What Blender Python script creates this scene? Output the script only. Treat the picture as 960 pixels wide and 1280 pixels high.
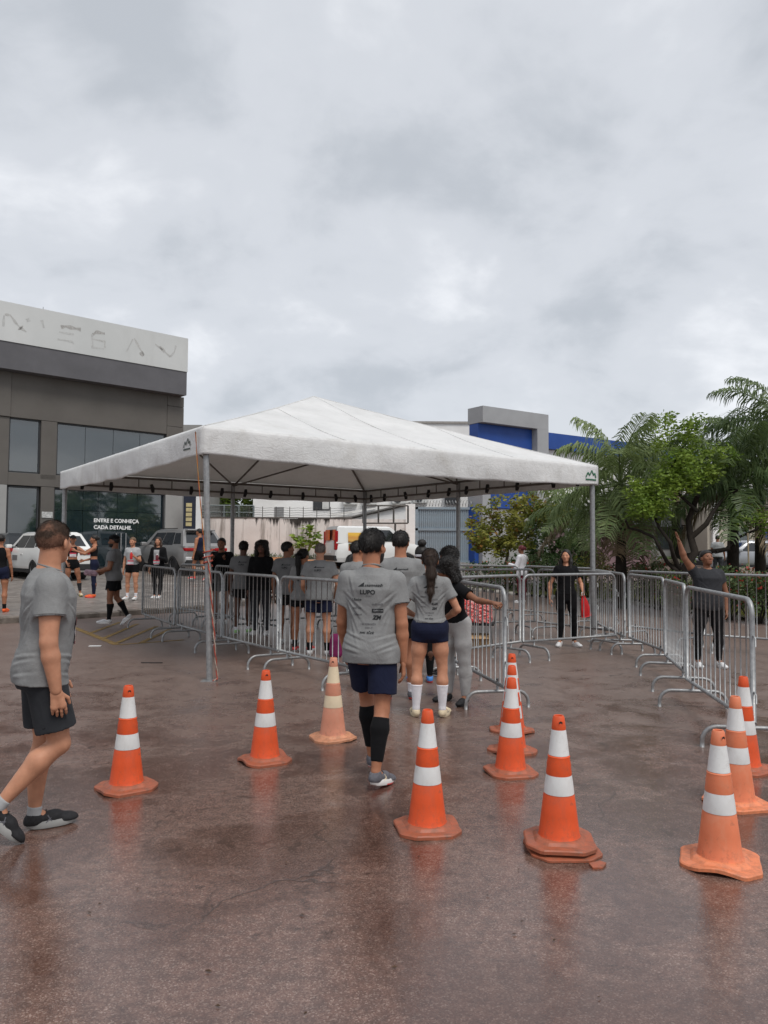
import bpy, bmesh, math, random
import numpy as np
from mathutils import Vector, Matrix
from mathutils.bvhtree import BVHTree

for _o in list(bpy.data.objects):
    bpy.data.objects.remove(_o)
random.seed(7)
SC = bpy.context.scene
COL = SC.collection
R = math.radians

# ------------------------------------------------------------------ camera
CAM_H = 1.62
FPX = 960.0                     # focal length in photo pixels (photo 960 x 1280)
PITCH = math.atan((684.0 - 640.0) / FPX)
ROLL = R(0.35)
cam_data = bpy.data.cameras.new('camera')
cam_data.sensor_fit = 'VERTICAL'
cam_data.sensor_height = 36.0
cam_data.lens = 36.0 * FPX / 1280.0
cam_data.clip_start = 0.05
cam_data.clip_end = 3000.0
cam = bpy.data.objects.new('camera', cam_data)
COL.objects.link(cam)
CAM_R = Matrix.Rotation(math.pi / 2 + PITCH, 3, 'X') @ Matrix.Rotation(ROLL, 3, 'Z')
cam.matrix_world = Matrix.Translation((0, 0, CAM_H)) @ CAM_R.to_4x4()
SC.camera = cam

# ------------------------------------------------------------------ world: overcast sky
SUN_EL, SUN_AZ = R(58), R(150)       # azimuth measured clockwise from +Y
world = bpy.data.worlds.new('World')
SC.world = world
world.use_nodes = True
wt = world.node_tree
wt.nodes.clear()
def wn(t, **kw):
    n = wt.nodes.new(t)
    for k, v in kw.items():
        setattr(n, k, v)
    return n
w_out = wn('ShaderNodeOutputWorld')
w_bg = wn('ShaderNodeBackground')
w_sky = wn('ShaderNodeTexSky', sky_type='NISHITA', sun_disc=False, sun_elevation=SUN_EL, sun_rotation=SUN_AZ)
w_bg.inputs['Strength'].default_value = 0.1
w_tc = wn('ShaderNodeTexCoord')
w_sep = wn('ShaderNodeSeparateXYZ')
wt.links.new(w_tc.outputs['Generated'], w_sep.inputs[0])
def wmath(op, a, b):
    m = wn('ShaderNodeMath', operation=op)
    for i, v in enumerate((a, b)):
        if isinstance(v, (int, float)):
            m.inputs[i].default_value = v
        else:
            wt.links.new(v, m.inputs[i])
    return m.outputs[0]
w_den = wmath('ADD', wmath('MAXIMUM', w_sep.outputs['Z'], 0.0), 0.42)
w_cmb = wn('ShaderNodeCombineXYZ')
wt.links.new(wmath('DIVIDE', w_sep.outputs['X'], w_den), w_cmb.inputs[0])
wt.links.new(wmath('DIVIDE', w_sep.outputs['Y'], w_den), w_cmb.inputs[1])
wt.links.new(wmath('MULTIPLY', w_sep.outputs['Z'], 0.35), w_cmb.inputs[2])
def wnoise(scale, detail, rough, dist, off):
    mp = wn('ShaderNodeMapping')
    mp.inputs['Location'].default_value = off
    wt.links.new(w_cmb.outputs[0], mp.inputs[0])
    n = wn('ShaderNodeTexNoise')
    n.inputs['Scale'].default_value = scale
    n.inputs['Detail'].default_value = detail
    n.inputs['Roughness'].default_value = rough
    n.inputs['Distortion'].default_value = dist
    wt.links.new(mp.outputs[0], n.inputs['Vector'])
    return n.outputs['Fac']
w_f1 = wnoise(3.0, 8, 0.52, 0.25, (3.1, 7.7, 1.0))
w_f2 = wnoise(1.5, 4, 0.5, 0.2, (9.4, 2.2, 4.0))
w_f3 = wnoise(9.0, 6, 0.55, 0.4, (1.4, 4.2, 8.0))
w_f = wmath('ADD', wmath('MULTIPLY', w_f1, 0.52), wmath('ADD', wmath('MULTIPLY', w_f2, 0.36), wmath('MULTIPLY', w_f3, 0.12)))
w_ramp = wn('ShaderNodeValToRGB')
w_ramp.color_ramp.interpolation = 'EASE'
els = w_ramp.color_ramp.elements
els[0].position, els[0].color = 0.38, (3.8, 4.02, 4.32, 1)
els[1].position, els[1].color = 0.62, (6.6, 6.72, 6.95, 1)
e = els.new(0.5); e.color = (4.9, 5.08, 5.38, 1)
wt.links.new(w_f, w_ramp.inputs[0])
w_mix = wn('ShaderNodeMixRGB')
w_mix.inputs[0].default_value = 0.92          # cloud cover over the blue sky
wt.links.new(w_sky.outputs[0], w_mix.inputs[1])
wt.links.new(w_ramp.outputs[0], w_mix.inputs[2])
wt.links.new(w_mix.outputs[0], w_bg.inputs['Color'])
wt.links.new(w_bg.outputs[0], w_out.inputs[0])

# ------------------------------------------------------------------ sun behind the clouds
sun_data = bpy.data.lights.new('sun', 'SUN')
sun_data.energy = 1.5
sun_data.angle = R(22)
sun_data.color = (1.0, 0.96, 0.91)
sun = bpy.data.objects.new('sun', sun_data)
COL.objects.link(sun)
_sd = Vector((math.sin(SUN_AZ) * math.cos(SUN_EL), math.cos(SUN_AZ) * math.cos(SUN_EL), math.sin(SUN_EL)))
sun.rotation_euler = _sd.to_track_quat('Z', 'Y').to_euler()

SC.view_settings.view_transform = 'Standard'
SC.view_settings.look = 'None'
SC.view_settings.exposure = 0.55
SC.view_settings.gamma = 1.0
SC.view_settings.use_curve_mapping = False
SC.render.engine = 'CYCLES'
SC.cycles.use_denoising = True
SC.cycles.max_bounces = 6
SC.cycles.transparent_max_bounces = 12

# ------------------------------------------------------------------ where a pixel of the photo lies in the place
def ray(px, py):
    d = CAM_R @ Vector(((px - 480) / FPX, -(py - 640) / FPX, -1.0))
    return d
def P(px, py, z=0.0):
    d = ray(px, py)
    t = (z - CAM_H) / d.z
    return Vector((d.x * t, d.y * t, z))
def D(px, py, y):
    d = ray(px, py)
    t = y / d.y
    return Vector((d.x * t, y, CAM_H + d.z * t))
def gz(x, y):
    if y <= 19:
        return 0.0
    k = 1.0 if x < 2 else max(0.45, 1 - (x - 2) / 7 * 0.55)
    return 0.043 * (min(y, 60) - 19) * k
# kerb line of the raised forecourt (left and back)
KA, KB = Vector((-15.0, 8.5)), Vector((3.0, 27.5))
def on_slab(x, y):
    d = KB - KA
    return (d.x * (y - KA.y) - d.y * (x - KA.x)) > 0 and x < 6
def fz(x, y):
    return gz(x, y) + (0.12 if on_slab(x, y) else 0.0)

# ------------------------------------------------------------------ tags
def tag(o, label=None, cat=None, group=None, kind=None):
    if label: o['label'] = label
    if cat: o['category'] = cat
    if group: o['group'] = group
    if kind: o['kind'] = kind
    return o
def empty(name, loc=(0, 0, 0), rz=0.0):
    o = bpy.data.objects.new(name, None)
    o.empty_display_size = 0.2
    o.location = loc
    o.rotation_euler = (0, 0, rz)
    COL.objects.link(o)
    return o
def link(name, me, mat=None, parent=None, smooth=False):
    if mat is not None:
        for m in (mat if isinstance(mat, (list, tuple)) else [mat]):
            me.materials.append(m)
    if smooth:
        me.polygons.foreach_set('use_smooth', np.ones(len(me.polygons), bool))
    o = bpy.data.objects.new(name, me)
    COL.objects.link(o)
    if parent is not None:
        o.parent = parent
    return o
def copy_tree(o, parent=None):
    c = o.copy()
    COL.objects.link(c)
    c.parent = parent
    for ch in list(o.children):
        copy_tree(ch, c)
    return c
def np_mesh(name, V, F, attr=None):
    """V (n,3), F (m,k) arrays -> mesh; attr: one float per face named rnd"""
    V = np.asarray(V, np.float32); F = np.asarray(F, np.int32)
    me = bpy.data.meshes.new(name)
    me.vertices.add(len(V))
    me.vertices.foreach_set('co', V.ravel())
    k = F.shape[1]
    me.loops.add(F.size)
    me.loops.foreach_set('vertex_index', F.ravel())
    me.polygons.add(len(F))
    me.polygons.foreach_set('loop_start', np.arange(0, F.size, k, dtype=np.int32))
    if attr is not None:
        a = me.attributes.new('rnd', 'FLOAT', 'FACE')
        a.data.foreach_set('value', np.asarray(attr, np.float32))
    me.update(calc_edges=True)
    return me

# ------------------------------------------------------------------ mesh builder
class MB:
    def __init__(s):
        s.v, s.f, s.m = [], [], []
        s.mi = 0
    def add(s, vs, fs):
        b = len(s.v)
        s.v += [tuple(q) for q in vs]
        for f in fs:
            s.f.append([b + i for i in f]); s.m.append(s.mi)
        return s
    def box(s, a, b, M=None):
        x0, y0, z0 = a; x1, y1, z1 = b
        vs = [Vector(q) for q in ((x0, y0, z0), (x1, y0, z0), (x1, y1, z0), (x0, y1, z0), (x0, y0, z1), (x1, y0, z1), (x1, y1, z1), (x0, y1, z1))]
        if M is not None: vs = [M @ q for q in vs]
        return s.add(vs, ((0, 3, 2, 1), (4, 5, 6, 7), (0, 1, 5, 4), (1, 2, 6, 5), (2, 3, 7, 6), (3, 0, 4, 7)))
    def tube(s, pts, r, n=8, cap=True, flat=None):
        pts = [Vector(q) for q in pts]
        rs = r if isinstance(r, (list, tuple)) else [r] * len(pts)
        prev = None
        rings = []
        for i, q in enumerate(pts):
            t = (pts[min(i + 1, len(pts) - 1)] - pts[max(i - 1, 0)]).normalized()
            if prev is None:
                up = Vector((0, 0, 1)) if abs(t.z) < 0.9 else Vector((0, 1, 0))
                a = t.cross(up).normalized()
            else:
                a = (prev - t * prev.dot(t)).normalized()
            b = t.cross(a)
            prev = a
            rings.append([q + (a * math.cos(k * 2 * math.pi / n) + b * math.sin(k * 2 * math.pi / n)) * rs[i] for k in range(n)])
        vs = [v for rg in rings for v in rg]
        fs = []
        for i in range(len(rings) - 1):
            for k in range(n):
                k2 = (k + 1) % n
                fs.append((i * n + k, i * n + k2, (i + 1) * n + k2, (i + 1) * n + k))
        if cap:
            fs.append(tuple(range(n))); fs.append(tuple((len(rings) - 1) * n + k for k in reversed(range(n))))
        return s.add(vs, fs)
    def lathe(s, prof, n=24, M=None, cap=True):
        vs, fs = [], []
        for r, z in prof:
            for k in range(n):
                a = 2 * math.pi * k / n
                vs.append(Vector((r * math.cos(a), r * math.sin(a), z)))
        for i in range(len(prof) - 1):
            for k in range(n):
                k2 = (k + 1) % n
                fs.append((i * n + k, i * n + k2, (i + 1) * n + k2, (i + 1) * n + k))
        if cap:
            fs.append(tuple(reversed(range(n)))); fs.append(tuple((len(prof) - 1) * n + k for k in range(n)))
        if M is not None: vs = [M @ q for q in vs]
        return s.add(vs, fs)
    def prism(s, outline, a, b, M=None):
        """outline: list of (x,y); extruded from z=a to z=b, then M"""
        n = len(outline)
        vs = [Vector((x, y, a)) for x, y in outline] + [Vector((x, y, b)) for x, y in outline]
        fs = [tuple(reversed(range(n))), tuple(range(n, 2 * n))] + [(i, (i + 1) % n, n + (i + 1) % n, n + i) for i in range(n)]
        if M is not None: vs = [M @ q for q in vs]
        return s.add(vs, fs)
    def mesh(s, name):
        me = bpy.data.meshes.new(name)
        me.from_pydata(s.v, [], s.f)
        if any(s.m):
            me.polygons.foreach_set('material_index', s.m)
        me.update()
        return me
    def build(s, name, mat=None, parent=None, smooth=False, bevel=0, subsurf=0):
        o = link(name, s.mesh(name), mat, parent, smooth)
        if bevel:
            m = o.modifiers.new('bevel', 'BEVEL'); m.width = bevel; m.segments = 2; m.limit_method = 'ANGLE'; m.angle_limit = R(40)
        if subsurf:
            m = o.modifiers.new('sub', 'SUBSURF'); m.levels = m.render_levels = subsurf
        return o
def sharp(o, ang=35):
    """smooth shading with sharp creases kept"""
    me = o.data
    me.polygons.foreach_set('use_smooth', np.ones(len(me.polygons), bool))
    me.set_sharp_from_angle(angle=R(ang))
    return o
def frame(origin, xdir, ydir):
    x = Vector(xdir).normalized(); y = Vector(ydir); y = (y - x * y.dot(x)).normalized(); z = x.cross(y)
    M = Matrix((x, y, z)).transposed().to_4x4()
    M.translation = Vector(origin)
    return M

# ------------------------------------------------------------------ materials
MATS = {}
class NT:
    """small wrapper to wire a node material"""
    def __init__(s, name):
        s.mat = bpy.data.materials.new(name); s.mat.use_nodes = True
        s.t = s.mat.node_tree
        s.bsdf = s.t.nodes['Principled BSDF']
        s.out = s.t.nodes['Material Output']
        s.tc = s.t.nodes.new('ShaderNodeTexCoord')
    def n(s, t, **kw):
        x = s.t.nodes.new(t)
        for k, v in kw.items(): setattr(x, k, v)
        return x
    def put(s, sock, v):
        if isinstance(v, bpy.types.NodeSocket): s.t.links.new(v, sock)
        elif isinstance(v, (tuple, list)) and len(v) == 3 and sock.type == 'RGBA': sock.default_value = (*v, 1)
        else: sock.default_value = v
    def noise(s, scale, detail=4, rough=0.55, dist=0.0, vec=None, sc=(1, 1, 1), out='Fac', off=(0, 0, 0)):
        mp = s.n('ShaderNodeMapping'); mp.inputs['Scale'].default_value = sc; mp.inputs['Location'].default_value = off
        s.t.links.new(vec or s.tc.outputs['Object'], mp.inputs[0])
        x = s.n('ShaderNodeTexNoise')
        x.inputs['Scale'].default_value = scale; x.inputs['Detail'].default_value = detail
        x.inputs['Roughness'].default_value = rough; x.inputs['Distortion'].default_value = dist
        s.t.links.new(mp.outputs[0], x.inputs['Vector'])
        return x.outputs[out]
    def voro(s, scale, feature='F1', out='Distance', sc=(1, 1, 1)):
        mp = s.n('ShaderNodeMapping'); mp.inputs['Scale'].default_value = sc
        s.t.links.new(s.tc.outputs['Object'], mp.inputs[0])
        x = s.n('ShaderNodeTexVoronoi', feature=feature); x.inputs['Scale'].default_value = scale
        s.t.links.new(mp.outputs[0], x.inputs['Vector'])
        return x.outputs[out]
    def ramp(s, fac, stops, interp='LINEAR'):
        x = s.n('ShaderNodeValToRGB'); x.color_ramp.interpolation = interp
        e = x.color_ramp.elements
        for i, (p, c) in enumerate(stops):
            q = e[i] if i < 2 else e.new(p)
            q.position = p
            if isinstance(c, (int, float)): c = (c, c, c)
            q.color = (*c, 1)
        s.t.links.new(fac, x.inputs[0])
        return x.outputs[0]
    def mix(s, fac, a, b, mode='MIX'):
        x = s.n('ShaderNodeMixRGB', blend_type=mode)
        s.put(x.inputs[0], fac); s.put(x.inputs[1], a); s.put(x.inputs[2], b)
        return x.outputs[0]
    def math(s, op, a, b=0.0):
        x = s.n('ShaderNodeMath', operation=op)
        s.put(x.inputs[0], a); s.put(x.inputs[1], b)
        return x.outputs[0]
    def bump(s, h, strength=0.3, dist=0.01, prev=None):
        x = s.n('ShaderNodeBump'); x.inputs['Strength'].default_value = strength; x.inputs['Distance'].default_value = dist
        s.t.links.new(h, x.inputs['Height'])
        if prev is not None: s.t.links.new(prev, x.inputs['Normal'])
        return x.outputs[0]
    def set(s, **kw):
        names = {'color': 'Base Color', 'rough': 'Roughness', 'metal': 'Metallic', 'normal': 'Normal', 'spec': 'Specular IOR Level', 'ior': 'IOR', 'alpha': 'Alpha', 'sheen': 'Sheen Weight', 'coat': 'Coat Weight', 'trans': 'Transmission Weight'}
        for k, v in kw.items(): s.put(s.bsdf.inputs[names[k]], v)
        return s.mat

def vary(name, col, rough=0.6, amt=0.15, scale=6, bump=0.0, bscale=60, metal=0.0, spec=0.28, dirt=None, dscale=3, damt=0.5):
    """a plain surface with uneven tone, optional dirt and fine relief"""
    if name in MATS: return MATS[name]
    t = NT(name)
    f = t.noise(scale, 5, 0.6)
    lo = tuple(c * (1 - amt) for c in col); hi = tuple(min(1, c * (1 + amt)) for c in col)
    c = t.ramp(f, [(0.3, lo), (0.7, hi)])
    if dirt:
        g = t.ramp(t.noise(dscale, 6, 0.65, off=(3, 5, 1)), [(0.45, 0.0), (0.72, damt)])
        c = t.mix(g, c, dirt)
    rr = t.ramp(t.noise(scale * 2.3, 4), [(0.3, max(0, rough - 0.08)), (0.7, min(1, rough + 0.08))])
    t.set(color=c, rough=rr, metal=metal, spec=spec)
    if bump:
        t.set(normal=t.bump(t.noise(bscale, 4), bump, 0.01))
    MATS[name] = t.mat
    return t.mat
def fabric(name, col, heather=0.0, rough=0.9):
    if name in MATS: return MATS[name]
    t = NT(name)
    f = t.noise(9, 4)
    c = t.ramp(f, [(0.3, tuple(k * 0.88 for k in col)), (0.7, tuple(min(1, k * 1.1) for k in col))])
    if heather:
        g = t.noise(70, 3, 0.7, sc=(1, 1, 6))
        c = t.mix(t.ramp(g, [(0.35, heather * 0.6), (0.65, 0.0)]), c, tuple(k * 0.55 for k in col))
    nb = t.bump(t.noise(420, 2), 0.18, 0.002)
    nb = t.bump(t.noise(11, 3, 0.6, 0.6, sc=(1, 1, 0.7)), 0.5, 0.018, nb)
    t.set(color=c, rough=rough, sheen=0.02, spec=0.12, normal=nb)
    MATS[name] = t.mat
    return t.mat
def skin(name, col):
    if name in MATS: return MATS[name]
    t = NT(name)
    c = t.ramp(t.noise(14, 5, 0.6), [(0.3, tuple(k * 0.85 for k in col)), (0.7, tuple(min(1, k * 1.12) for k in col))])
    c = t.mix(t.ramp(t.noise(45, 3), [(0.5, 0.0), (0.8, 0.25)]), c, (col[0] * 0.95, col[1] * 0.7, col[2] * 0.62))
    t.set(color=c, rough=0.52, spec=0.35, normal=t.bump(t.noise(240, 3), 0.12, 0.002))
    MATS[name] = t.mat
    return t.mat
def hairmat(name, col):
    if name in MATS: return MATS[name]
    t = NT(name)
    g = t.noise(160, 3, 0.6, sc=(1, 1, 0.18))
    c = t.ramp(g, [(0.3, tuple(k * 0.5 for k in col)), (0.75, tuple(min(1, k * 1.9) for k in col))])
    t.set(color=c, rough=0.5, spec=0.35, normal=t.bump(g, 0.6, 0.004))
    MATS[name] = t.mat
    return t.mat

# wet reddish asphalt
def mat_asphalt():
    t = NT('wet_asphalt')
    grain = t.voro(170, 'F1', 'Color')
    sep = t.n('ShaderNodeSeparateColor'); t.t.links.new(grain, sep.inputs[0])
    gd = t.voro(170, 'F1', 'Distance')
    big = t.noise(0.55, 6, 0.6, 0.6)
    mid = t.noise(2.6, 6, 0.62, 0.4, off=(4, 1, 0))
    fine = t.noise(16, 5, 0.6)
    base = t.ramp(mid, [(0.32, (0.125, 0.058, 0.043)), (0.68, (0.225, 0.122, 0.092))])
    base = t.mix(t.ramp(big, [(0.42, 0.0), (0.62, 0.75)]), base, (0.180, 0.072, 0.050))        # red earth washed in
    stones = t.ramp(sep.outputs[0], [(0.0, (0.05, 0.038, 0.034)), (0.55, (0.135, 0.088, 0.070)), (0.86, (0.215, 0.155, 0.128)), (0.98, (0.38, 0.30, 0.255))])
    c = t.mix(0.55, base, stones)
    c = t.mix(t.ramp(fine, [(0.35, 0.45), (0.6, 0.0)]), c, (0.045, 0.03, 0.026))
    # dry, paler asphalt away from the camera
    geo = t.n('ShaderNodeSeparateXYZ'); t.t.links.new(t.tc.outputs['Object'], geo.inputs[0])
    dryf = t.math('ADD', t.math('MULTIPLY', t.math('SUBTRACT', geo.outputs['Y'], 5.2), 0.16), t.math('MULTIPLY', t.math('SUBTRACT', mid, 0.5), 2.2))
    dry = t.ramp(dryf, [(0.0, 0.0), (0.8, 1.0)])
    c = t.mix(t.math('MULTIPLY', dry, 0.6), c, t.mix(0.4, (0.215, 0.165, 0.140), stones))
    wet = t.ramp(t.noise(1.15, 7, 0.62, 0.9, off=(2.3, 8.1, 0)), [(0.46, 0.0), (0.545, 1.0)])
    wetp = t.math('MULTIPLY', wet, t.math('SUBTRACT', 1.0, t.math('MULTIPLY', dry, 0.75)))
    c = t.mix(t.math('MULTIPLY', wetp, 0.45), c, (0.052, 0.022, 0.015))
    ro = t.math('ADD', t.math('MULTIPLY', wetp, -0.12), t.math('ADD', 0.19, t.math('MULTIPLY', dry, 0.24)))
    spots = t.ramp(t.noise(4.2, 6, 0.68, 0.8, off=(9, 3, 0)), [(0.60, 0.0), (0.66, 0.6)])       # small soaked patches
    c = t.mix(t.math('MULTIPLY', spots, t.math('SUBTRACT', 1.0, t.math('MULTIPLY', dry, 0.6))), c, (0.035, 0.018, 0.013))
    wv = t.n('ShaderNodeVectorMath', operation='ADD')
    t.t.links.new(t.tc.outputs['Object'], wv.inputs[0]); wn_ = t.n('ShaderNodeTexNoise'); wn_.inputs['Scale'].default_value = 1.4; wn_.inputs['Detail'].default_value = 5
    t.t.links.new(t.tc.outputs['Object'], wn_.inputs['Vector']); t.t.links.new(wn_.outputs['Color'], wv.inputs[1])
    ck = t.n('ShaderNodeTexVoronoi', feature='DISTANCE_TO_EDGE'); ck.inputs['Scale'].default_value = 0.42; t.t.links.new(wv.outputs[0], ck.inputs['Vector'])
    crack = t.math('MULTIPLY', t.ramp(ck.outputs['Distance'], [(0.0, 1.0), (0.006, 0.0)]), t.ramp(t.noise(0.8, 4, off=(1, 6, 0)), [(0.5, 0.0), (0.6, 0.7)]))
    c = t.mix(crack, c, (0.022, 0.014, 0.011))
    h = t.math('SUBTRACT', gd, t.math('MULTIPLY', crack, 1.5))
    nb = t.bump(h, 0.09, 0.006)
    nb = t.bump(t.noise(3.3, 5), 0.10, 0.02, nb)
    t.set(color=c, rough=ro, spec=0.70, normal=nb)
    return t.mat
def mat_leaf(name, a, b, trans=0.3):
    t = NT(name)
    at = t.n('ShaderNodeAttribute', attribute_name='rnd')
    c = t.ramp(at.outputs['Fac'], [(0.0, a), (1.0, b)])
    c = t.mix(t.ramp(t.noise(2.2, 3), [(0.35, 0.5), (0.65, 0.0)]), c, tuple(k * 0.55 for k in a))
    t.set(color=c, rough=0.5, spec=0.4)
    tr = t.n('ShaderNodeBsdfTranslucent'); t.put(tr.inputs[0], c)
    mx = t.n('ShaderNodeMixShader'); mx.inputs[0].default_value = trans
    t.t.links.new(t.bsdf.outputs[0], mx.inputs[1]); t.t.links.new(tr.outputs[0], mx.inputs[2])
    t.t.links.new(mx.outputs[0], t.out.inputs[0])
    return t.mat
def mat_canvas(name, dirt, cr):
    t = NT(name)
    c = t.ramp(t.noise(1.6, 6, 0.6), [(0.3, (0.72, 0.725, 0.72)), (0.7, (0.83, 0.83, 0.825))])
    st = t.noise(2.0, 6, 0.7, 0.5, sc=(1, 1, 0.5))
    c = t.mix(t.ramp(st, [(0.52, 0.0), (0.74, 0.45 * dirt)]), c, (0.45, 0.42, 0.37))
    nb = t.bump(t.noise(2.2, 4, 0.6, 1.2, sc=(1, 1, 0.4)), 0.22, 0.05)
    rd = t.math('ABSOLUTE', t.math('SUBTRACT', t.noise(5.5, 3, 0.55, 1.8, sc=(1, 1, 1.6)), 0.5))
    nb = t.bump(t.ramp(rd, [(0.0, 1.0), (0.09, 0.0)]), cr, 0.012, nb)                 # creases from folding
    nb = t.bump(t.noise(24, 5, 0.65, 1.4), 0.25, 0.008, nb)
    c = t.mix(t.ramp(t.noise(6, 7, 0.7, 0.8, off=(5, 1, 3)), [(0.5, 0.0), (0.72, 0.32 * dirt)]), c, (0.40, 0.38, 0.35))
    t.set(color=c, rough=0.55, spec=0.35, normal=nb)
    tr = t.n('ShaderNodeBsdfTranslucent'); t.put(tr.inputs[0], (0.75, 0.72, 0.68))
    mx = t.n('ShaderNodeMixShader'); mx.inputs[0].default_value = 0.24
    t.t.links.new(t.bsdf.outputs[0], mx.inputs[1]); t.t.links.new(tr.outputs[0], mx.inputs[2])
    t.t.links.new(mx.outputs[0], t.out.inputs[0])
    return t.mat
def mat_glass(name, col, ior=2.0, alpha=0.85):
    t = NT(name)
    nb = t.bump(t.noise(0.7, 2), 0.05, 0.05)
    t.set(color=col, rough=0.03, ior=ior, alpha=alpha, normal=nb)
    return t.mat
def mat_stained_wall():
    t = NT('stained_concrete_wall')
    c = t.ramp(t.noise(0.9, 6), [(0.3, (0.66, 0.61, 0.58)), (0.7, (0.80, 0.76, 0.73))])
    streak = t.noise(2.4, 7, 0.7, 0.3, sc=(1, 1, 0.09))
    c = t.mix(t.ramp(streak, [(0.5, 0.0), (0.68, 0.8)]), c, (0.17, 0.145, 0.125))
    geo = t.n('ShaderNodeSeparateXYZ'); t.t.links.new(t.tc.outputs['Object'], geo.inputs[0])
    edge = t.noise(3.2, 7, 0.7, 0.3, sc=(1, 1, 0.16), off=(4.9, 0, 0))
    mx = t.math('SUBTRACT', 1.0, t.math('DIVIDE', t.math('ABSOLUTE', t.math('SUBTRACT', geo.outputs['X'], 5.3)), 2.0))
    mz = t.math('DIVIDE', t.math('SUBTRACT', geo.outputs['Z'], 2.55), 0.55)
    topm = t.ramp(t.math('ADD', t.math('ADD', t.math('MULTIPLY', mx, 0.55), t.math('MULTIPLY', mz, 0.75)), t.math('MULTIPLY', t.math('SUBTRACT', edge, 0.62), 3.2)), [(0.2, 0.0), (0.5, 1.0)])
    c = t.mix(t.math('MULTIPLY', topm, 0.95), c, (0.022, 0.018, 0.015))       # black mould under the coping
    t.set(color=c, rough=0.85, spec=0.2, normal=t.bump(t.noise(7, 6), 0.4, 0.03))
    return t.mat
def mat_galv():
    t = NT('galvanised_steel')
    c = t.ramp(t.noise(22, 5, 0.65), [(0.3, (0.22, 0.225, 0.23)), (0.7, (0.36, 0.365, 0.365))])
    c = t.mix(t.ramp(t.noise(5, 6, 0.7), [(0.55, 0.0), (0.78, 0.6)]), c, (0.24, 0.20, 0.17))
    t.set(color=c, rough=t.ramp(t.noise(40, 3), [(0.3, 0.38), (0.7, 0.6)]), metal=0.55, spec=0.5)
    return t.mat
def mat_plastic(name, col, scuff, amt):
    t = NT(name)
    c = t.ramp(t.noise(5, 5), [(0.3, tuple(k * 0.86 for k in col)), (0.7, tuple(min(1, k * 1.08) for k in col))])
    c = t.mix(t.ramp(t.noise(16, 7, 0.72, sc=(1, 1, 0.5)), [(0.5, 0.0), (0.78, amt)]), c, scuff)
    sp = t.n('ShaderNodeSeparateXYZ'); t.t.links.new(t.tc.outputs['Object'], sp.inputs[0])
    mud = t.math('ADD', t.math('MULTIPLY', t.math('SUBTRACT', t.noise(26, 7, 0.7), 0.5), 1.6), t.math('MULTIPLY', t.math('SUBTRACT', 0.16, sp.outputs['Z']), 2.2))
    c = t.mix(t.ramp(mud, [(0.18, 0.0), (0.6, 0.55)]), c, (0.15, 0.08, 0.05))        # splashed mud near the ground
    marks = t.ramp(t.noise(8, 8, 0.75, 1.5, sc=(1, 1, 2.5), off=(7, 3, 2)), [(0.60, 0.0), (0.66, 0.6)])
    c = t.mix(t.math('MULTIPLY', marks, amt), c, (0.10, 0.07, 0.055))
    t.set(color=c, rough=t.ramp(t.noise(9, 4), [(0.3, 0.4), (0.7, 0.62)]), spec=0.4, normal=t.bump(t.noise(70, 4), 0.12, 0.004))
    return t.mat

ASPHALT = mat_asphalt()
CANVAS = mat_canvas('white_pvc_roof', 0.45, 0.10)
CANVASV = mat_canvas('soiled_pvc_valance', 1.0, 0.22)
GALV = mat_galv()
BLACK = vary('black_rubber', (0.02, 0.02, 0.021), 0.6)
WHITE = vary('white_paint', (0.72, 0.72, 0.71), 0.5, 0.06)
DARKMETAL = vary('dark_steel', (0.09, 0.085, 0.08), 0.5, 0.3, metal=0.4)
# =================================================================== GROUND
def sheet(name, xs, ys, zf, mat, kind='structure', off=0.0):
    X, Y = np.meshgrid(xs, ys, indexing='ij')
    Z = np.array([[zf(x, y) + off for y in ys] for x in xs])
    V = np.stack([X, Y, Z], -1).reshape(-1, 3)
    n, m = len(xs), len(ys)
    i, j = np.meshgrid(np.arange(n - 1), np.arange(m - 1), indexing='ij')
    a = (i * m + j).ravel()
    F = np.stack([a, a + m, a + m + 1, a + 1], 1)
    return tag(link(name, np_mesh(name, V, F), mat, smooth=True), kind=kind)
xs = np.concatenate([[-600, -200, -80], np.arange(-40, 41, 2.0), [80, 200, 600]])
ys = np.concatenate([[-60, -20, -6], np.arange(-2, 62, 1.5), [62, 90, 200, 800]])
sheet('ground', xs, ys, gz, ASPHALT)

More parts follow.
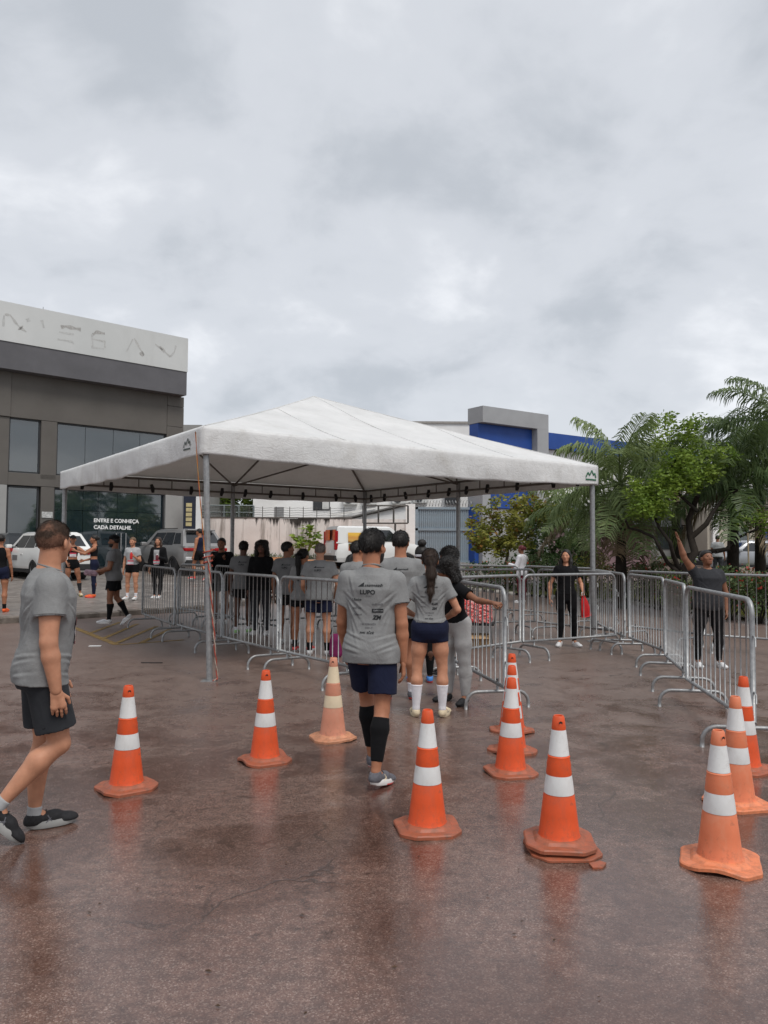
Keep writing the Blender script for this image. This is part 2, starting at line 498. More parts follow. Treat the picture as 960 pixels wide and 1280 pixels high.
# raised forecourt along the kerb line, with a real kerb step
CONC = NT('worn_forecourt')
_c = CONC.ramp(CONC.noise(0.5, 6, 0.6, 0.3), [(0.3, (0.19, 0.165, 0.145)), (0.7, (0.30, 0.27, 0.245))])
_c = CONC.mix(CONC.ramp(CONC.noise(3.2, 6, 0.65, 0.4), [(0.42, 0.7), (0.6, 0.0)]), _c, (0.12, 0.10, 0.088))
CONC.set(color=_c, rough=CONC.ramp(CONC.noise(1.1, 5), [(0.4, 0.28), (0.6, 0.55)]), normal=CONC.bump(CONC.noise(60, 4), 0.2, 0.01))
CONC = CONC.mat
KERB = vary('dirty_kerb', (0.17, 0.145, 0.125), 0.75, 0.35, 4, 0.5, 20, dirt=(0.06, 0.05, 0.04), damt=0.9)
def slab():
    kd = (KB - KA)
    n = 24; rows = [0.0, 0.02, 0.06, 0.12, 0.2, 0.3, 0.42, 0.55, 0.7, 0.85, 1.0]
    V, F = [], []
    for i in range(n + 1):
        k = KA + kd * (i / n)
        far = Vector((k.x - 8.0 + 14 * (i / n), 39.7))
        for q in rows:
            p = k.lerp(far, q)
            V.append((p.x, p.y, gz(p.x, p.y) + 0.12))
    m = len(rows)
    for i in range(n):
        for j in range(m - 1):
            a = i * m + j
            F.append((a, a + m, a + m + 1, a + 1))
    tag(link('forecourt', np_mesh('forecourt', V, F), CONC, smooth=True), kind='structure')
    u = kd.normalized(); nn = Vector((u.y, -u.x))
    L = kd.length
    root = tag(empty('kerb'), kind='structure')
    s = 0.0
    i = 0
    rnd = random.Random(3)
    while s < L - 0.3:
        ln = min(rnd.uniform(0.9, 1.1), L - s)
        a = KA + u * (s + 0.006); b = KA + u * (s + ln - 0.006)
        dz = rnd.uniform(-0.012, 0.012); dw = rnd.uniform(-0.015, 0.015)
        mb = MB()
        vs = []
        for p in (a, b):
            g = gz(p.x, p.y)
            for (o, z) in ((0.0, -0.05), (0.15 + dw, -0.05), (0.15 + dw, 0.10 + dz), (0.12 + dw, 0.126 + dz), (0.0, 0.128 + dz)):
                q = p + nn * o
                vs.append((q.x, q.y, g + z))
        mb.add(vs, [(0, 1, 2, 3, 4), (9, 8, 7, 6, 5)] + [(k, 5 + k, 5 + (k + 1) % 5, (k + 1) % 5) for k in range(5)])
        mb.build('kerb_stone', KERB, root)
        s += ln; i += 1
slab()

# orange earth bank before the stained wall
EARTH = vary('orange_earth', (0.46, 0.20, 0.085), 0.95, 0.25, 2.5, 0.5, 9, dirt=(0.25, 0.13, 0.07), dscale=1.5, damt=0.8)
def earth_z(x, y):
    return gz(x, y) + 0.135 + 0.05 * math.sin(x * 1.3) * math.sin(y * 0.9) * min(1, (y - 33) / 2)
sheet('earth_bank', np.linspace(-9, 3.2, 30), np.linspace(33.0, 39.9, 14), earth_z, EARTH)

# painted lines on the asphalt
YEL = vary('worn_yellow_paint', (0.27, 0.17, 0.05), 0.7, 0.3, 8, dirt=(0.11, 0.08, 0.06), dscale=7, damt=0.85)
LINEW = vary('worn_white_paint', (0.42, 0.40, 0.38), 0.7, 0.25, 8, dirt=(0.15, 0.12, 0.10), dscale=5, damt=0.9)
def line_on_ground(name, a, b, w, mat, z=0.004, zf=None):
    a = Vector((a[0], a[1])); b = Vector((b[0], b[1]))
    d = (b - a); n = max(2, int(d.length / 0.8)); u = d.normalized(); s = Vector((u.y, -u.x)) * w / 2
    V, F = [], []
    for i in range(n + 1):
        p = a + d * (i / n)
        for q in (p - s, p + s):
            V.append((q.x, q.y, (zf or gz)(q.x, q.y) + z))
    for i in range(n):
        F.append((2 * i, 2 * i + 1, 2 * i + 3, 2 * i + 2))
    return MB().add(V, F).build(name, mat)
ym = tag(empty('road_marking'), kind='structure')
def yl(a, b, w=0.09, z=0.004):
    o = line_on_ground('painted_line', P(*a), P(*b), w, YEL, z); o.parent = ym
yl((78, 779), (146, 806), 0.12)
yl((150, 806), (230, 800), 0.09)
for i, (a, b) in enumerate((((112, 792), (150, 778)), ((128, 799), (172, 780)), ((146, 804), (196, 783)), ((176, 804), (212, 787)))):
    yl(a, b, 0.09, 0.007)
lm = tag(empty('parking_line'), kind='structure')
for a, b, w in (((-16.0, 22.0), (-9.0, 28.0), 0.14), ((-9.5, 24.8), (-3.0, 25.4), 0.13)):
    o = line_on_ground('painted_line', a, b, w, LINEW, 0.126, gz); o.parent = lm

# garden bed on the right
SOIL = vary('garden_soil', (0.075, 0.07, 0.04), 0.95, 0.4, 3, 0.6, 14, dirt=(0.10, 0.13, 0.04), dscale=1.2, damt=0.9)
bed_edge = [(2.2, 25.6), (4.4, 23.4), (6.9, 21.8), (7.9, 18.9), (8.6, 16.2), (10.5, 12.8), (14, 9.5)]
bb = MB()
vs = []
for i, (x, y) in enumerate(bed_edge):
    for q in (0, 0.35, 1.0):
        X = x + q * 16; Y = y + q * 10
        vs.append((X, Y, gz(X, Y) + 0.07))
fs = []
for i in range(len(bed_edge) - 1):
    for j in range(2):
        a = i * 3 + j
        fs.append((a, a + 3, a + 4, a + 1))
bb.add(vs, fs)
tag(bb.build('garden_bed', SOIL), kind='structure')
STONE = vary('pale_edging_stone', (0.30, 0.28, 0.25), 0.85, 0.35, 5, 0.5, 20)
rnd = random.Random(11)
st = MB()
for i in range(len(bed_edge) - 1):
    a = Vector(bed_edge[i]); b = Vector(bed_edge[i + 1])
    n = int((b - a).length / 0.2)
    for k in range(n):
        p = a.lerp(b, (k + rnd.random() * 0.6) / n)
        r = rnd.uniform(0.06, 0.13)
        M = Matrix.Translation((p.x + rnd.uniform(-0.12, 0.1), p.y + rnd.uniform(-0.15, 0.05), gz(p.x, p.y) + 0.03)) @ Matrix.Rotation(rnd.random() * 6, 4, 'Z') @ Matrix.Diagonal((r * 1.3, r, r * 0.8, 1))
        ring = lambda z, q: [Vector((q * math.cos(t) * rnd.uniform(0.85, 1.1), q * math.sin(t) * rnd.uniform(0.85, 1.1), z)) for t in [j * math.pi / 3 for j in range(6)]]
        vv = ring(-0.6, 0.9) + ring(0.2, 1.0) + ring(0.85, 0.6)
        ff = [(j, (j + 1) % 6, 6 + (j + 1) % 6, 6 + j) for j in range(6)] + [(6 + j, 6 + (j + 1) % 6, 12 + (j + 1) % 6, 12 + j) for j in range(6)] + [tuple(range(12, 18))]
        st.add([M @ v for v in vv], ff)
tag(st.build('edging_stones', STONE), 'pale rough stones edging the garden bed', kind='stuff', cat='stones')

# =================================================================== SHOWROOM (left)
FASCIA = NT('pale_fascia_panel')
_c = FASCIA.ramp(FASCIA.noise(0.35, 5), [(0.3, (0.47, 0.485, 0.475)), (0.7, (0.56, 0.57, 0.56))])
_c = FASCIA.mix(FASCIA.ramp(FASCIA.noise(1.3, 6, 0.65, sc=(1, 1, 0.25)), [(0.5, 0.0), (0.75, 0.35)]), _c, (0.40, 0.40, 0.38))
FASCIA.set(color=_c, rough=0.5); FASCIA = FASCIA.mat
BAND = vary('charcoal_band_panel', (0.105, 0.103, 0.11), 0.5, 0.12, 1.2)
WALLG = vary('taupe_wall_panel', (0.108, 0.099, 0.089), 0.62, 0.1, 0.8, 0.1, 30)
LGREY = vary('light_grey_panel', (0.30, 0.30, 0.29), 0.6, 0.1, 1.0)
GLASS = mat_glass('tinted_shop_glass', (0.014, 0.026, 0.032), 2.4, 0.85)
MULL = vary('dark_mullion', (0.05, 0.052, 0.055), 0.45, 0.1, metal=0.3)
INT = vary('dim_interior', (0.10, 0.10, 0.095), 0.9, 0.2, 0.7)
SC0 = Vector((-8.78, 34.0, 0))
U = Vector((-0.743, -0.669, 0)); NF = Vector((0.669, -0.743, 0))
show = tag(empty('showroom', (SC0.x, SC0.y, 0)), 'grey two-storey showroom with pale blank fascia and dark tinted windows', 'building')
SM = frame((0, 0, 0), U, -NF)          # local x along the facade to the left, y into the building, z up
if SM.to_3x3().determinant() < 0 or (SM @ Vector((0, 0, 1))).z < 0:
    SM = Matrix(((U.x, -NF.x, 0, 0), (U.y, -NF.y, 0, 0), (0, 0, 1, 0), (0, 0, 0, 1)))
def FS(px, py, off=0.0):
    """s along the facade (leftwards from the corner) and height of the facade point seen at a pixel"""
    d = ray(px, py); o = Vector((0, 0, CAM_H)); c = SC0 + NF * off
    t = (c - o).dot(NF) / d.dot(NF)
    q = o + d * t
    return (q - SC0).dot(U), q.z
def sbox(name, s0, s1, z0, z1, y0, y1, mat, parent=show, bevel=0.0):
    mb = MB().box((min(s0, s1), y0, min(z0, z1)), (max(s0, s1), y1, max(z0, z1)), SM)
    return mb.build(name, mat, parent, bevel=bevel)
base_z = fz(-8.9, 33.5) - 0.1
_, z_top = FS(234, 423, 0.55); _, z_mid = FS(234, 465, 0.55); _, z_low = FS(233, 494, 0.55)
S_END = 15.0
s_r = FS(229, 560)[0]
S_F = FS(235, 440, 0.55)[0]
sbox('fascia', S_F, S_END, z_mid, z_top, -0.55, 9.0, FASCIA)
sbox('fascia_band', S_F + 0.02, S_END, z_low, z_mid - 0.003, -0.52, 9.0, BAND)
sbox('antenna', FS(60, 390, 0.55)[0], FS(59.5, 390, 0.55)[0], z_top, z_top + 0.25, 0.0, 0.015, DARKMETAL)
# openings (s to the left): upper and lower windows
w1 = (FS(51, 560)[0], FS(11, 560)[0]); w2 = (FS(208, 560)[0], FS(71, 560)[0])
zu0, zu1 = FS(72, 594)[1], FS(140, 535)[1]
zl1 = FS(140, 613)[1]
ws_ = -0.05 + s_r
def wall_piece(s0, s1, z0, z1, mat=WALLG, y0=0.0, y1=0.3):
    return sbox('wall_panel', s0, s1, z0, z1, y0, y1, mat, bevel=0.012)
g = 0.012
sb = FS(13, 500)[0]
wall_piece(s_r, w2[0] - g, z_low - 1.35, z_low - 0.45 - g)                 # pilaster blocks at the corner
wall_piece(s_r, w2[0] - g, z_low - 0.45, z_low)
wall_piece(s_r, w2[0] - g, zl1, z_low - 1.35 - g)
wall_piece(s_r, w2[0] - g, base_z, (base_z + zl1) / 2, LGREY)
wall_piece(s_r, w2[0] - g, (base_z + zl1) / 2 + g, zl1 - g, LGREY)
wall_piece(w2[0], sb - g, zu1, z_low)
wall_piece(sb, S_END, zu1, z_low, y0=-0.06)
wall_piece(w2[1], w1[0], zl1 + 0.28, zu1 - g)
wall_piece(w2[0], w1[1], zl1, zu0 - 0.0)
wall_piece(w1[1], S_END, zl1, zu1 - g)
wall_piece(w2[1] + 0.05, w1[0] - 0.05, base_z, zl1 - g)
wall_piece(w1[1] + 0.05, w1[1] + 1.7, base_z, zl1 - g, LGREY, -0.08)
wall_piece(w1[1] + 3.4, S_END, base_z, zl1 - g)
def glazing(s0, s1, z0, z1, cuts, trans=()):
    fr = MB()
    for a, b, c, d_ in ((s0, s1, z0, z0 + 0.06), (s0, s1, z1 - 0.06, z1), (s0, s0 + 0.06, z0, z1), (s1 - 0.06, s1, z0, z1)):
        fr.box((a, 0.10, c), (b, 0.2, d_), SM)
    w = fr.build('window_frame', MULL, show)
    edges = [s0 + 0.06] + list(cuts) + [s1 - 0.06]
    zed = [z0 + 0.06] + list(trans) + [z1 - 0.06]
    for i in range(len(edges) - 1):
        for j in range(len(zed) - 1):
            MB().box((edges[i] + 0.008, 0.135, zed[j] + 0.008), (edges[i + 1] - 0.008, 0.15, zed[j + 1] - 0.008), SM).build('pane', GLASS, w)
W2L = w2[1] - w2[0]
glazing(w2[0], w2[1], zu0, zu1, [w2[0] + W2L * k for k in (0.25, 0.5, 0.75)])
glazing(w1[0], w1[1], zu0, zu1, [])
glazing(w1[0], w1[1], base_z + 0.1, zl1 - 0.02, [])
door_z = FS(150, 640)[1]
glazing(w2[0], w2[1] + 0.05, base_z + 0.05, zl1 - 0.02, [FS(x, 640)[0] for x in (173, 148, 124, 105)], [door_z])
glazing(w1[1] + 1.75, w1[1] + 3.35, base_z + 0.1, zl1 - 0.02, [])
for x in (146, 152, 158):
    s = FS(x, 670)[0]
    MB().tube([SM @ Vector((s, 0.05, base_z + 0.5)), SM @ Vector((s, 0.05, base_z + 1.5))], 0.025, 8).build('door_handle', GALV, show)
# dim room behind the glass
room = MB()
room.box((s_r, 6.0, base_z - 0.2), (S_END, 6.2, z_low), SM)
room.build('interior_wall', INT, show)
MB().box((s_r + 0.1, 0.35, base_z - 0.15), (S_END, 5.9, base_z + 0.02), SM).build('interior_floor', INT, show)
MB().box((s_r + 0.1, 0.35, zl1 + 0.02), (S_END, 5.9, zl1 + 0.2), SM).build('interior_slab', INT, show)
MB().box((s_r, 0.32, base_z), (s_r + 0.25, 9.0, z_low), SM).build('side_wall', WALLG, show)
for k in range(7):      # pale shelving seen through the doors
    s = w2[0] + 0.5 + k * 0.62
    MB().box((s, 4.6, base_z + 0.9), (s + 0.5, 4.9, base_z + 3.0), SM).build('display_shelf', vary('pale_shelf', (0.35, 0.35, 0.30), 0.6, 0.4, 9), show)
rb = Vector((-8.2, 43.5, 0))
tag(MB().box((-22, 43, 0), (D(251, 600, 43).x, 52, D(240, 531, 43)[2])).build('annex_block', LGREY), 'pale grey annex block rising just behind the showroom corner', 'building')
# text helper -----------------------------------------------------------
def text_mesh(s, size, bold=0.0, shear=0.0, align='LEFT'):
    cu = bpy.data.curves.new('t', 'FONT')
    cu.body = s; cu.size = size; cu.offset = bold; cu.shear = shear; cu.align_x = align; cu.resolution_u = 3
    o = bpy.data.objects.new('t', cu); COL.objects.link(o)
    dg = bpy.context.evaluated_depsgraph_get()
    me = bpy.data.meshes.new_from_object(o.evaluated_get(dg))
    bpy.data.objects.remove(o); bpy.data.curves.remove(cu)
    me.materials.clear()
    return me
def text_on(name, s, size, M, mat, parent, bold=0.0, align='LEFT', shear=0.0):
    me = text_mesh(s, size, bold, shear, align)
    me.transform(M)
    return link(name, me, mat, parent)
def facade_text(name, s, size, px, py, off, mat, bold=0.01):
    a, z = FS(px, py, off)
    M = Matrix(((-U.x, 0, NF.x, U.x * a + NF.x * off), (-U.y, 0, NF.y, U.y * a + NF.y * off), (0, 1, 0, z), (0, 0, 0, 1)))
    return text_on(name, s, size, M, mat, show, bold)
WTXT = vary('white_vinyl', (0.75, 0.75, 0.74), 0.6, 0.04)
facade_text('lettering', 'ENTRE E CONHEÇA', 0.215, 117, 652.5, -0.12, WTXT, 0.007)
facade_text('lettering', 'CADA DETALHE.', 0.215, 117, 661, -0.12, WTXT, 0.007)
# white notice on the pier
a, z = FS(52, 647, 0.02); b_, z2 = FS(66, 640, 0.02)
sbox('notice', a, b_, z, z2, -0.03, -0.004, vary('notice_board', (0.42, 0.42, 0.41), 0.6, 0.5, 14))
# ghost traces of removed letters on the fascia: smudged strokes
GHOST = vary('glue_residue', (0.44, 0.44, 0.425), 0.8, 0.2, 18)
GHOSTL = vary('faint_residue', (0.455, 0.46, 0.45), 0.8, 0.15, 12)
GHOSTD = vary('dark_residue', (0.36, 0.355, 0.34), 0.8, 0.3, 18)
def ghost(pts, w, mat):
    q = []
    for x, y in pts:
        s, z = FS(x, y, 0.556)
        q.append((s, z))
    rnd = random.Random(len(pts) * 7 + int(pts[0][0]))
    mb = MB()
    fine = []
    for i in range(len(q) - 1):
        for k in range(5):
            t = k / 5
            fine.append((q[i][0] * (1 - t) + q[i + 1][0] * t, q[i][1] * (1 - t) + q[i + 1][1] * t))
    fine.append(q[-1])
    vs = []
    for i, (s, z) in enumerate(fine):
        s2, z2 = fine[min(i + 1, len(fine) - 1)]; s1, z1 = fine[max(i - 1, 0)]
        dx, dz = s2 - s1, z2 - z1; l = math.hypot(dx, dz) or 1
        ww = w * (0.75 + 0.25 * math.sin(i * 0.9 + pts[0][0])) / 2
        for sg in (-1, 1):
            vs.append(SM @ Vector((s - sg * dz / l * ww, -0.5535, z + sg * dx / l * ww)))
    mb.add(vs, [(2 * i, 2 * i + 1, 2 * i + 3, 2 * i + 2) for i in range(len(fine) - 1)])
    mb.build('letter_trace', mat, show)
for pts, w, m in (
    ([(6, 393), (13, 394), (20, 404), (26, 410), (33, 415)], 0.10, GHOST), ([(25, 409), (27, 411)], 0.25, GHOSTD), ([(34, 398), (36, 402)], 0.2, GHOSTL), ([(5, 394), (4, 408)], 0.10, GHOSTL),
    ([(52, 400), (55, 410)], 0.12, GHOSTL),
    ([(76, 409), (82, 408), (92, 410), (101, 412)], 0.16, GHOSTD), ([(74, 415), (92, 418)], 0.09, GHOSTL), ([(72, 424), (90, 427), (92, 430)], 0.10, GHOSTL),
    ([(116, 418), (121, 415), (131, 417)], 0.15, GHOSTD), ([(115, 418), (116, 434)], 0.10, GHOSTL), ([(117, 424), (131, 427), (131, 435)], 0.09, GHOST), ([(114, 434), (130, 436)], 0.08, GHOSTL),
    ([(168, 423), (174, 434), (180, 444)], 0.10, GHOST), ([(176, 440), (179, 445)], 0.2, GHOSTD), ([(166, 424), (158, 440)], 0.08, GHOSTL),
    ([(194, 430), (204, 438), (213, 446)], 0.09, GHOST), ([(213, 446), (218, 440), (220, 432)], 0.09, GHOSTL), ([(200, 433), (206, 440)], 0.16, GHOST)):
    ghost(pts, w, m)

# =================================================================== stained wall, white warehouse, gate, blue building
WALL = mat_stained_wall()
WY = 40.0
sw = tag(empty('boundary_wall', (D(245, 650, WY).x, WY, 0)), 'long low concrete wall streaked with black mould, barbed wire above', 'wall')
def wl(px, py): return D(px, py, WY)
x0, x1 = wl(236, 650).x, wl(440, 650).x; x2 = wl(519, 650).x
zt = wl(340, 648).z; zt2 = wl(515, 631).z
n = 9
ox = sw.location.x
for i in range(n):
    a = x0 + (x1 - x0) * i / n; b = x0 + (x1 - x0) * (i + 1) / n
    MB().box((a - ox + 0.008, 0, 0.5), (b - ox - 0.008, 0.18, zt + 0.01 * math.sin(i * 2.3))).build('wall_panel', WALL, sw)
mb = MB(); mb.box((x0 - ox, -0.03, zt + 0.012), (x1 - ox, 0.21, zt + 0.07)); mb.build('coping', vary('dark_coping', (0.12, 0.11, 0.10), 0.9, 0.3), sw)
for i in range(12):
    a = x0 + (x1 - x0) * (i + 0.4) / 12
    MB().tube([(a - ox, 0.08, zt + 0.07), (a - ox, 0.08, zt + 0.62)], 0.02, 5).build('wire_post', DARKMETAL, sw)
for k in range(4):
    MB().tube([(x0 - ox + (x1 - x0) * j / 24, 0.08, zt + 0.2 + k * 0.12 - 0.03 * math.sin(j * math.pi / 2) ** 2) for j in range(25)], 0.008, 4).build('barbed_wire', DARKMETAL, sw)
# white warehouse behind it
WH = vary('white_render', (0.82, 0.815, 0.80), 0.8, 0.04, 0.5, 0.1, 12, dirt=(0.62, 0.60, 0.57), dscale=0.7, damt=0.5)
WY2 = 46.0
wh = tag(empty('warehouse', (D(316, 650, WY2).x, WY2, 0)), 'plain white warehouse wall with air conditioners behind the stained wall', 'building')
hx = wh.location.x
wx1 = D(596, 650, WY2).x; wzt = D(590, 530, WY2).z
MB().box((0, 0, 0), (wx1 - hx, 9, wzt)).build('wall', WH, wh)
MB().box((-0.1, -0.08, wzt + 0.003), (wx1 - hx, 9.1, wzt + 0.14)).build('roof_edge', vary('grey_flashing', (0.30, 0.28, 0.26), 0.6, 0.15), wh)
AC = vary('ac_casing', (0.55, 0.55, 0.53), 0.5, 0.1)
for px, py, big in ((438, 625, 1), (462, 625, 1), (499, 624, 1), (525, 623, 1), (402, 629, 0), (349, 640, 2), (562, 620, 3)):
    c = D(px, py, WY2) - wh.location
    if big == 1:
        u = MB().box((c.x - 0.42, -0.36, c.z - 0.3), (c.x + 0.42, -0.02, c.z + 0.3)).build('air_conditioner', AC, wh, bevel=0.03)
        MB().lathe([(0.22, 0), (0.24, 0.02), (0.2, 0.03), (0.02, 0.015)], 16, Matrix.Translation((c.x - 0.1, -0.37, c.z)) @ Matrix.Rotation(R(90), 4, 'X')).build('fan_grille', MULL, u)
    elif big == 0:
        u = MB().box((c.x - 0.5, -0.05, c.z - 0.42), (c.x + 0.5, 0.02, c.z + 0.42)).build('window_frame', MULL, wh)
        for k in (-1, 1):
            MB().box((c.x + k * 0.25 - 0.2, -0.08, c.z - 0.36), (c.x + k * 0.25 + 0.2, -0.052, c.z + 0.36)).build('pane', AC if k > 0 else MULL, u)
    elif big == 2:
        MB().box((c.x - 0.28, -0.05, c.z - 0.3), (c.x + 0.28, 0.02, c.z + 0.3)).build('vent', vary('vent_grey', (0.25, 0.25, 0.25), 0.6), wh)
    else:
        u = MB().box((c.x - 0.3, -0.3, c.z - 0.5), (c.x + 0.45, -0.02, c.z + 0.5)).build('pipe_box', MULL, wh)
# low shed with sloping roof in front of the warehouse
SHED = vary('dusty_sheet_roof', (0.47, 0.46, 0.44), 0.7, 0.15, 1.0)
sh = tag(empty('lean_to_shed', (D(440, 650, 42).x, 42.0, 0)), 'pale lean-to shed with slanting roof edge behind the wall', 'shed')
q = [D(325, 650, 42), D(440, 647, 42), D(513, 630, 42), D(519, 630, 42)]
sx = sh.location.x
MB().prism([(q[0].x - sx, 0.4), (q[3].x - sx, 0.4), (q[3].x - sx, q[3].z), (q[2].x - sx, q[2].z), (q[1].x - sx, q[1].z), (q[0].x - sx, q[1].z - 0.05)], 0, -2.5, Matrix.Rotation(R(90), 4, 'X')).build('wall', WH, sh)
MB().tube([(q[1].x - sx - 2.3, -0.12, q[1].z - 0.15), (q[1].x - sx, -0.12, q[1].z), (q[2].x - sx, -0.12, q[2].z + 0.02)], 0.09, 6).build('roof_edge', DARKMETAL, sh)
MB().add([(q[1].x - sx - 1.2, 0.1, q[1].z), (q[2].x - sx, 0.1, q[2].z + 0.1), (q[2].x - sx, 3.2, q[2].z + 0.25), (q[1].x - sx - 1.6, 3.2, q[1].z + 0.3)], [(0, 1, 2, 3)]).build('roof', SHED, sh)
# white pillar wall beside the gate
tag(MB().box((x1 + 0.01, WY - 0.02, 0.5), (x2 - 0.02, WY + 0.2, wl(480, 649).z)).build('white_yard_wall', vary('off_white_wall', (0.70, 0.68, 0.66), 0.85, 0.08, 0.8, dirt=(0.42, 0.39, 0.36), damt=0.6)), 'off-white yard wall between the stained wall and the metal gate', 'wall')
tag(MB().box((x2 - 0.5, WY - 0.12, 0.5), (x2 - 0.01, WY + 0.3, wl(515, 630).z)).build('gate_pillar', WH), 'tall white pillar at the hinge side of the grey gate', 'pillar')
# grey-blue sheet metal gate: ribs as planks
GATE = vary('blue_grey_sheet', (0.235, 0.29, 0.335), 0.5, 0.1, 1.5, dirt=(0.18, 0.17, 0.16), damt=0.35)
gt = tag(empty('metal_gate', (x2, WY, 0)), 'blue-grey corrugated sheet gate at the end of the yard wall', 'gate')
gw = wl(591, 650).x - x2; gzt = wl(550, 634).z
fr = MB()
for a, b, c, d_ in ((0, gw, gzt - 0.12, gzt), (0, gw, 2.5, 2.62), (0, 0.14, 0.8, gzt), (gw - 0.14, gw, 0.8, gzt), (0, gw, 0.8, 0.95)):
    fr.box((a, -0.1, c), (b, -0.03, d_))
fr.build('gate_frame', GATE, gt)
pk = None
for i in range(26):
    a = 0.1 + (gw - 0.2) * i / 26
    w = (gw - 0.2) / 26
    if pk is None:
        pk = MB().add([(0, 0, 0.85), (w * 0.3, -0.035, 0.85), (w * 0.7, -0.035, 0.85), (w, 0, 0.85), (0, 0, gzt - 0.05), (w * 0.3, -0.035, gzt - 0.05), (w * 0.7, -0.035, gzt - 0.05), (w, 0, gzt - 0.05)], [(0, 1, 5, 4), (1, 2, 6, 5), (2, 3, 7, 6)]).mesh('sheet_rib')
        pk.materials.append(GATE)
    o = bpy.data.objects.new('sheet_rib', pk); COL.objects.link(o); o.parent = gt; o.location = (a, 0, 0)
# coil of razor wire on the gate
MB().tube([(gw * j / 160, 0.02 + 0.16 * math.cos(j * 0.75), gzt + 0.2 + 0.16 * math.sin(j * 0.75)) for j in range(161)], 0.012, 3).build('razor_wire', GALV, gt)

# blue and grey shop building to the right
BLUE = vary('blue_fascia', (0.020, 0.065, 0.27), 0.45, 0.1, 1.0)
GREYP = vary('grey_portal', (0.32, 0.325, 0.335), 0.6, 0.08, 0.9)
DGREY = vary('dark_grey_fascia', (0.10, 0.105, 0.115), 0.6, 0.1)
MAUVE = vary('mauve_shopfront', (0.20, 0.13, 0.14), 0.6, 0.12)
BU = Vector((0.83, 0.557, 0)).normalized(); BN = Vector((BU.y, -BU.x, 0))
B0 = D(594, 600, 40.0); B0.z = 0
shop = tag(empty('blue_shop', (B0.x, B0.y, 0)), 'shop building with grey portal and bright blue fascia band behind the palms', 'building')
BM = Matrix(((BU.x, -BN.x, 0, 0), (BU.y, -BN.y, 0, 0), (0, 0, 1, 0), (0, 0, 0, 1)))
def BS(px, py):
    d = ray(px, py); o = Vector((0, 0, CAM_H)); t = (B0 - o).dot(BN) / d.dot(BN); q = o + d * t
    return (q - B0).dot(BU), q.z
def bbox(name, s0, s1, z0, z1, y0, y1, mat, parent=shop, bevel=0.0):
    return MB().box((s0, y0, z0), (s1, y1, z1), BM).build(name, mat, parent, bevel=bevel)
sp = BS(676, 600)[0]; spi = BS(662, 560)[0]
zpt = BS(594, 509)[1]; zpi = BS(594, 529)[1]; zpb = BS(594, 556)[1]
bbox('portal_beam', 0, sp, zpi, zpt, -0.6, 0.6, GREYP)
bbox('portal_column', spi, sp, 0.4, zpi - 0.003, -0.6, 0.6, GREYP)
bbox('portal_column', 0.0, 0.55, 0.4, zpb, -0.58, 0.6, GREYP)
bbox('blue_panel', 0.02, spi - 0.02, zpb, zpi - 0.02, -0.2, 0.5, BLUE)
bbox('white_panel', 0.58, spi - 0.02, zpb - 1.9, zpb - 0.02, -0.05, 0.5, WH)
zq = BS(594, 612)[1]; zq2 = BS(594, 632)[1]
bbox('blue_panel', 0.58, spi - 0.02, BS(594, 634)[1], zq + 0.1, -0.12, 0.5, BLUE)
bbox('door_panel', 0.58, spi - 0.02, 0.5, BS(594, 634)[1] - 0.02, -0.05, 0.5, LGREY)
bbox('blue_pier', -0.3, -0.02, 0.5, BS(594, 634)[1], -0.3, 0.4, BLUE)
zb1, zb0 = BS(676, 541)[1], BS(676, 561)[1]
bbox('fascia', sp + 0.01, sp + 14, zb0, zb1, -0.35, 5.0, BLUE)
bbox('wall', sp + 0.01, sp + 26, BS(676, 630)[1], zb0 - 0.01, -0.02, 5.0, WH)
bbox('awning_band', sp + 0.01, sp + 12, BS(676, 654)[1], BS(676, 630)[1] - 0.01, -0.5, 0.3, DGREY)
bbox('shopfront', sp + 0.01, sp + 9.5, 0.4, BS(676, 654)[1] - 0.01, -0.05, 0.4, MAUVE)
bbox('shopfront', sp + 9.55, sp + 16, 0.4, BS(676, 654)[1] - 0.01, -0.03, 0.4, LGREY)
for k in range(3):
    bbox('window', sp + 10 + k * 2.0, sp + 11.6 + k * 2.0, 1.6, 3.2, -0.08, -0.04, GLASS)
BEI0 = vary('beige_parapet', (0.40, 0.36, 0.31), 0.8)
bbox('roof_block', sp + 1.0, sp + 7, zb1 + 0.01, zb1 + 0.5, 2.5, 5.0, BEI0)
# pale sign marks on the mauve shopfront (illegible at this distance in the photo)
rnd = random.Random(5)
s0_, z0_ = BS(702, 676)
for r in range(2):
    for k in range(9):
        a = s0_ + 0.2 + k * 0.24
        hgt = rnd.uniform(0.16, 0.3)
        bbox('sign_mark', a, a + rnd.uniform(0.12, 0.2), z0_ + 0.1 + r * 0.42, z0_ + 0.1 + r * 0.42 + hgt, -0.09, -0.055, WTXT)
s1_, z1_ = BS(725, 676)
for (a, b, c, d_) in ((0, 0.08, 0, 0.8), (0.5, 0.58, 0, 0.8), (0.08, 0.5, 0.5, 0.6), (0.2, 0.38, 0.6, 1.1)):
    bbox('sign_mark', s1_ + a, s1_ + b, z1_ + c - 0.1, z1_ + d_ - 0.1, -0.09, -0.055, WTXT)
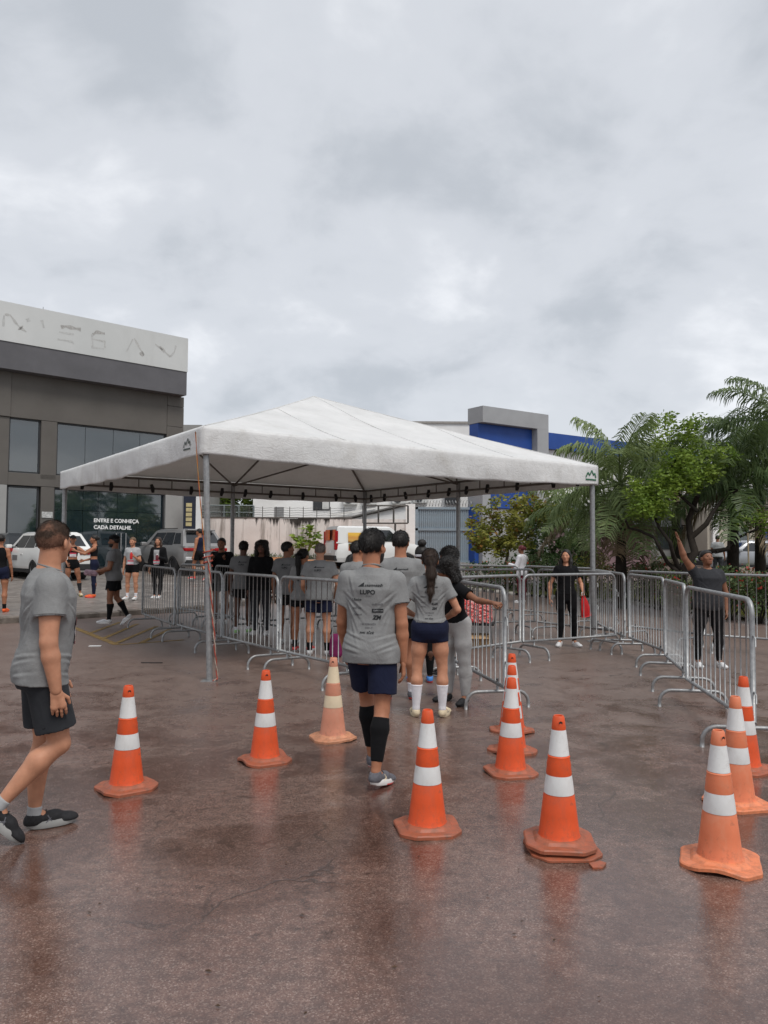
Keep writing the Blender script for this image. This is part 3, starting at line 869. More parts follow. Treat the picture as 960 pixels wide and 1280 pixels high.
# beige shop farther right
BEI = vary('beige_render', (0.46, 0.42, 0.35), 0.8, 0.1, 0.6)
bs = tag(empty('beige_shop', (20, 45, 0)), 'low beige shop with blue door behind the parked silver car', 'building')
bx0 = D(884, 650, 46).x
MB().box((bx0 - 20, 1, 0), (bx0 - 20 + 14, 8, D(900, 622, 46).z)).build('wall', BEI, bs)
MB().box((bx0 - 20.2, 0.6, D(900, 622, 46).z), (bx0 - 20 + 14, 8, D(900, 614, 46).z)).build('roof_edge', DGREY, bs)
dx = D(952, 650, 46).x - 20
MB().box((dx, 0.93, 0.3), (dx + 1.6, 0.98, 2.7)).build('door', BLUE, bs)
px_ = D(889, 650, 46).x - 20
MB().box((px_, 0.75, 0.3), (px_ + 0.35, 0.98, D(900, 625, 46).z)).build('pier', WH, bs)
pw = D(915, 650, 46).x - 20
MB().box((pw - 0.2, 0.93, 1.4), (pw + 1.0, 0.97, 2.9)).build('window', GLASS, bs)

# bare sign frame on a post, dark totem, mesh fence
sf = tag(empty('sign_frame', (D(481, 660, 38).x, 38.0, fz(0, 38))), 'empty black rectangular sign frame on a thin post', 'sign frame')
fx = lambda px, py: D(px, py, 38) - sf.location
for a, b in (((454, 632), (510, 632)), ((454, 654), (510, 654)), ((454, 632), (454, 654)), ((510, 632), (510, 654)), ((473, 632), (473, 654)), ((492, 632), (492, 654))):
    MB().tube([fx(*a), fx(*b)], 0.045, 6).build('bar', DARKMETAL, sf)
MB().tube([(fx(494, 654).x, 0, 0), fx(494, 654)], 0.05, 8).build('post', DARKMETAL, sf)
tt = tag(empty('totem_sign', (D(239, 650, 33).x, 33.0, fz(-8, 33))), 'narrow dark blue totem sign with pale number blocks beside the showroom', 'sign')
z1t = D(239, 606, 33).z - tt.location.z
NAVY = vary('navy_panel', (0.02, 0.024, 0.04), 0.4)
MB().box((-0.32, -0.1, 0), (0.2, 0.1, z1t)).build('panel', NAVY, tt)
MB().box((0.21, -0.08, 1.2), (0.42, 0.08, z1t)).build('side_panel', WHITE, tt)
for k in range(5):
    z = D(239, 629 + k * 6, 33).z - tt.location.z
    MB().box((-0.2, -0.125, z - 0.16), (0.05, -0.102, z)).build('number_block', vary('pale_amber', (0.5, 0.42, 0.22), 0.5), tt)
bxm = MB().box((-0.05, -0.3, 0.9), (0.42, -0.13, 1.5)).build('meter_box', vary('light_box', (0.5, 0.5, 0.48), 0.6, 0.2, 12), tt)
fe = tag(empty('pipe_fence', (D(243, 640, 41.5).x, 41.5, zt - 0.1)), 'grey tubular mesh fence standing above the stained wall', 'fence')
fl = D(317, 640, 41.5).x - fe.location.x; fh = D(300, 632, 41.5).z - fe.location.z
FEN = vary('grey_green_pipe', (0.22, 0.25, 0.25), 0.5, 0.1, metal=0.3)
for z in (0.1, fh * 0.55, fh):
    MB().tube([(0, 0, z), (fl, 0, z)], 0.04, 6).build('rail', FEN, fe)
for k in range(5):
    MB().tube([(fl * k / 4, 0, 0), (fl * k / 4, 0, fh)], 0.05, 6).build('post', FEN, fe)
wm = MB()
for k in range(40):
    wm.tube([(fl * k / 40, 0.02, 0.1), (fl * (k + 1.6) / 41.6, 0.02, fh)], 0.009, 3, False)
    wm.tube([(fl * (k + 1.6) / 41.6, 0.03, 0.1), (fl * k / 40, 0.03, fh)], 0.009, 3, False)
o = wm.build('wire_mesh', FEN, fe); o['kind'] = 'stuff'
# =================================================================== TREES AND PLANTS
def leaf_cloud(name, centres, per, spread, size, mat, parent, seed=0, flat=0.35, aspect=0.5, down=0.0):
    """many leaf-shaped faces round the twig ends given in centres"""
    rg = np.random.default_rng(seed)
    C = np.repeat(np.asarray(centres, float), per, 0)
    n = len(C)
    off = rg.normal(size=(n, 3)); off /= np.linalg.norm(off, axis=1)[:, None]
    off *= (rg.random(n) ** 0.5)[:, None]
    sp = np.asarray(spread) if np.ndim(spread) else np.array([spread] * 3)
    Pp = C + off * sp
    ax = rg.normal(size=(n, 3)); ax[:, 2] = ax[:, 2] * flat - down
    ax /= np.linalg.norm(ax, axis=1)[:, None]
    b = rg.normal(size=(n, 3)); b -= ax * (b * ax).sum(1)[:, None]; b /= np.linalg.norm(b, axis=1)[:, None]
    nz = np.cross(ax, b)
    L = size * rg.uniform(0.6, 1.3, n)[:, None]
    V = np.stack([Pp, Pp + ax * L * 0.5 + b * L * aspect * 0.5 + nz * L * 0.08, Pp + ax * L, Pp + ax * L * 0.5 - b * L * aspect * 0.5 + nz * L * 0.08], 1).reshape(-1, 3)
    F = np.arange(4 * n).reshape(-1, 4)
    base = np.repeat(rg.random(len(centres)), per)
    o = link(name, np_mesh(name, V, F, np.clip(base * 0.6 + rg.random(n) * 0.4, 0, 1)), mat, parent)
    return o
BARK = vary('dark_bark', (0.022, 0.017, 0.013), 0.9, 0.3, 9, 0.6, 30)
BARKG = vary('grey_bark', (0.14, 0.115, 0.09), 0.9, 0.3, 9, 0.6, 30)
G_BRIGHT = mat_leaf('bright_green_leaf', (0.11, 0.20, 0.02), (0.30, 0.40, 0.06))
G_MID = mat_leaf('mid_green_leaf', (0.035, 0.085, 0.02), (0.09, 0.16, 0.04))
G_DARK = mat_leaf('dark_green_leaf', (0.06, 0.105, 0.038), (0.16, 0.215, 0.07))
G_OLIVE = mat_leaf('yellowing_leaf', (0.13, 0.17, 0.03), (0.40, 0.36, 0.07))
G_ORANGE = mat_leaf('orange_leaf', (0.24, 0.10, 0.02), (0.33, 0.19, 0.04))
G_PALM = mat_leaf('palm_leaflet', (0.125, 0.185, 0.065), (0.28, 0.345, 0.13), 0.35)
G_DRY = mat_leaf('dry_palm_leaf', (0.15, 0.11, 0.06), (0.28, 0.21, 0.12), 0.15)
F_RED = mat_leaf('red_petal', (0.24, 0.02, 0.015), (0.45, 0.06, 0.03), 0.2)
F_ORA = mat_leaf('coral_petal', (0.38, 0.09, 0.03), (0.55, 0.18, 0.06), 0.2)

def limb(a, b, r0, r1, wob, rnd, n=6):
    a = Vector(a); b = Vector(b); L = (b - a).length
    pts = []
    for i in range(n + 1):
        t = i / n
        p = a.lerp(b, t)
        if 0 < i < n: p += Vector((rnd.uniform(-1, 1), rnd.uniform(-1, 1), rnd.uniform(-0.5, 0.5))) * wob * L
        pts.append(p)
    return pts, [r0 + (r1 - r0) * i / n for i in range(n + 1)]
def tree(name, label, base, blobs, trunk_h, r0, mat, bark, per, size, seed, ntw=26, cat='tree', group=None, extra=None, aspect=0.5, fork=None):
    """blobs: (x,y,z,rx,ry,rz) crown masses relative to the base"""
    rnd = random.Random(seed)
    root = tag(empty(name, base), label, cat, group)
    tb = MB()
    pts, rs = limb((0, 0, -0.1), (fork or (0, 0, trunk_h)), r0, r0 * 0.7, 0.03, rnd)
    tb.tube(pts, rs, 7)
    top = pts[-1]
    cents = []
    for bx in blobs:
        c = Vector(bx[:3]); rr = bx[3:]
        pts, rs = limb(top, c, r0 * 0.5, r0 * 0.16, 0.07, rnd)
        tb.tube(pts, rs, 6)
        for k in range(ntw):
            v = Vector((rnd.gauss(0, 1), rnd.gauss(0, 1), rnd.gauss(0, 1))).normalized() * rnd.random() ** 0.4
            e = c + Vector((v.x * rr[0], v.y * rr[1], v.z * rr[2]))
            cents.append(e)
            if k % 3 == 0:
                p2, r2 = limb(pts[-2], e, r0 * 0.14, r0 * 0.04, 0.08, rnd, 4)
                tb.tube(p2, r2, 4, False)
    tb.build('trunk', bark, root, smooth=True)
    leaf_cloud('crown', cents, per, min(0.28 * max(blobs[0][3], 0.5), 0.45), size, mat, root, seed, aspect=aspect)
    if extra:
        leaf_cloud(extra[0], [c for i, c in enumerate(cents) if i % extra[3] == 0], extra[2], 0.25, size, extra[1], root, seed + 1, aspect=aspect)
    return root
def at_ground(px, y, extra=0.0):
    p = D(px, 684, y)
    return Vector((p.x, y, gz(p.x, y) + extra))
def rel(base, px, py, y):
    return D(px, py, y) - base
# yellowing tree under the canopy edge
b = at_ground(634, 27, 0.05)
bl = []
for px, py, rx, rz in ((612, 655, 0.75, 0.8), (640, 640, 0.8, 0.75), (668, 632, 0.75, 0.6), (622, 682, 0.7, 0.35), (652, 666, 0.85, 0.55), (690, 650, 0.7, 0.8), (598, 676, 0.45, 0.5)):
    r_ = rel(b, px, py, 27); bl.append((r_.x, r_.y + random.uniform(-0.5, 0.5), r_.z, rx, 0.8, rz))
tree('yellowing_tree', 'small tree with yellowing olive and orange leaves by the blue shop', b, bl, 1.3, 0.07, G_OLIVE, BARKG, 34, 0.15, 3, 22, extra=('orange_leaves', G_ORANGE, 12, 4), aspect=0.55)
# green tree behind the yellowing one, half hidden
b = at_ground(690, 29, 0.05)
bl = [(rel(b, px, py, 29).x, random.uniform(-0.5, 0.5), rel(b, px, py, 29).z, 0.9, 0.9, 0.9) for px, py in ((678, 640), (700, 660), (690, 685), (665, 690), (715, 690))]
tree('leafy_shrub_tree', 'bushy green tree between the yellowing tree and the palm', b, bl, 1.0, 0.07, G_MID, BARKG, 40, 0.16, 5, 22)
# bright green tree with black forking branches at the right
b = at_ground(852, 18.3, 0.05)
rt = tag(empty('forked_tree', b), 'bright green tree with black forking limbs beside the waving woman', 'tree')
rnd = random.Random(8)
tb = MB()
def px_path(pts, r0, r1, y=18.3):
    q = [rel(b, x, yy, y) for x, yy in pts]
    q = [v + Vector((0, 0.25 * math.sin(i * 1.7 + r0 * 90), 0)) for i, v in enumerate(q)]
    r0, r1 = r0 * 0.72, r1 * 0.8
    tb.tube(q, [r0 + (r1 - r0) * i / (len(q) - 1) for i in range(len(q))], 8)
px_path([(852, 745), (855, 710), (864, 690), (866, 670), (864, 650), (868, 620)], 0.16, 0.07)
px_path([(866, 672), (878, 655), (890, 640), (908, 625), (922, 612)], 0.10, 0.03)
px_path([(854, 712), (842, 695), (833, 678), (825, 660), (821, 640), (815, 620)], 0.085, 0.03)
px_path([(850, 716), (838, 703), (824, 690), (815, 672), (803, 663), (788, 660), (778, 650)], 0.075, 0.025)
px_path([(864, 695), (884, 690), (905, 686), (912, 672), (925, 650), (932, 632)], 0.085, 0.03)
px_path([(890, 690), (910, 688), (926, 672), (940, 662), (955, 652)], 0.06, 0.025)
px_path([(868, 640), (850, 615), (838, 590), (850, 560)], 0.06, 0.02)
tb.build('trunk', BARK, rt, smooth=True)
cents = []
def crown_px(spots, y, n, ry):
    out = []
    for px, py, r_ in spots:
        c = rel(b, px, py, y)
        for k in range(n):
            v = Vector((rnd.gauss(0, 1), rnd.gauss(0, 1), rnd.gauss(0, 1))).normalized() * rnd.random() ** 0.45
            out.append(c + Vector((v.x * r_, v.y * ry, v.z * r_ * 0.8)))
    return out
cents = crown_px([(812, 622, 0.5), (830, 605, 0.5), (850, 592, 0.5), (872, 585, 0.5), (890, 575, 0.45), (820, 640, 0.35), (845, 575, 0.35), (800, 635, 0.3), (800, 612, 0.4), (862, 600, 0.4)], 18.3, 12, 0.7) + crown_px([(855, 545, 0.5), (848, 525, 0.4), (838, 548, 0.4), (872, 530, 0.35)], 18.3, 6, 0.6)
leaf_cloud('crown', cents, 48, 0.2, 0.105, G_BRIGHT, rt, 4, aspect=0.45)
b2 = b
cents = crown_px([(935, 640, 0.35), (948, 655, 0.35), (925, 650, 0.25)], 18.3, 9, 0.5)
leaf_cloud('crown', cents, 40, 0.2, 0.10, G_BRIGHT, rt, 14, aspect=0.45)

# palms: trunk and single fronds
def frond(length, elev, droop, rnd, nleaf, leaf_len, hang):
    """one frond in the xz plane growing along +x; returns rachis mesh pieces and leaflets"""
    mb = MB()
    pts = []
    a = elev
    p = Vector((0, 0, 0))
    N = 14
    for i in range(N + 1):
        pts.append(p.copy())
        a2 = elev - droop * (i / N) ** 1.5
        p = p + Vector((math.cos(a2), 0, math.sin(a2))) * length / N
    mb.tube(pts, [0.022 * (1 - 0.85 * i / N) + 0.003 for i in range(N + 1)], 4)
    for k in range(nleaf):
        t = 0.14 + 0.86 * (k + rnd.random() * 0.6) / nleaf
        i = min(int(t * N), N - 1); f = t * N - i
        q = pts[i].lerp(pts[i + 1], f); tang = (pts[i + 1] - pts[i]).normalized()
        ll = leaf_len * (0.45 + 0.75 * math.sin(math.pi * min(1, t * 0.93 + 0.08))) * rnd.uniform(0.8, 1.15)
        for sgn in (-1, 1):
            side = Vector((0, sgn, 0)); nrm = tang.cross(side)
            d0 = (tang * rnd.uniform(0.45, 0.8) + side * rnd.uniform(0.7, 1.0) + Vector((0, 0, rnd.uniform(0.05, 0.5)))).normalized()
            m1 = q + d0 * ll * 0.42
            d1 = (d0 * 0.75 + Vector((0, 0, -hang * rnd.uniform(0.6, 1.2)))).normalized()
            m2 = m1 + d1 * ll * 0.38
            d2 = (d1 * 0.55 + Vector((0, 0, -hang * 1.3))).normalized()
            m3 = m2 + d2 * ll * 0.32
            w = 0.017
            wv = tang * w
            mb.mi = 0
            mb.add([q - wv * 0.5, q + wv * 0.5, m1 + wv, m1 - wv, m2 + wv * 0.75, m2 - wv * 0.75, m3], [(0, 1, 2, 3), (3, 2, 4, 5), (5, 4, 6)])
    return mb
def palm(name, label, base, crown_z, r, n, length, seed, mat=G_PALM, hang=0.7, nleaf=46, leaf_len=0.55, dry=5, lean=(0, 0), emax=80, emin=-40, skirt=0):
    rnd = random.Random(seed)
    root = tag(empty(name, base), label, 'palm tree', 'palms in the garden bed')
    tb = MB()
    top = Vector((lean[0], lean[1], crown_z))
    pts = [Vector((0, 0, -0.1)).lerp(top, i / 10) for i in range(11)]
    tb.tube(pts, [r * (1.25 - 0.4 * i / 10) * (1 + 0.06 * (i % 2)) for i in range(11)], 10)
    tb.build('trunk', BARK, root, smooth=True)
    for k in range(n):
        az = k * 2.399963 + rnd.uniform(-0.25, 0.25)
        e = R(emax - (emax - emin) * (k / (n - 1)) ** 0.85)
        m = frond(length * rnd.uniform(0.8, 1.1), e, R(rnd.uniform(55, 95)) if e > 0 else R(45), rnd, nleaf, leaf_len, hang)
        me = m.mesh('frond')
        me.attributes.new('rnd', 'FLOAT', 'FACE').data.foreach_set('value', np.clip(np.random.default_rng(seed * 100 + k).normal(0.35 + 0.3 * (e > 0.5), 0.2, len(me.polygons)), 0, 1).astype(np.float32))
        o = link('frond', me, G_DRY if k >= n - dry else mat, root)
        o.location = top + Vector((0, 0, 0.05 - 0.12 * k / n))
        o.rotation_euler = (0, 0, az)
    return root
b = at_ground(776, 20.5, 0.05)
palm('palm_tree', 'feathery palm with drooping fronds just behind the canopy right pole', b, D(776, 606, 20.5).z - b.z, 0.13, 30, 2.25, 31, hang=0.9, emax=88, emin=-62, nleaf=54, leaf_len=0.75, dry=4)
b = at_ground(915, 19.4, 0.05)
palm('palm_tree', 'tallest palm with dark drooping fronds at the right edge', b, D(917, 606, 19.4).z - b.z, 0.13, 24, 2.1, 32, G_DARK, hang=1.0, lean=(0.05, 0), emax=80, emin=-35, nleaf=50, leaf_len=0.62, dry=2)
b = at_ground(985, 19.5, 0.05)
palm('palm_tree', 'palm whose high fronds enter from the right edge of the picture', b, D(985, 535, 19.5).z - b.z, 0.14, 20, 2.1, 33, G_DARK, hang=0.9, emax=80, emin=-25, nleaf=48, leaf_len=0.6, dry=0)
b = at_ground(728, 24.5, 0.05)
palm('palm_tree', 'paler palm with arching fronds between the shrub tree and the canopy pole', b, D(728, 640, 24.5).z - b.z, 0.12, 18, 2.0, 34, hang=0.9, emax=80, emin=-30, nleaf=46, leaf_len=0.62, dry=2)
b = at_ground(950, 22.5, 0.05)
palm('palm_tree', 'dense palm filling the gap between the forked tree and the right edge', b, D(950, 585, 22.5).z - b.z, 0.13, 24, 2.3, 36, G_DARK, hang=0.95, emax=84, emin=-40, nleaf=52, leaf_len=0.7, dry=3)
b = at_ground(845, 23.5, 0.05)
palm('palm_tree', 'background palm seen between the bright tree and the left palm', b, D(838, 600, 23.5).z - b.z, 0.12, 16, 2.1, 35, hang=0.8, emax=84, emin=-15, nleaf=44, leaf_len=0.6, dry=1)

# hedge bushes along the bed
def bush(label, px, y, w, h, seed, leaf=G_DARK, flower=None, size=0.085, dens=44, nm='bush'):
    rnd = random.Random(seed)
    base = at_ground(px, y, 0.05)
    root = tag(empty(nm, base), label, 'bush', 'bushes of the garden bed')
    cents = []
    for k in range(int(22 * w)):
        a = rnd.random() * 6.28; q = math.sqrt(rnd.random())
        cents.append(Vector((q * math.cos(a) * w * 0.5, q * math.sin(a) * 0.42, h * (0.18 + 0.74 * rnd.random() ** 0.8) * (1 - 0.25 * q))))
    leaf_cloud('foliage', cents, dens, 0.19, size, leaf, root, seed, flat=0.8)
    sb = MB()
    for k in range(8):
        c = cents[k]
        sb.tube([(c.x * 0.2, c.y * 0.2, -0.05), (c.x * 0.7, c.y * 0.7, c.z * 0.6), tuple(c)], [0.018, 0.012, 0.006], 4)
    sb.build('stem', BARK, root)
    if flower:
        fc = [c + Vector((0, -0.12, 0.08)) for c in cents if rnd.random() < 0.6]
        _fl = leaf_cloud('flowers', fc, 7, 0.16, 0.06, flower, root, seed + 3, aspect=0.9); _fl['kind'] = 'stuff'
    return root
bush('low coral-flowered bush in front of the blue pier', 606, 25.6, 1.3, 1.0, 41, G_MID, F_ORA)
bush('coral-red flowered bush under the yellowing tree', 634, 25.2, 1.5, 0.95, 42, G_MID, F_ORA)
bush('dark bush directly behind the person in the white jacket', 662, 24.4, 1.5, 1.2, 43, G_DARK, F_RED)
bush('dark green bush between the white jacket and the woman with the red bag', 688, 24.0, 1.6, 1.5, 44)
bush('tall leafy bush behind the head of the woman with the red bag', 716, 23.6, 1.6, 1.75, 45, G_MID)
bush('yellow-green bush beside the canopy right pole', 742, 22.8, 1.2, 1.6, 46, G_OLIVE)
bush('dark bush at the foot of the feathery palm', 790, 21.6, 1.5, 1.3, 47, G_DARK, F_RED)
bush('flowering bush below the pale wooden beam', 822, 20.2, 1.6, 1.35, 48, G_DARK, F_RED)
bush('dark flowering bush left of the waving woman', 852, 18.4, 1.4, 1.25, 49, G_DARK, F_RED)
bush('dark hedge bush just right of the waving woman', 908, 17.6, 1.5, 1.35, 50, G_DARK, F_RED)
bush('red-flowered hedge bush at the right edge', 945, 16.9, 1.4, 1.35, 51, G_DARK, F_RED)
bush('hedge bush cut by the right edge of the picture', 985, 16.6, 1.4, 1.4, 52, G_DARK, F_RED)
# low grass tufts on the bed
gr = []
rnd = random.Random(77)
for k in range(420):
    i = rnd.randrange(1, 5); a = Vector(bed_edge[i]).lerp(Vector(bed_edge[i + 1]), rnd.random())
    q = rnd.uniform(0.2, 1.3)
    gr.append(Vector((a.x + q * 0.85, a.y + q * 0.53, gz(a.x, a.y) + 0.09)))
tag(leaf_cloud('grass', gr, 14, (0.2, 0.2, 0.04), 0.15, G_OLIVE, None, 9, flat=3.0, aspect=0.12), 'low yellow-green grass in the garden bed', 'grass', kind='stuff')
# young broad plants in the far bed
for i, (px, y, h) in enumerate(((838, 24, 1.55), (856, 25, 1.5))):
    b = at_ground(px, y, 0.05)
    rt = tag(empty('young_plant', b), ('young yellow-green plant behind the waving arm', 'pale young plant just right of its twin, behind the waving arm')[i], 'plant')
    MB().tube([(0, 0, -0.05), (0.03, 0, h * 0.7)], [0.03, 0.015], 6).build('stem', BARKG, rt)
    for k in range(9):
        a = k * 2.4
        m = MB(); L = 0.75
        pts = [Vector((math.cos(a) * L * t, math.sin(a) * L * t, h * 0.7 + L * (0.9 * t - 0.95 * t * t))) for t in (0, 0.25, 0.5, 0.75, 1)]
        sd = Vector((-math.sin(a), math.cos(a), 0))
        w = (0.015, 0.07, 0.09, 0.07, 0.005)
        vs = [v for p_, ww in zip(pts, w) for v in (p_ - sd * ww, p_ + sd * ww)]
        m.add(vs, [(2 * j, 2 * j + 1, 2 * j + 3, 2 * j + 2) for j in range(4)])
        me = m.mesh('leaf'); me.attributes.new('rnd', 'FLOAT', 'FACE').data.foreach_set('value', [0.5 + 0.1 * (k % 4)] * 4)
        link('leaf', me, G_BRIGHT, rt)
# pale wooden beam in the bed
bp = D(813, 705, 22.5); bq = D(848, 702, 21.8)
tag(MB().tube([bp, bq], [0.1, 0.09], 8).build('wooden_beam', vary('pale_timber', (0.36, 0.30, 0.23), 0.8, 0.15)), 'pale wooden beam lying across the garden bed', 'beam')
for i, (px, py, y) in enumerate(((816, 705, 22.4), (845, 702, 21.9))):
    q = D(px, py, y)
    tag(MB().tube([(q.x, y, gz(q.x, y)), (q.x, y, q.z - 0.1)], 0.06, 6).build('beam_post', BARKG), ('stubby post under the farther end of the pale beam', 'stubby post under the nearer end of the pale beam')[i], 'post')
# thin stake in front of the hedge, right
q = P(938, 775)
tag(MB().tube([(q.x, q.y, 0), (q.x - 0.03, q.y, 2.0)], 0.02, 6).build('stake', vary('weathered_stick', (0.30, 0.24, 0.16), 0.9)), 'thin weathered stake standing by the right hedge', 'stake')
# papaya-like sapling against the stained wall and a tree behind the wall
b = Vector((D(382, 690, 39.2).x, 39.2, fz(-4, 39.2)))
bl = [(rel(b, px, py, 39.2).x, random.uniform(-0.3, 0.3), rel(b, px, py, 39.2).z, 0.30, 0.3, 0.2) for px, py in ((371, 672), (382, 662), (393, 670), (376, 680), (390, 681))]
tree('sapling', 'small leafy sapling growing against the stained wall', b, bl, 0.7, 0.035, G_BRIGHT, BARKG, 5, 0.34, 61, 6, cat='sapling')
rnd = random.Random(71)
b = Vector((D(285, 640, 50).x, 50, 1.0))
bl = [(rel(b, px, py, 50).x, rnd.uniform(-1, 1), rel(b, px, py, 50).z, 1.3, 1.2, 1.1) for px, py in ((258, 640), (275, 632), (292, 625), (310, 636), (300, 645), (268, 622), (318, 628), (248, 630), (335, 632))]
tree('broad_tree', 'green tree standing behind the stained wall and pipe fence', b, bl, 1.8, 0.2, G_BRIGHT, BARK, 38, 0.24, 62, 24)
# weeds at the foot of the wall
wd = []
for k in range(150):
    x = rnd.uniform(x0 + 1, x2 - 1); wd.append(Vector((x, WY - rnd.uniform(0.05, 0.5), fz(x, 39.6) + 0.05)))
tag(leaf_cloud('weeds', wd, 10, (0.22, 0.12, 0.12), 0.2, G_DARK, None, 19, flat=2.5, aspect=0.2), 'dark weeds along the foot of the stained wall', 'weeds', kind='stuff')
# =================================================================== CANOPY TENT
T0 = Vector((-2.202, 9.269, 0)); TL = 7.283; TH = R(54.69)
TU = Vector((math.sin(TH), math.cos(TH), 0)); TV = Vector((-math.cos(TH), math.sin(TH), 0))
HB, HT, HA = 2.757, 3.076, 4.447
tent = tag(empty('canopy_tent', T0), 'large white pyramid canopy tent on steel poles over the queue', 'tent')
def tp(u, v, z): return TU * (u * TL) + TV * (v * TL) + Vector((0, 0, z))
# roof cloth: square grid, pyramid with slight sag, wrinkles and seams along the hips
N = 72
ug = np.linspace(0, 1, N + 1)
Ug, Vg = np.meshgrid(ug, ug, indexing='ij')
dist = np.minimum(np.minimum(Ug, 1 - Ug), np.minimum(Vg, 1 - Vg)) * 2
along = np.where(np.minimum(Ug, 1 - Ug) < np.minimum(Vg, 1 - Vg), Vg, Ug)
Zg = HT + (HA - HT) * (dist * 0.93 + 0.07 * dist ** 2)
hip = np.abs(np.minimum(Ug, 1 - Ug) - np.minimum(Vg, 1 - Vg))
Zg -= 0.05 * np.sin(np.pi * np.clip(dist, 0, 1)) * np.clip(hip * 4, 0, 1)
Zg += 0.003 * np.clip(dist * 8, 0, 1) * np.sin(Ug * 41 + 3 * np.sin(Vg * 9)) * np.sin(Vg * 37 + 2 * np.sin(Ug * 7))
V = (np.outer(Ug.ravel() * TL, TU) + np.outer(Vg.ravel() * TL, TV)); V[:, 2] = Zg.ravel()
i, j = np.meshgrid(np.arange(N), np.arange(N), indexing='ij'); a = (i * (N + 1) + j).ravel()
same = ((i < N // 2) == (j < N // 2)).ravel()[:, None]
F = np.concatenate([np.where(same, np.stack([a, a + N + 1, a + N + 2], 1), np.stack([a, a + N + 1, a + 1], 1)), np.where(same, np.stack([a, a + N + 2, a + 1], 1), np.stack([a + N + 1, a + N + 2, a + 1], 1))])
o = link('roof_cloth', np_mesh('roof_cloth', V, F), CANVAS, tent, True)
m = o.modifiers.new('thick', 'SOLIDIFY'); m.thickness = 0.006; m.offset = -1
# welded seams: along the hips and three per face
def roof_z(u, v):
    du, dv = min(u, 1 - u), min(v, 1 - v)
    dd_ = min(du, dv) * 2; hp_ = abs(du - dv)
    return HT + (HA - HT) * (dd_ * 0.93 + 0.07 * dd_ ** 2) - 0.05 * math.sin(math.pi * min(1, dd_)) * min(1, hp_ * 4)
for (a_, b_) in (((0, 0), (0.5, 0.5)), ((1, 0), (0.5, 0.5)), ((1, 1), (0.5, 0.5)), ((0, 1), (0.5, 0.5)), ((0.28, 0), (0.28, 0.28)), ((0.5, 0), (0.5, 0.5)), ((0.72, 0), (0.72, 0.28)), ((0, 0.28), (0.28, 0.28)), ((0, 0.5), (0.5, 0.5)), ((0, 0.72), (0.28, 0.72))):
    pts_ = []
    for k in range(25):
        t = k / 24; u_ = a_[0] + (b_[0] - a_[0]) * t; v_ = a_[1] + (b_[1] - a_[1]) * t
        pts_.append(tp(u_, v_, roof_z(u_, v_) + 0.003))
    MB().tube(pts_, 0.007, 5).build('seam', CANVASV, tent, smooth=True)
# valances: hanging skirts on four sides
def valance(c0, c1, out, seed, sag):
    rg = np.random.default_rng(seed)
    n, k = 90, 12
    V = []
    ph = rg.random(4) * 6
    for i in range(n + 1):
        t = i / n
        for j in range(k + 1):
            s = j / k
            drop = (HT - HB + 0.02) + sag * math.sin(math.pi * t) + 0.007 * math.sin(t * 40 + ph[0])
            dr_ = (Vector(c1) - Vector(c0)).normalized() * 0.02
            q = (Vector(c0) - dr_).lerp(Vector(c1) + dr_, t)
            w = s * (0.012 * math.sin(t * 22 + ph[1] + s * 2) + 0.008 * math.sin(t * 51 + ph[2] - 3 * s) + 0.02 * math.sin(t * 9 + ph[3])) * min(1, 6 * t, 6 * (1 - t)) + 0.02
            bulge = 0.012 * math.sin(math.pi * s) * min(1, 8 * t, 8 * (1 - t))
            p = q + out * (w + bulge) + Vector((0, 0, -drop * s))
            if j == 0: p += Vector((0, 0, 0.004)) - out * 0.015
            V.append(p)
    F = []
    for i in range(n):
        for j in range(k):
            a = i * (k + 1) + j
            F.append((a, a + 1, a + k + 2, a + k + 1))
    o = link('valance', np_mesh('valance', [tuple(v) for v in V], F), CANVASV, tent, True)
    m = o.modifiers.new('thick', 'SOLIDIFY'); m.thickness = 0.004
    return o
cs = [tp(0, 0, HT), tp(1, 0, HT), tp(1, 1, HT), tp(0, 1, HT)]
ext = 0.02
VAL = [valance(cs[0], cs[1], -TV, 1, 0.075), valance(cs[1], cs[2], TU, 2, 0.03), valance(cs[2], cs[3], TV, 3, 0.03), valance(cs[3], cs[0], -TU, 4, 0.06)]
# poles
def pole(top, base, r, name='pole'):
    mb = MB().tube([base, top], r, 12)
    mb.box((base[0] - 0.09, base[1] - 0.09, base[2]), (base[0] + 0.09, base[1] + 0.09, base[2] + 0.008))
    return mb.build(name, GALV, tent, smooth=False)
b0 = P(262, 851) - T0
pole(tp(0.008, 0.008, HT - 0.03), b0, 0.037)
for u, v in ((1, 0), (0, 1)):
    pole(tp(u * 0.985 + 0.008, v * 0.985 + 0.008, HT - 0.03), tp(u * 0.985 + 0.008, v * 0.985 + 0.008, 0.0), 0.045)
for u, v in ((0.992, 0.992), (0.992, 0.5), (0.5, 0.992)):
    q = tp(u, v, 0) + T0
    pole(tp(u, v, HT - 0.03), tp(u, v, fz(q.x, q.y)), 0.045)
TUBE = vary('weathered_tube', (0.16, 0.145, 0.13), 0.55, 0.25, 8, metal=0.4)
def beam(a, b, r=0.022, nm='beam'):
    MB().tube([a, b], r, 8).build(nm, TUBE, tent)
e = 0.012
edges = [((e, e), (1 - e, e)), ((1 - e, e), (1 - e, 1 - e)), ((1 - e, 1 - e), (e, 1 - e)), ((e, 1 - e), (e, e))]
for (a, b) in edges:
    beam(tp(*a, HT - 0.05), tp(*b, HT - 0.05), 0.025)
    beam(tp(*a, HB + 0.07), tp(*b, HB + 0.07), 0.022)
    for k in range(1, 10):
        t = k / 10
        q = (a[0] + (b[0] - a[0]) * t, a[1] + (b[1] - a[1]) * t)
        beam(tp(*q, HB + 0.07), tp(*q, HT - 0.05), 0.012, 'strut')
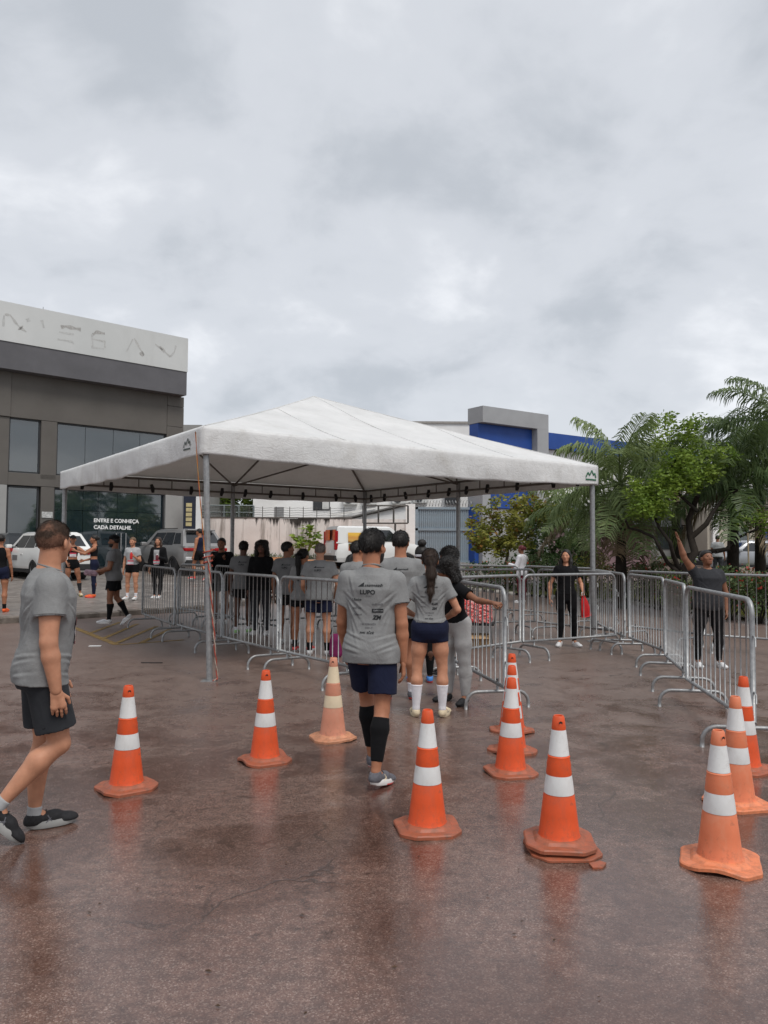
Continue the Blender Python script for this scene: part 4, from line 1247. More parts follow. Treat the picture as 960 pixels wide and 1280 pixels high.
for c in ((e, e), (1 - e, e), (1 - e, 1 - e), (e, 1 - e)):
    beam(tp(*c, HT - 0.06), tp(0.5, 0.5, HA - 0.10), 0.025, 'hip_rafter')
for mdp, c1, c2 in (((0.5, 1 - e), (0.25, 0.75), (0.75, 0.75)), ((1 - e, 0.5), (0.75, 0.25), (0.75, 0.75)), ((0.5, e), (0.25, 0.25), (0.75, 0.25)), ((e, 0.5), (0.25, 0.25), (0.25, 0.75))):
    beam(tp(*mdp, HT - 0.10), tp(0.5, 0.5, HA - 0.14), 0.02, 'rafter')
    beam(tp(*mdp, HT - 0.10), tp(*c1, (HT + HA) / 2 - 0.10), 0.018, 'brace')
    beam(tp(*mdp, HT - 0.10), tp(*c2, (HT + HA) / 2 - 0.10), 0.018, 'brace')
# black tie straps on the far beams
sm_ = None
for (a, b) in edges[1:3]:
    for t in (0.04, 0.12, 0.25, 0.37, 0.46, 0.54, 0.64, 0.76, 0.88, 0.96):
        q = (a[0] + (b[0] - a[0]) * t, a[1] + (b[1] - a[1]) * t)
        if sm_ is None:
            sm_ = MB().tube([(0, 0, -0.09), (0.01, 0, 0), (0, 0, 0.09)], [0.03, 0.045, 0.03], 6).mesh('strap'); sm_.materials.append(BLACK)
        o = bpy.data.objects.new('strap', sm_); COL.objects.link(o); o.parent = tent
        o.location = tp(*q, HB + 0.07); o.rotation_euler = (0.2 * math.sin(t * 50), 0.2 * math.cos(t * 70), 0)
# small green mountain emblems printed near the corners
GREEN = vary('green_print', (0.02, 0.12, 0.06), 0.7, 0.2, 20)
GREYPR = vary('dark_print', (0.07, 0.09, 0.08), 0.7, 0.2, 20)
def emblem(origin, ux, nrm, w, mat):
    mb = MB()
    M = frame(origin, ux, (0, 0, 1))
    for line in ([(0, 0.02), (0.22, 0.36), (0.38, 0.16), (0.6, 0.5), (0.78, 0.2), (0.9, 0.34), (1, 0.04)], [(-0.02, -0.1), (1.02, -0.1)]):
        for (x1, y1), (x2, y2) in zip(line[:-1], line[1:]):
            d = Vector((x2 - x1, y2 - y1)); nn = Vector((-d.y, d.x)).normalized() * 0.045
            mb.add([M @ Vector((x * w, y * w, 0)) for x, y in ((x1 - nn.x, y1 - nn.y), (x2 - nn.x, y2 - nn.y), (x2 + nn.x, y2 + nn.y), (x1 + nn.x, y1 + nn.y))], [(0, 1, 2, 3)])
    return mb
def stick_on(mb, target_o, direction, off=0.004):
    me = target_o.data
    bvh = BVHTree.FromPolygons([v.co for v in me.vertices], [p.vertices for p in me.polygons])
    d = Vector(direction).normalized()
    out = []
    for v in mb.v:
        h = bvh.ray_cast(Vector(v) - d * 0.6, d)
        out.append(tuple((h[0] - d * off) if h[0] else Vector(v)))
    mb.v = out
e1 = emblem(tp(0.955, 0, HT - 0.23) - TV * 0.05, TU, -TV, 0.27, GREEN)
stick_on(e1, VAL[0], TV, 0.01); e1.build('emblem', GREEN, tent)
e2 = emblem(tp(0, 0.075, HT - 0.22) - TU * 0.05, -TV, -TU, 0.22, GREYPR)
stick_on(e2, VAL[3], TU, 0.01); e2.build('emblem', GREYPR, tent)

# red and white rope on the front pole and a yellow cord above it
def rope(name, label, pts, r, m1, m2):
    rt = tag(empty(name, pts[0]), label, 'rope')
    for ph, m in ((0, m1), (math.pi, m2)):
        q = []
        for i in range(len(pts) - 1):
            for k in range(10):
                t = k / 10
                p = Vector(pts[i]).lerp(Vector(pts[i + 1]), t)
                a = (i + t) * 6.0 + ph
                q.append(p + Vector((math.cos(a), math.sin(a), 0)) * r - Vector(pts[0]))
        MB().tube(q, r, 6).build('strand', m, rt, smooth=True)
    return rt
RRED = vary('red_fibre', (0.33, 0.07, 0.05), 0.9, 0.3, 30)
RWHT = vary('dirty_white_fibre', (0.36, 0.29, 0.24), 0.9, 0.3, 30)
RYEL = vary('orange_fibre', (0.50, 0.25, 0.05), 0.9, 0.3, 30)
pt = T0 + b0; tt0 = T0 + tp(0.008, 0.008, HT - 0.03)
onp = lambda t: pt.lerp(tt0, t)
rope('rope', 'red and white rope hanging down the front tent pole', [onp(0.49) + Vector((0.02, -0.06, 0)), onp(0.42) + Vector((0.035, -0.06, 0)), onp(0.3) + Vector((0.05, -0.05, 0)), onp(0.2) + Vector((0.07, -0.04, 0)), onp(0.1) + Vector((0.08, -0.03, 0)), Vector((pt.x + 0.10, pt.y - 0.02, 0.03)), Vector((pt.x + 0.06, pt.y - 0.09, 0.012))], 0.0075, RRED, RWHT)
kn = MB()
kn.tube([onp(0.47) + Vector((0.055 * math.cos(k * 0.9), 0.055 * math.sin(k * 0.9), k * 0.009 - 0.05)) for k in range(24)], 0.010, 6)
tag(kn.build('rope_knot', RRED, smooth=True), 'red rope knot wound round the front tent pole at mid height', 'rope')
rope('cord', 'thin orange cord beside the top of the front tent pole', [onp(0.99) + Vector((-0.12, -0.03, 0)), onp(0.8) + Vector((-0.09, -0.04, 0)), onp(0.62) + Vector((-0.05, -0.05, 0)), onp(0.5) + Vector((-0.02, -0.06, 0))], 0.0035, RYEL, RRED)
# floodlight clipped under the canopy
lp = T0 + tp(0.30, 0.99, HB - 0.02)

# =================================================================== BARRIERS
BH, RZ, BL = 1.22, 0.25, 2.0
def barrier_parts():
    fr = MB()
    pts = [(0.0, 0, RZ), (0, 0, BH - 0.12)]
    for k in range(1, 6):
        a = math.pi - k * math.pi / 12 * 1.0 * 1.2
        pass
    rad = 0.12
    pts = [(0, 0, RZ)] + [(rad - rad * math.cos(a), 0, BH - rad + rad * math.sin(a)) for a in [k * math.pi / 2 / 6 for k in range(7)]]
    pts += [(BL - q[0], 0, q[2]) for q in reversed(pts)]
    fr.tube(pts, 0.021, 10)
    frm = fr.mesh('frame')
    rl = MB().tube([(-0.02, 0, RZ), (BL + 0.02, 0, RZ)], 0.019, 10).mesh('rail')
    br = MB().tube([(0, 0, RZ), (0, 0, BH)], 0.0063, 6).mesh('bar')
    ft = MB()
    w, hh, r2 = 0.33, 0.17, 0.12
    arc = [(0, -w, 0.0)] + [(0, -w + r2 - r2 * math.cos(a), hh - r2 + r2 * math.sin(a)) for a in [k * math.pi / 2 / 5 for k in range(6)]]
    arc += [(0, -q[1], q[2]) for q in reversed(arc)]
    ft.tube(arc, 0.018, 8)
    ft.tube([(0, 0, hh), (0, 0, RZ + 0.05)], 0.014, 8)
    ftm = ft.mesh('foot')
    hk = MB().tube([(0, 0, 0), (0.045, 0, 0.0), (0.07, 0, -0.02), (0.07, 0, -0.08)], 0.008, 6).mesh('hook')
    for m in (frm, rl, br, ftm, hk):
        m.materials.append(GALV)
        m.polygons.foreach_set('use_smooth', np.ones(len(m.polygons), bool))
    return frm, rl, br, ftm, hk
BP = barrier_parts()
NBAR = 13
def barrier(A, B, label, feet=(0.22, 1.78)):
    A = Vector((A[0], A[1], 0)); B = Vector((B[0], B[1], 0)); d = B - A
    z = fz((A.x + B.x) / 2, (A.y + B.y) / 2)
    rt = tag(empty('crowd_barrier', (A.x, A.y, z), math.atan2(d.y, d.x)), label, 'barrier', 'galvanised crowd barriers')
    sx = d.length / BL
    def ad(nm, me, loc=(0, 0, 0), sc=1.0):
        o = bpy.data.objects.new(nm, me); COL.objects.link(o); o.parent = rt; o.location = loc; o.scale = (sc, 1, 1); return o
    ad('frame', BP[0], sc=sx)
    ad('rail', BP[1], sc=sx)
    for k in range(NBAR):
        ad('bar', BP[2], ((k + 1) / (NBAR + 1) * BL * sx, 0, 0))
    for f in feet:
        ad('foot', BP[3], (f * sx, 0, 0))
    ad('hook', BP[4], (BL * sx, 0, BH - 0.28))
    ad('hook', BP[4], (BL * sx, 0, RZ + 0.25))
    return rt
def rp(px, py):        # a point of the bottom rail seen at this pixel
    q = P(px, py, RZ); return (q.x, q.y)
barrier(rp(178, 767), rp(218, 781), 'barrier at the far left end of the front row, by the striding man')
barrier(rp(222, 781), rp(277, 796), 'second barrier of the left row, directly behind the roped pole')
barrier(rp(279, 796), rp(347, 813), 'barrier just right of the roped pole in the left row')
barrier(rp(350, 813), rp(446, 835), 'barrier with the faded cone standing before it')
r0 = Vector(rp(631, 859)); dr = (Vector(rp(578, 831)) - r0).normalized()
barrier(r0 + dr * 2.0, r0, 'barrier held by the outstretched hand of the woman in black')
r1 = Vector(rp(650, 802)); dr = (Vector(rp(579.5, 811.5)) - r1).normalized()
barrier(r1 + dr * 2.0, r1, 'barrier close in front of the red cloth covered stool')
barrier(rp(654, 802), rp(769, 794), 'barrier in front of the woman with the red bag')
barrier((3.95, 14.4), rp(781, 796), 'barrier running away beside the canopy right pole')
barrier(rp(787, 796.5), rp(831, 813.5), 'barrier left of the waving woman, first of the right row')
barrier(rp(832, 819), rp(857, 841), 'narrowly seen barrier turned almost edge-on, left of the waving woman')
barrier(rp(859, 849), rp(942, 905), 'nearest barrier, large, before the waving woman')
barrier((4.35, 13.7), (5.1, 12.5), 'far barrier behind the waving woman, on her left')
barrier((5.15, 12.4), (6.6, 11.3), 'far barrier behind the waving woman, reaching the right edge')
barrier((0.9, 13.9), (2.84, 14.5), 'far barrier in front of the person in the white jacket')
barrier((2.88, 14.4), (3.85, 12.9), 'far barrier behind the woman with the red bag')
barrier((1.2, 17.6), (3.0, 17.0), 'farthest barrier, dark, right of the queue')
barrier((3.1, 17.0), (4.2, 15.3), 'farthest barrier on the right, before the flowering bushes')
barrier((-4.45, 16.9), (-3.55, 15.9), 'far barrier behind the roped pole')
barrier((-3.45, 15.8), (-2.45, 14.3), 'far barrier before the man in the black hoodie')
barrier((-2.25, 14.2), (-0.95, 15.4), 'far barrier behind the man with the curly-haired neighbour')
barrier((-0.85, 15.5), (0.85, 14.4), 'far barrier across the middle of the queue')

# =================================================================== CONES
ORANGE = mat_plastic('orange_pvc', (0.70, 0.088, 0.020), (0.38, 0.085, 0.04), 0.7)
FADED = mat_plastic('faded_orange_pvc', (0.60, 0.25, 0.16), (0.50, 0.28, 0.19), 0.6)
PALEO = mat_plastic('pale_orange_pvc', (0.70, 0.20, 0.095), (0.60, 0.28, 0.17), 0.55)
BANDW = mat_plastic('white_band', (0.68, 0.68, 0.67), (0.40, 0.36, 0.32), 0.45)
BANDC = mat_plastic('yellowed_band', (0.72, 0.60, 0.42), (0.55, 0.42, 0.28), 0.5)
SOILED = mat_plastic('soiled_orange_base', (0.36, 0.10, 0.05), (0.11, 0.065, 0.045), 0.95)
SOILEDF = mat_plastic('soiled_faded_base', (0.60, 0.27, 0.15), (0.22, 0.12, 0.07), 0.7)
PALEB = mat_plastic('pale_orange_base', (0.70, 0.22, 0.10), (0.40, 0.17, 0.10), 0.6)
def cone_r(f, r0=0.030, r1=0.112):          # f: 0 at the tip, 1 at the foot
    return r0 + (r1 - r0) * f
def cone_mesh(H, part):
    zz = lambda f: H * (1 - f) + 0.025
    if part == 'body':
        fs = [0.0, 0.012, 0.1, 0.112, 0.32, 0.33, 0.345, 0.40, 0.415, 0.465, 0.478, 0.63, 0.645, 0.80, 0.95, 0.985, 1.0]
        pr = []
        for f in fs:
            r = cone_r(f)
            if 0.112 <= f <= 0.32 or 0.478 <= f <= 0.63: r -= 0.003
            if f in (0.33, 0.40): r += 0.0025
            if f == 0.0: r -= 0.004
            if f >= 0.985: r += 0.012 * (f - 0.97) / 0.03
            pr.append((r, zz(f)))
        inn = [(cone_r(1) - 0.01, 0.02)]
        pr = pr[::-1] + [(0.021, zz(0.0) - 0.001), (0.019, zz(0.03)), (0.018, zz(0.1))]
        return MB().lathe(pr, 40)
    if part == 'band1': fa, fb = 0.113, 0.319
    else: fa, fb = 0.479, 0.629
    return MB().lathe([(cone_r(fb) - 0.0005, zz(fb)), (cone_r((fa + fb) / 2) + 0.0003, zz((fa + fb) / 2)), (cone_r(fa) - 0.0005, zz(fa))], 40, cap=False)
def base_plate(seed, S=0.36, warp=0.015, worn=0.008):
    rnd = random.Random(seed)
    n = 64
    mb = MB()
    ph = [rnd.random() * 6.28 for _ in range(5)]
    rings = []
    def outl(scale, z, wob):
        vs = []
        for k in range(n):
            a = 2 * math.pi * k / n
            e_ = 9.0
            r = (abs(math.cos(a)) ** e_ + abs(math.sin(a)) ** e_) ** (-1 / e_) * S / 2 * scale
            cham = S / 2 * 1.22 * scale
            r = min(r, cham / max(1e-3, (abs(math.cos(a)) + abs(math.sin(a))) / 1.3))
            r *= 1 + wob * (0.5 * math.sin(3 * a + ph[0]) + 0.5 * math.sin(7 * a + ph[1]) + 0.4 * math.sin(13 * a + ph[2]))
            lift = max(0, warp * (0.6 * math.sin(2 * a + ph[3]) + 0.5 * math.sin(3 * a + ph[4]))) * (scale - 0.55) / 0.45 if scale > 0.55 else 0
            vs.append((r * math.cos(a), r * math.sin(a), z + lift))
        return vs
    specs = [(1.0, 0.0, worn), (1.0, 0.016, worn), (0.965, 0.022, worn), (0.74, 0.026, 0), (0.66, 0.04, 0), (0.60, 0.045, 0)]
    for s_, z, w in specs: rings.append(outl(s_, z, w))
    vs = [v for r in rings for v in r]
    fs = []
    for i in range(len(rings) - 1):
        for k in range(n):
            k2 = (k + 1) % n
            fs.append((i * n + k, i * n + k2, (i + 1) * n + k2, (i + 1) * n + k))
    fs.append(tuple((len(rings) - 1) * n + k for k in range(n))); fs.append(tuple(reversed(range(n))))
    mb.add(vs, fs)
    return mb
CM = {}
def cone(px, py, rz, label, mat=ORANGE, band=BANDW, bmat=SOILED, H=0.655, seed=0, tilt=(0, 0), hole_disc=None, z=0.0, warp=0.012, S=0.365, broken=False, top_only=False):
    q = P(px, py)
    rt = tag(empty('traffic_cone', (q.x, q.y, z), rz), label, 'traffic cone', 'orange and white traffic cones')
    rt.rotation_euler = (tilt[0], tilt[1], rz)
    b = cone_mesh(H, 'body').build('body', mat, rt, smooth=True)
    sharp(b, 30)
    cone_mesh(H, 'band1').build('reflective_band', band, rt, smooth=True)
    cone_mesh(H, 'band2').build('reflective_band', band, rt, smooth=True)
    base_plate(seed, S, warp).build('base', bmat, rt)
    sharp(rt.children[-1], 40)
    if hole_disc is not None:
        zc = H * (1 - 0.055) + 0.025
        M = Matrix.Rotation(hole_disc - rz, 4, 'Z') @ Matrix.Translation((cone_r(0.055) - 0.0035, 0, zc)) @ Matrix.Rotation(R(90), 4, 'Y')
        MB().lathe([(0.0135, 0.0), (0.0135, 0.005), (0.0105, 0.0052), (0.009, 0.001)], 14, M).build('hole_rim', mat, rt)
        MB().lathe([(0.0095, 0.0), (0.0095, 0.0035)], 14, M).build('hole_disc', BLACK, rt)  # black disc stands in for the shade inside the opening
    return rt
cone(158, 985, R(38), 'cone standing alone beside the walking man at the left', seed=1, hole_disc=R(-60))
cone(331, 951, R(30), 'bright cone between the roped pole and the faded cone', seed=2, hole_disc=R(-70), warp=0.03)
cone(416, 923, R(20), 'faded pinkish cone with yellowed bands near the walking runner', FADED, BANDC, SOILEDF, seed=3, hole_disc=R(-95))
cone(534, 1036, R(10), 'cone in the middle foreground, left of the double-based cone', seed=4, S=0.36, warp=0.015)
cone(699, 1060, R(-6), 'large clean cone on a doubled base in the foreground', seed=5, hole_disc=R(-85), z=0.03, S=0.37)
cone(638, 966, R(15), 'first cone of the row of three before the middle barrier', seed=6, S=0.35, tilt=(0.01, 0.012))
cone(640, 939, R(25), 'second cone of the row of three before the middle barrier', seed=7, S=0.35)
cone(640, 914, R(40), 'farthest cone of the row of three, at the barrier end', seed=8, S=0.35, hole_disc=R(-95))
cone(900, 1079, R(-22), 'pale orange cone nearest the bottom right corner', PALEO, BANDW, PALEB, seed=9, hole_disc=R(-70), S=0.385, warp=0.02)
cone(921, 1005, R(12), 'pale orange middle cone of the right-hand row', PALEO, BANDW, PALEB, seed=10)
cone(931, 962, R(30), 'bright farthest cone of the right-hand row', seed=11)
# the second base under the doubled cone and a broken piece beside it
q = P(699, 1060)
o = base_plate(21, 0.38, 0.0, 0.015).build('cone_base', SOILED); o.location = (q.x + 0.012, q.y - 0.012, 0.002); o.rotation_euler = (0, 0, R(2)); o.scale = (1, 1, 0.6); sharp(o, 40)
tag(o, 'worn spare cone base lying under the large foreground cone', 'cone base')
q = P(748, 1083)
o = MB().prism([(-0.05, -0.02), (0.0, -0.035), (0.05, 0.0), (0.03, 0.03), (-0.04, 0.025)], 0.002, 0.012).build('plastic_shard', SOILED); o.location = (q.x, q.y, 0); o.rotation_euler = (R(6), 0, 0.4)
tag(o, 'broken orange plastic shard beside the large foreground cone', 'shard')
# =================================================================== VEHICLES
CARGLASS = mat_glass('car_glass', (0.012, 0.014, 0.016), 1.7, 1.0)
TAILRED = vary('red_lens', (0.30, 0.012, 0.014), 0.2, 0.1)
RIM = vary('alloy_rim', (0.45, 0.45, 0.46), 0.35, 0.1, metal=0.7)
TRIM = vary('black_plastic_trim', (0.025, 0.025, 0.026), 0.6)
def carpaint(name, col, metal=0.0):
    t = NT(name)
    t.set(color=t.ramp(t.noise(2.5, 3), [(0.3, tuple(k * 0.96 for k in col)), (0.7, col)]), rough=0.28, metal=metal, coat=0.6)
    return t.mat
def wheel(parent, x, y, r, side):
    w = bpy.data.objects.new('wheel', None); COL.objects.link(w); w.parent = parent; w.location = (x, y, r)
    M = Matrix.Rotation(R(90), 4, 'X')
    MB().lathe([(r * 0.62, -0.10), (r * 0.92, -0.105), (r, -0.07), (r, 0.07), (r * 0.92, 0.105), (r * 0.62, 0.10)], 28, M, cap=False).build('tyre', BLACK, w, smooth=True)
    rm = MB().lathe([(r * 0.64, -0.085), (r * 0.64, 0.085)], 24, M, cap=False)
    rm.lathe([(r * 0.16, side * -0.07), (r * 0.15, side * -0.092)], 12, M)
    for k in range(5):
        a = k * 2 * math.pi / 5
        d = Vector((math.cos(a), 0, math.sin(a))); s = Vector((-math.sin(a), 0, math.cos(a)))
        yy = side * 0.08
        rm.add([d * r * 0.1 + s * r * 0.10 + Vector((0, yy, 0)), d * r * 0.1 - s * r * 0.10 + Vector((0, yy, 0)), d * r * 0.64 - s * r * 0.13 + Vector((0, yy * 0.85, 0)), d * r * 0.64 + s * r * 0.13 + Vector((0, yy * 0.85, 0))], [(0, 1, 2, 3)])
    rm.build('rim', RIM, w)
    MB().lathe([(r * 0.6, 0), (r * 0.6, 0.02)], 20, M).build('brake_disc', DARKMETAL, w)
def car(name, label, loc, heading, paint, L=4.35, W=1.8, Hh=1.64, kind='suv', cat='car'):
    """heading: direction of the nose (angle from +x); local +x is forward"""
    rt = tag(empty(name, loc, heading), label, cat)
    w = W / 2; l = L / 2; r = 0.34 if kind != 'van' else 0.31
    ax = (-l + 0.85, l - 0.85)
    if kind == 'suv': belt = 1.02; hood = 0.98; roofx = (-l + 0.55, l - 1.75); bx = (-l + 0.12, l - 1.05); rear_in = 0.10
    elif kind == 'sedan': belt = 0.92; hood = 0.86; roofx = (-l + 1.25, l - 1.95); bx = (-l + 0.55, l - 1.15); rear_in = 0.4
    else: belt = 1.05; hood = 1.0; roofx = (-l + 0.10, l - 1.55); bx = (-l + 0.03, l - 0.75); rear_in = 0.05
    # lower body lofted through stations
    st = []
    xs = [-l, -l + 0.08, -l + 0.3, ax[0] - 0.42, ax[0] - 0.3, ax[0], ax[0] + 0.3, ax[0] + 0.42, 0.0, ax[1] - 0.42, ax[1] - 0.3, ax[1], ax[1] + 0.3, ax[1] + 0.42, l - 0.12, l]
    for x in xs:
        e_ = abs(x) / l
        ww = w * (1 - 0.10 * max(0, (e_ - 0.75) / 0.25) ** 2)
        if x in (-l, l): ww *= 0.93
        tz = belt if x < bx[1] else belt + (hood - 0.18 - belt) * ((x - bx[1]) / (l - bx[1])) ** 1.6
        if x == l: tz -= 0.12
        if kind == 'sedan' and x < bx[0]: tz = belt + 0.04
        zb = 0.24
        for a in ax:
            dd = abs(x - a)
            if dd < 0.40: zb = 0.24 + math.sqrt(max(0, 0.40 ** 2 - dd ** 2)) * 0.95
        if x in (-l, l): zb = 0.36
        st.append([(x, ww * 0.90, zb), (x, ww * 0.985, max(zb + 0.05, 0.42)), (x, ww, max(zb + 0.1, 0.66)), (x, ww * 0.985, max(zb + 0.14, tz - 0.14)), (x, ww * 0.93, max(zb + 0.18, tz))])
    vs, fs = [], []
    m = 10
    for s in st:
        vs += [Vector(q) for q in s] + [Vector((q[0], -q[1], q[2])) for q in reversed(s)]
    for i in range(len(st) - 1):
        for k in range(m):
            k2 = (k + 1) % m
            fs.append((i * m + k, (i + 1) * m + k, (i + 1) * m + k2, i * m + k2))
    fs.append(tuple(range(m))); fs.append(tuple((len(st) - 1) * m + k for k in reversed(range(m))))
    mb = MB().add(vs, fs)
    # greenhouse
    wb = w * 0.93; wr = w * 0.70 if kind != 'van' else w * 0.84
    zr = Hh
    gv = [(bx[1], wb, belt - 0.02), (bx[0], wb, belt - 0.02), (roofx[0], wr, zr - 0.06), (roofx[1], wr, zr - 0.06), (roofx[1] + 0.12, wr * 0.9, zr - 0.08)]
    A, B, Cc, Dd = [Vector(q) for q in gv[:4]]
    mir = lambda v: Vector((v.x, -v.y, v.z))
    rc, rd = Vector((Cc.x + 0.12, wr * 0.82, zr)), Vector((Dd.x - 0.15, wr * 0.82, zr))
    vs = [A, B, Cc, Dd, mir(A), mir(B), mir(Cc), mir(Dd), rc, rd, mir(rc), mir(rd)]
    mb.add(vs, [(0, 3, 2, 1), (4, 5, 6, 7), (3, 9, 8, 2), (7, 6, 10, 11), (8, 9, 11, 10), (0, 4, 7, 11, 9, 3), (1, 2, 8, 10, 6, 5)])
    body = mb.build('body', paint, rt)
    bm = bmesh.new(); bm.from_mesh(body.data); bmesh.ops.recalc_face_normals(bm, faces=bm.faces[:]); bm.to_mesh(body.data); bm.free()
    md = body.modifiers.new('bevel', 'BEVEL'); md.width = 0.05; md.segments = 3; md.limit_method = 'ANGLE'; md.angle_limit = R(18)
    sharp(body, 50)
    def pane(quad, u0, u1, v0, v1, nm, mat, off=0.012, parent=rt):
        a, b, c, d = quad
        f = lambda u, v: a.lerp(b, u).lerp(d.lerp(c, u), v)
        nrm = (b - a).cross(d - a).normalized()
        ctr = f(0.5, 0.5)
        if nrm.dot(ctr - Vector((0, 0, 1.0))) < 0: nrm = -nrm
        q = [f(u0, v0), f(u1, v0), f(u1, v1), f(u0, v1)]
        MB().add([v + nrm * off for v in q] + [v - nrm * 0.01 for v in q], [(0, 1, 2, 3), (0, 4, 5, 1), (1, 5, 6, 2), (2, 6, 7, 3), (3, 7, 4, 0)]).build(nm, mat, parent, bevel=0.008)
    for mm in (lambda v: v, mir):
        q = [mm(B), mm(A), mm(Dd), mm(Cc)]
        if kind == 'van':
            pane(q, 0.66, 0.92, 0.12, 0.86, 'side_window', CARGLASS)
        else:
            pane(q, 0.06, 0.24, 0.16, 0.84, 'side_window', CARGLASS)
            pane(q, 0.26, 0.55, 0.10, 0.88, 'side_window', CARGLASS)
            pane(q, 0.57, 0.90, 0.10, 0.88, 'side_window', CARGLASS)
    pane([B, mir(B), mir(Cc), Cc], 0.08, 0.92, 0.22 if kind != 'van' else 0.2, 0.86, 'rear_window', CARGLASS)
    pane([A, mir(A), mir(Dd), Dd], 0.07, 0.93, 0.08, 0.92, 'windscreen', CARGLASS)
    for x in ax:
        for s in (-1, 1):
            wheel(rt, x, s * (w - 0.11), r, -s)
            MB().lathe([(0.39, 0), (0.39, 0.3)], 20, Matrix.Translation((x, s * (w - 0.05) - (0.3 if s < 0 else 0.0) * 0 , r + 0.0)) @ Matrix.Rotation(R(90) * s, 4, 'X')).build('wheel_arch', TRIM, rt)
    # bumpers, sills, lamps, plate, mirrors, handles
    for s in (-1, 1):
        MB().box((ax[0] + 0.42, s * w * 0.9 - 0.05, 0.22), (ax[1] - 0.42, s * w * 0.9 + 0.05, 0.36)).build('sill', TRIM, rt, bevel=0.02)
        MB().box((bx[1] - 0.35, s * (w * 0.93 + 0.11) - 0.1, belt), (bx[1] - 0.15, s * (w * 0.93 + 0.11) + 0.1, belt + 0.15)).build('mirror', paint if kind != 'van' else TRIM, rt, bevel=0.04)
        MB().box((-0.35, s * (w * 0.985) - 0.02, belt - 0.2), (-0.15, s * (w * 0.985) + 0.02, belt - 0.165)).build('door_handle', paint, rt, bevel=0.008)
        MB().box((l - 0.22, s * w * 0.68 - 0.2, 0.64), (l - 0.03, s * w * 0.68 + 0.2, 0.78)).build('headlight', vary('clear_lens', (0.6, 0.6, 0.6), 0.15, 0.05), rt, bevel=0.03)
        if kind == 'van':
            MB().box((-l - 0.025, s * w * 0.82 - 0.09, 0.75), (-l + 0.12, s * w * 0.82 + 0.09, 1.55)).build('tail_lamp', TAILRED, rt, bevel=0.03)
        else:
            MB().box((-l - 0.03, s * w * 0.66 - 0.27, belt - 0.19), (-l + 0.2, s * w * 0.66 + 0.24, belt - 0.07)).build('tail_lamp', TAILRED, rt, bevel=0.025)
    MB().box((-l - 0.05, -w * 0.88, 0.30), (-l + 0.15, w * 0.88, 0.52)).build('rear_bumper', TRIM, rt, bevel=0.03)
    MB().box((l - 0.15, -w * 0.85, 0.28), (l + 0.03, w * 0.85, 0.5)).build('front_bumper', TRIM, rt, bevel=0.03)
    MB().box((-l - 0.045, -0.24, 0.60), (-l - 0.01, 0.24, 0.73)).build('number_plate', WHITE, rt)
    return rt, body, (w, l, belt, zr)
WHITEP = carpaint('white_car_paint', (0.72, 0.72, 0.70)); GREYM = carpaint('grey_metallic_paint', (0.27, 0.265, 0.26), 0.35); SILV = carpaint('silver_paint', (0.30, 0.31, 0.33), 0.3); DBLUE = carpaint('dark_paint', (0.03, 0.035, 0.04))
def cloc(px, y):
    x = D(px, 684, y).x
    return (x, y, fz(x, y))
HEAD = math.atan2(0.743, -0.669)
# white hatchback-like SUV parked nose-in at the showroom
c1, _, dm = car('parked_car', 'white car parked nose-in, behind the walking man head', cloc(56, 27.2), HEAD + R(3), WHITEP, 4.2, 1.78, 1.60)
MB().box((0.1, dm[0] + 0.001, 0.62), (0.55, dm[0] + 0.012, 0.80)).build('door_decal', vary('dark_decal', (0.18, 0.17, 0.17), 0.5, 0.5, 40), c1)
c2, _, dm = car('parked_car', 'grey metallic SUV parked before the showroom doors', cloc(222, 30.2), HEAD, GREYM, 4.5, 1.86, 1.66)
MB().box((-dm[1] - 0.035, -dm[0] * 0.8, dm[2] - 0.16), (-dm[1] + 0.02, dm[0] * 0.8, dm[2] - 0.10)).build('light_bar', TAILRED, c2, bevel=0.015)
MB().box((-dm[1] + 0.35, -dm[0] * 0.62, dm[3] - 0.07), (-dm[1] + 0.62, dm[0] * 0.62, dm[3] - 0.02)).build('roof_spoiler', GREYM, c2, bevel=0.02)
for s in (-1, 1):
    MB().tube([(-1.2, s * 0.62, 1.68), (0.3, s * 0.62, 1.68)], 0.018, 6).build('roof_rail', TRIM, c2)
    MB().box((-dm[1] - 0.04, s * 0.62 - 0.2, 0.42), (-dm[1] + 0.1, s * 0.62 + 0.2, 0.62)).build('bumper_accent', vary('bright_trim', (0.5, 0.5, 0.5), 0.3), c2, bevel=0.03)
car('parked_car', 'dark car parked close to the showroom glass, left of the white car', cloc(10, 29.0), HEAD + R(4), DBLUE, 4.2, 1.76, 1.5)
# van with a burger picture on its side
v, _, dm = car('delivery_van', 'white delivery van with orange burger picture on its side', cloc(468, 33.5), R(22), WHITEP, 4.1, 1.75, 1.76, 'van', 'van')
PIC = NT('burger_print')
g_ = PIC.n('ShaderNodeSeparateXYZ'); PIC.t.links.new(PIC.tc.outputs['Object'], g_.inputs[0])
hz = PIC.math('ADD', g_.outputs['Z'], PIC.math('MULTIPLY', PIC.noise(4, 3), 0.2))
PIC.set(color=PIC.ramp(PIC.math('MULTIPLY', PIC.math('SUBTRACT', hz, 0.75), 1.15), [(0.05, (0.35, 0.05, 0.02)), (0.3, (0.30, 0.12, 0.03)), (0.38, (0.06, 0.12, 0.02)), (0.45, (0.12, 0.04, 0.015)), (0.58, (0.60, 0.35, 0.08)), (0.7, (0.55, 0.25, 0.05)), (0.85, (0.75, 0.45, 0.06))]), rough=0.4)
MB().add([(-1.5, -dm[0] - 0.004, 0.72), (-0.25, -dm[0] - 0.004, 0.72), (-0.25, -dm[0] + 0.006, 1.02), (-1.5, -dm[0] + 0.006, 1.02)], [(0, 1, 2, 3)]).build('side_picture', PIC.mat, v)
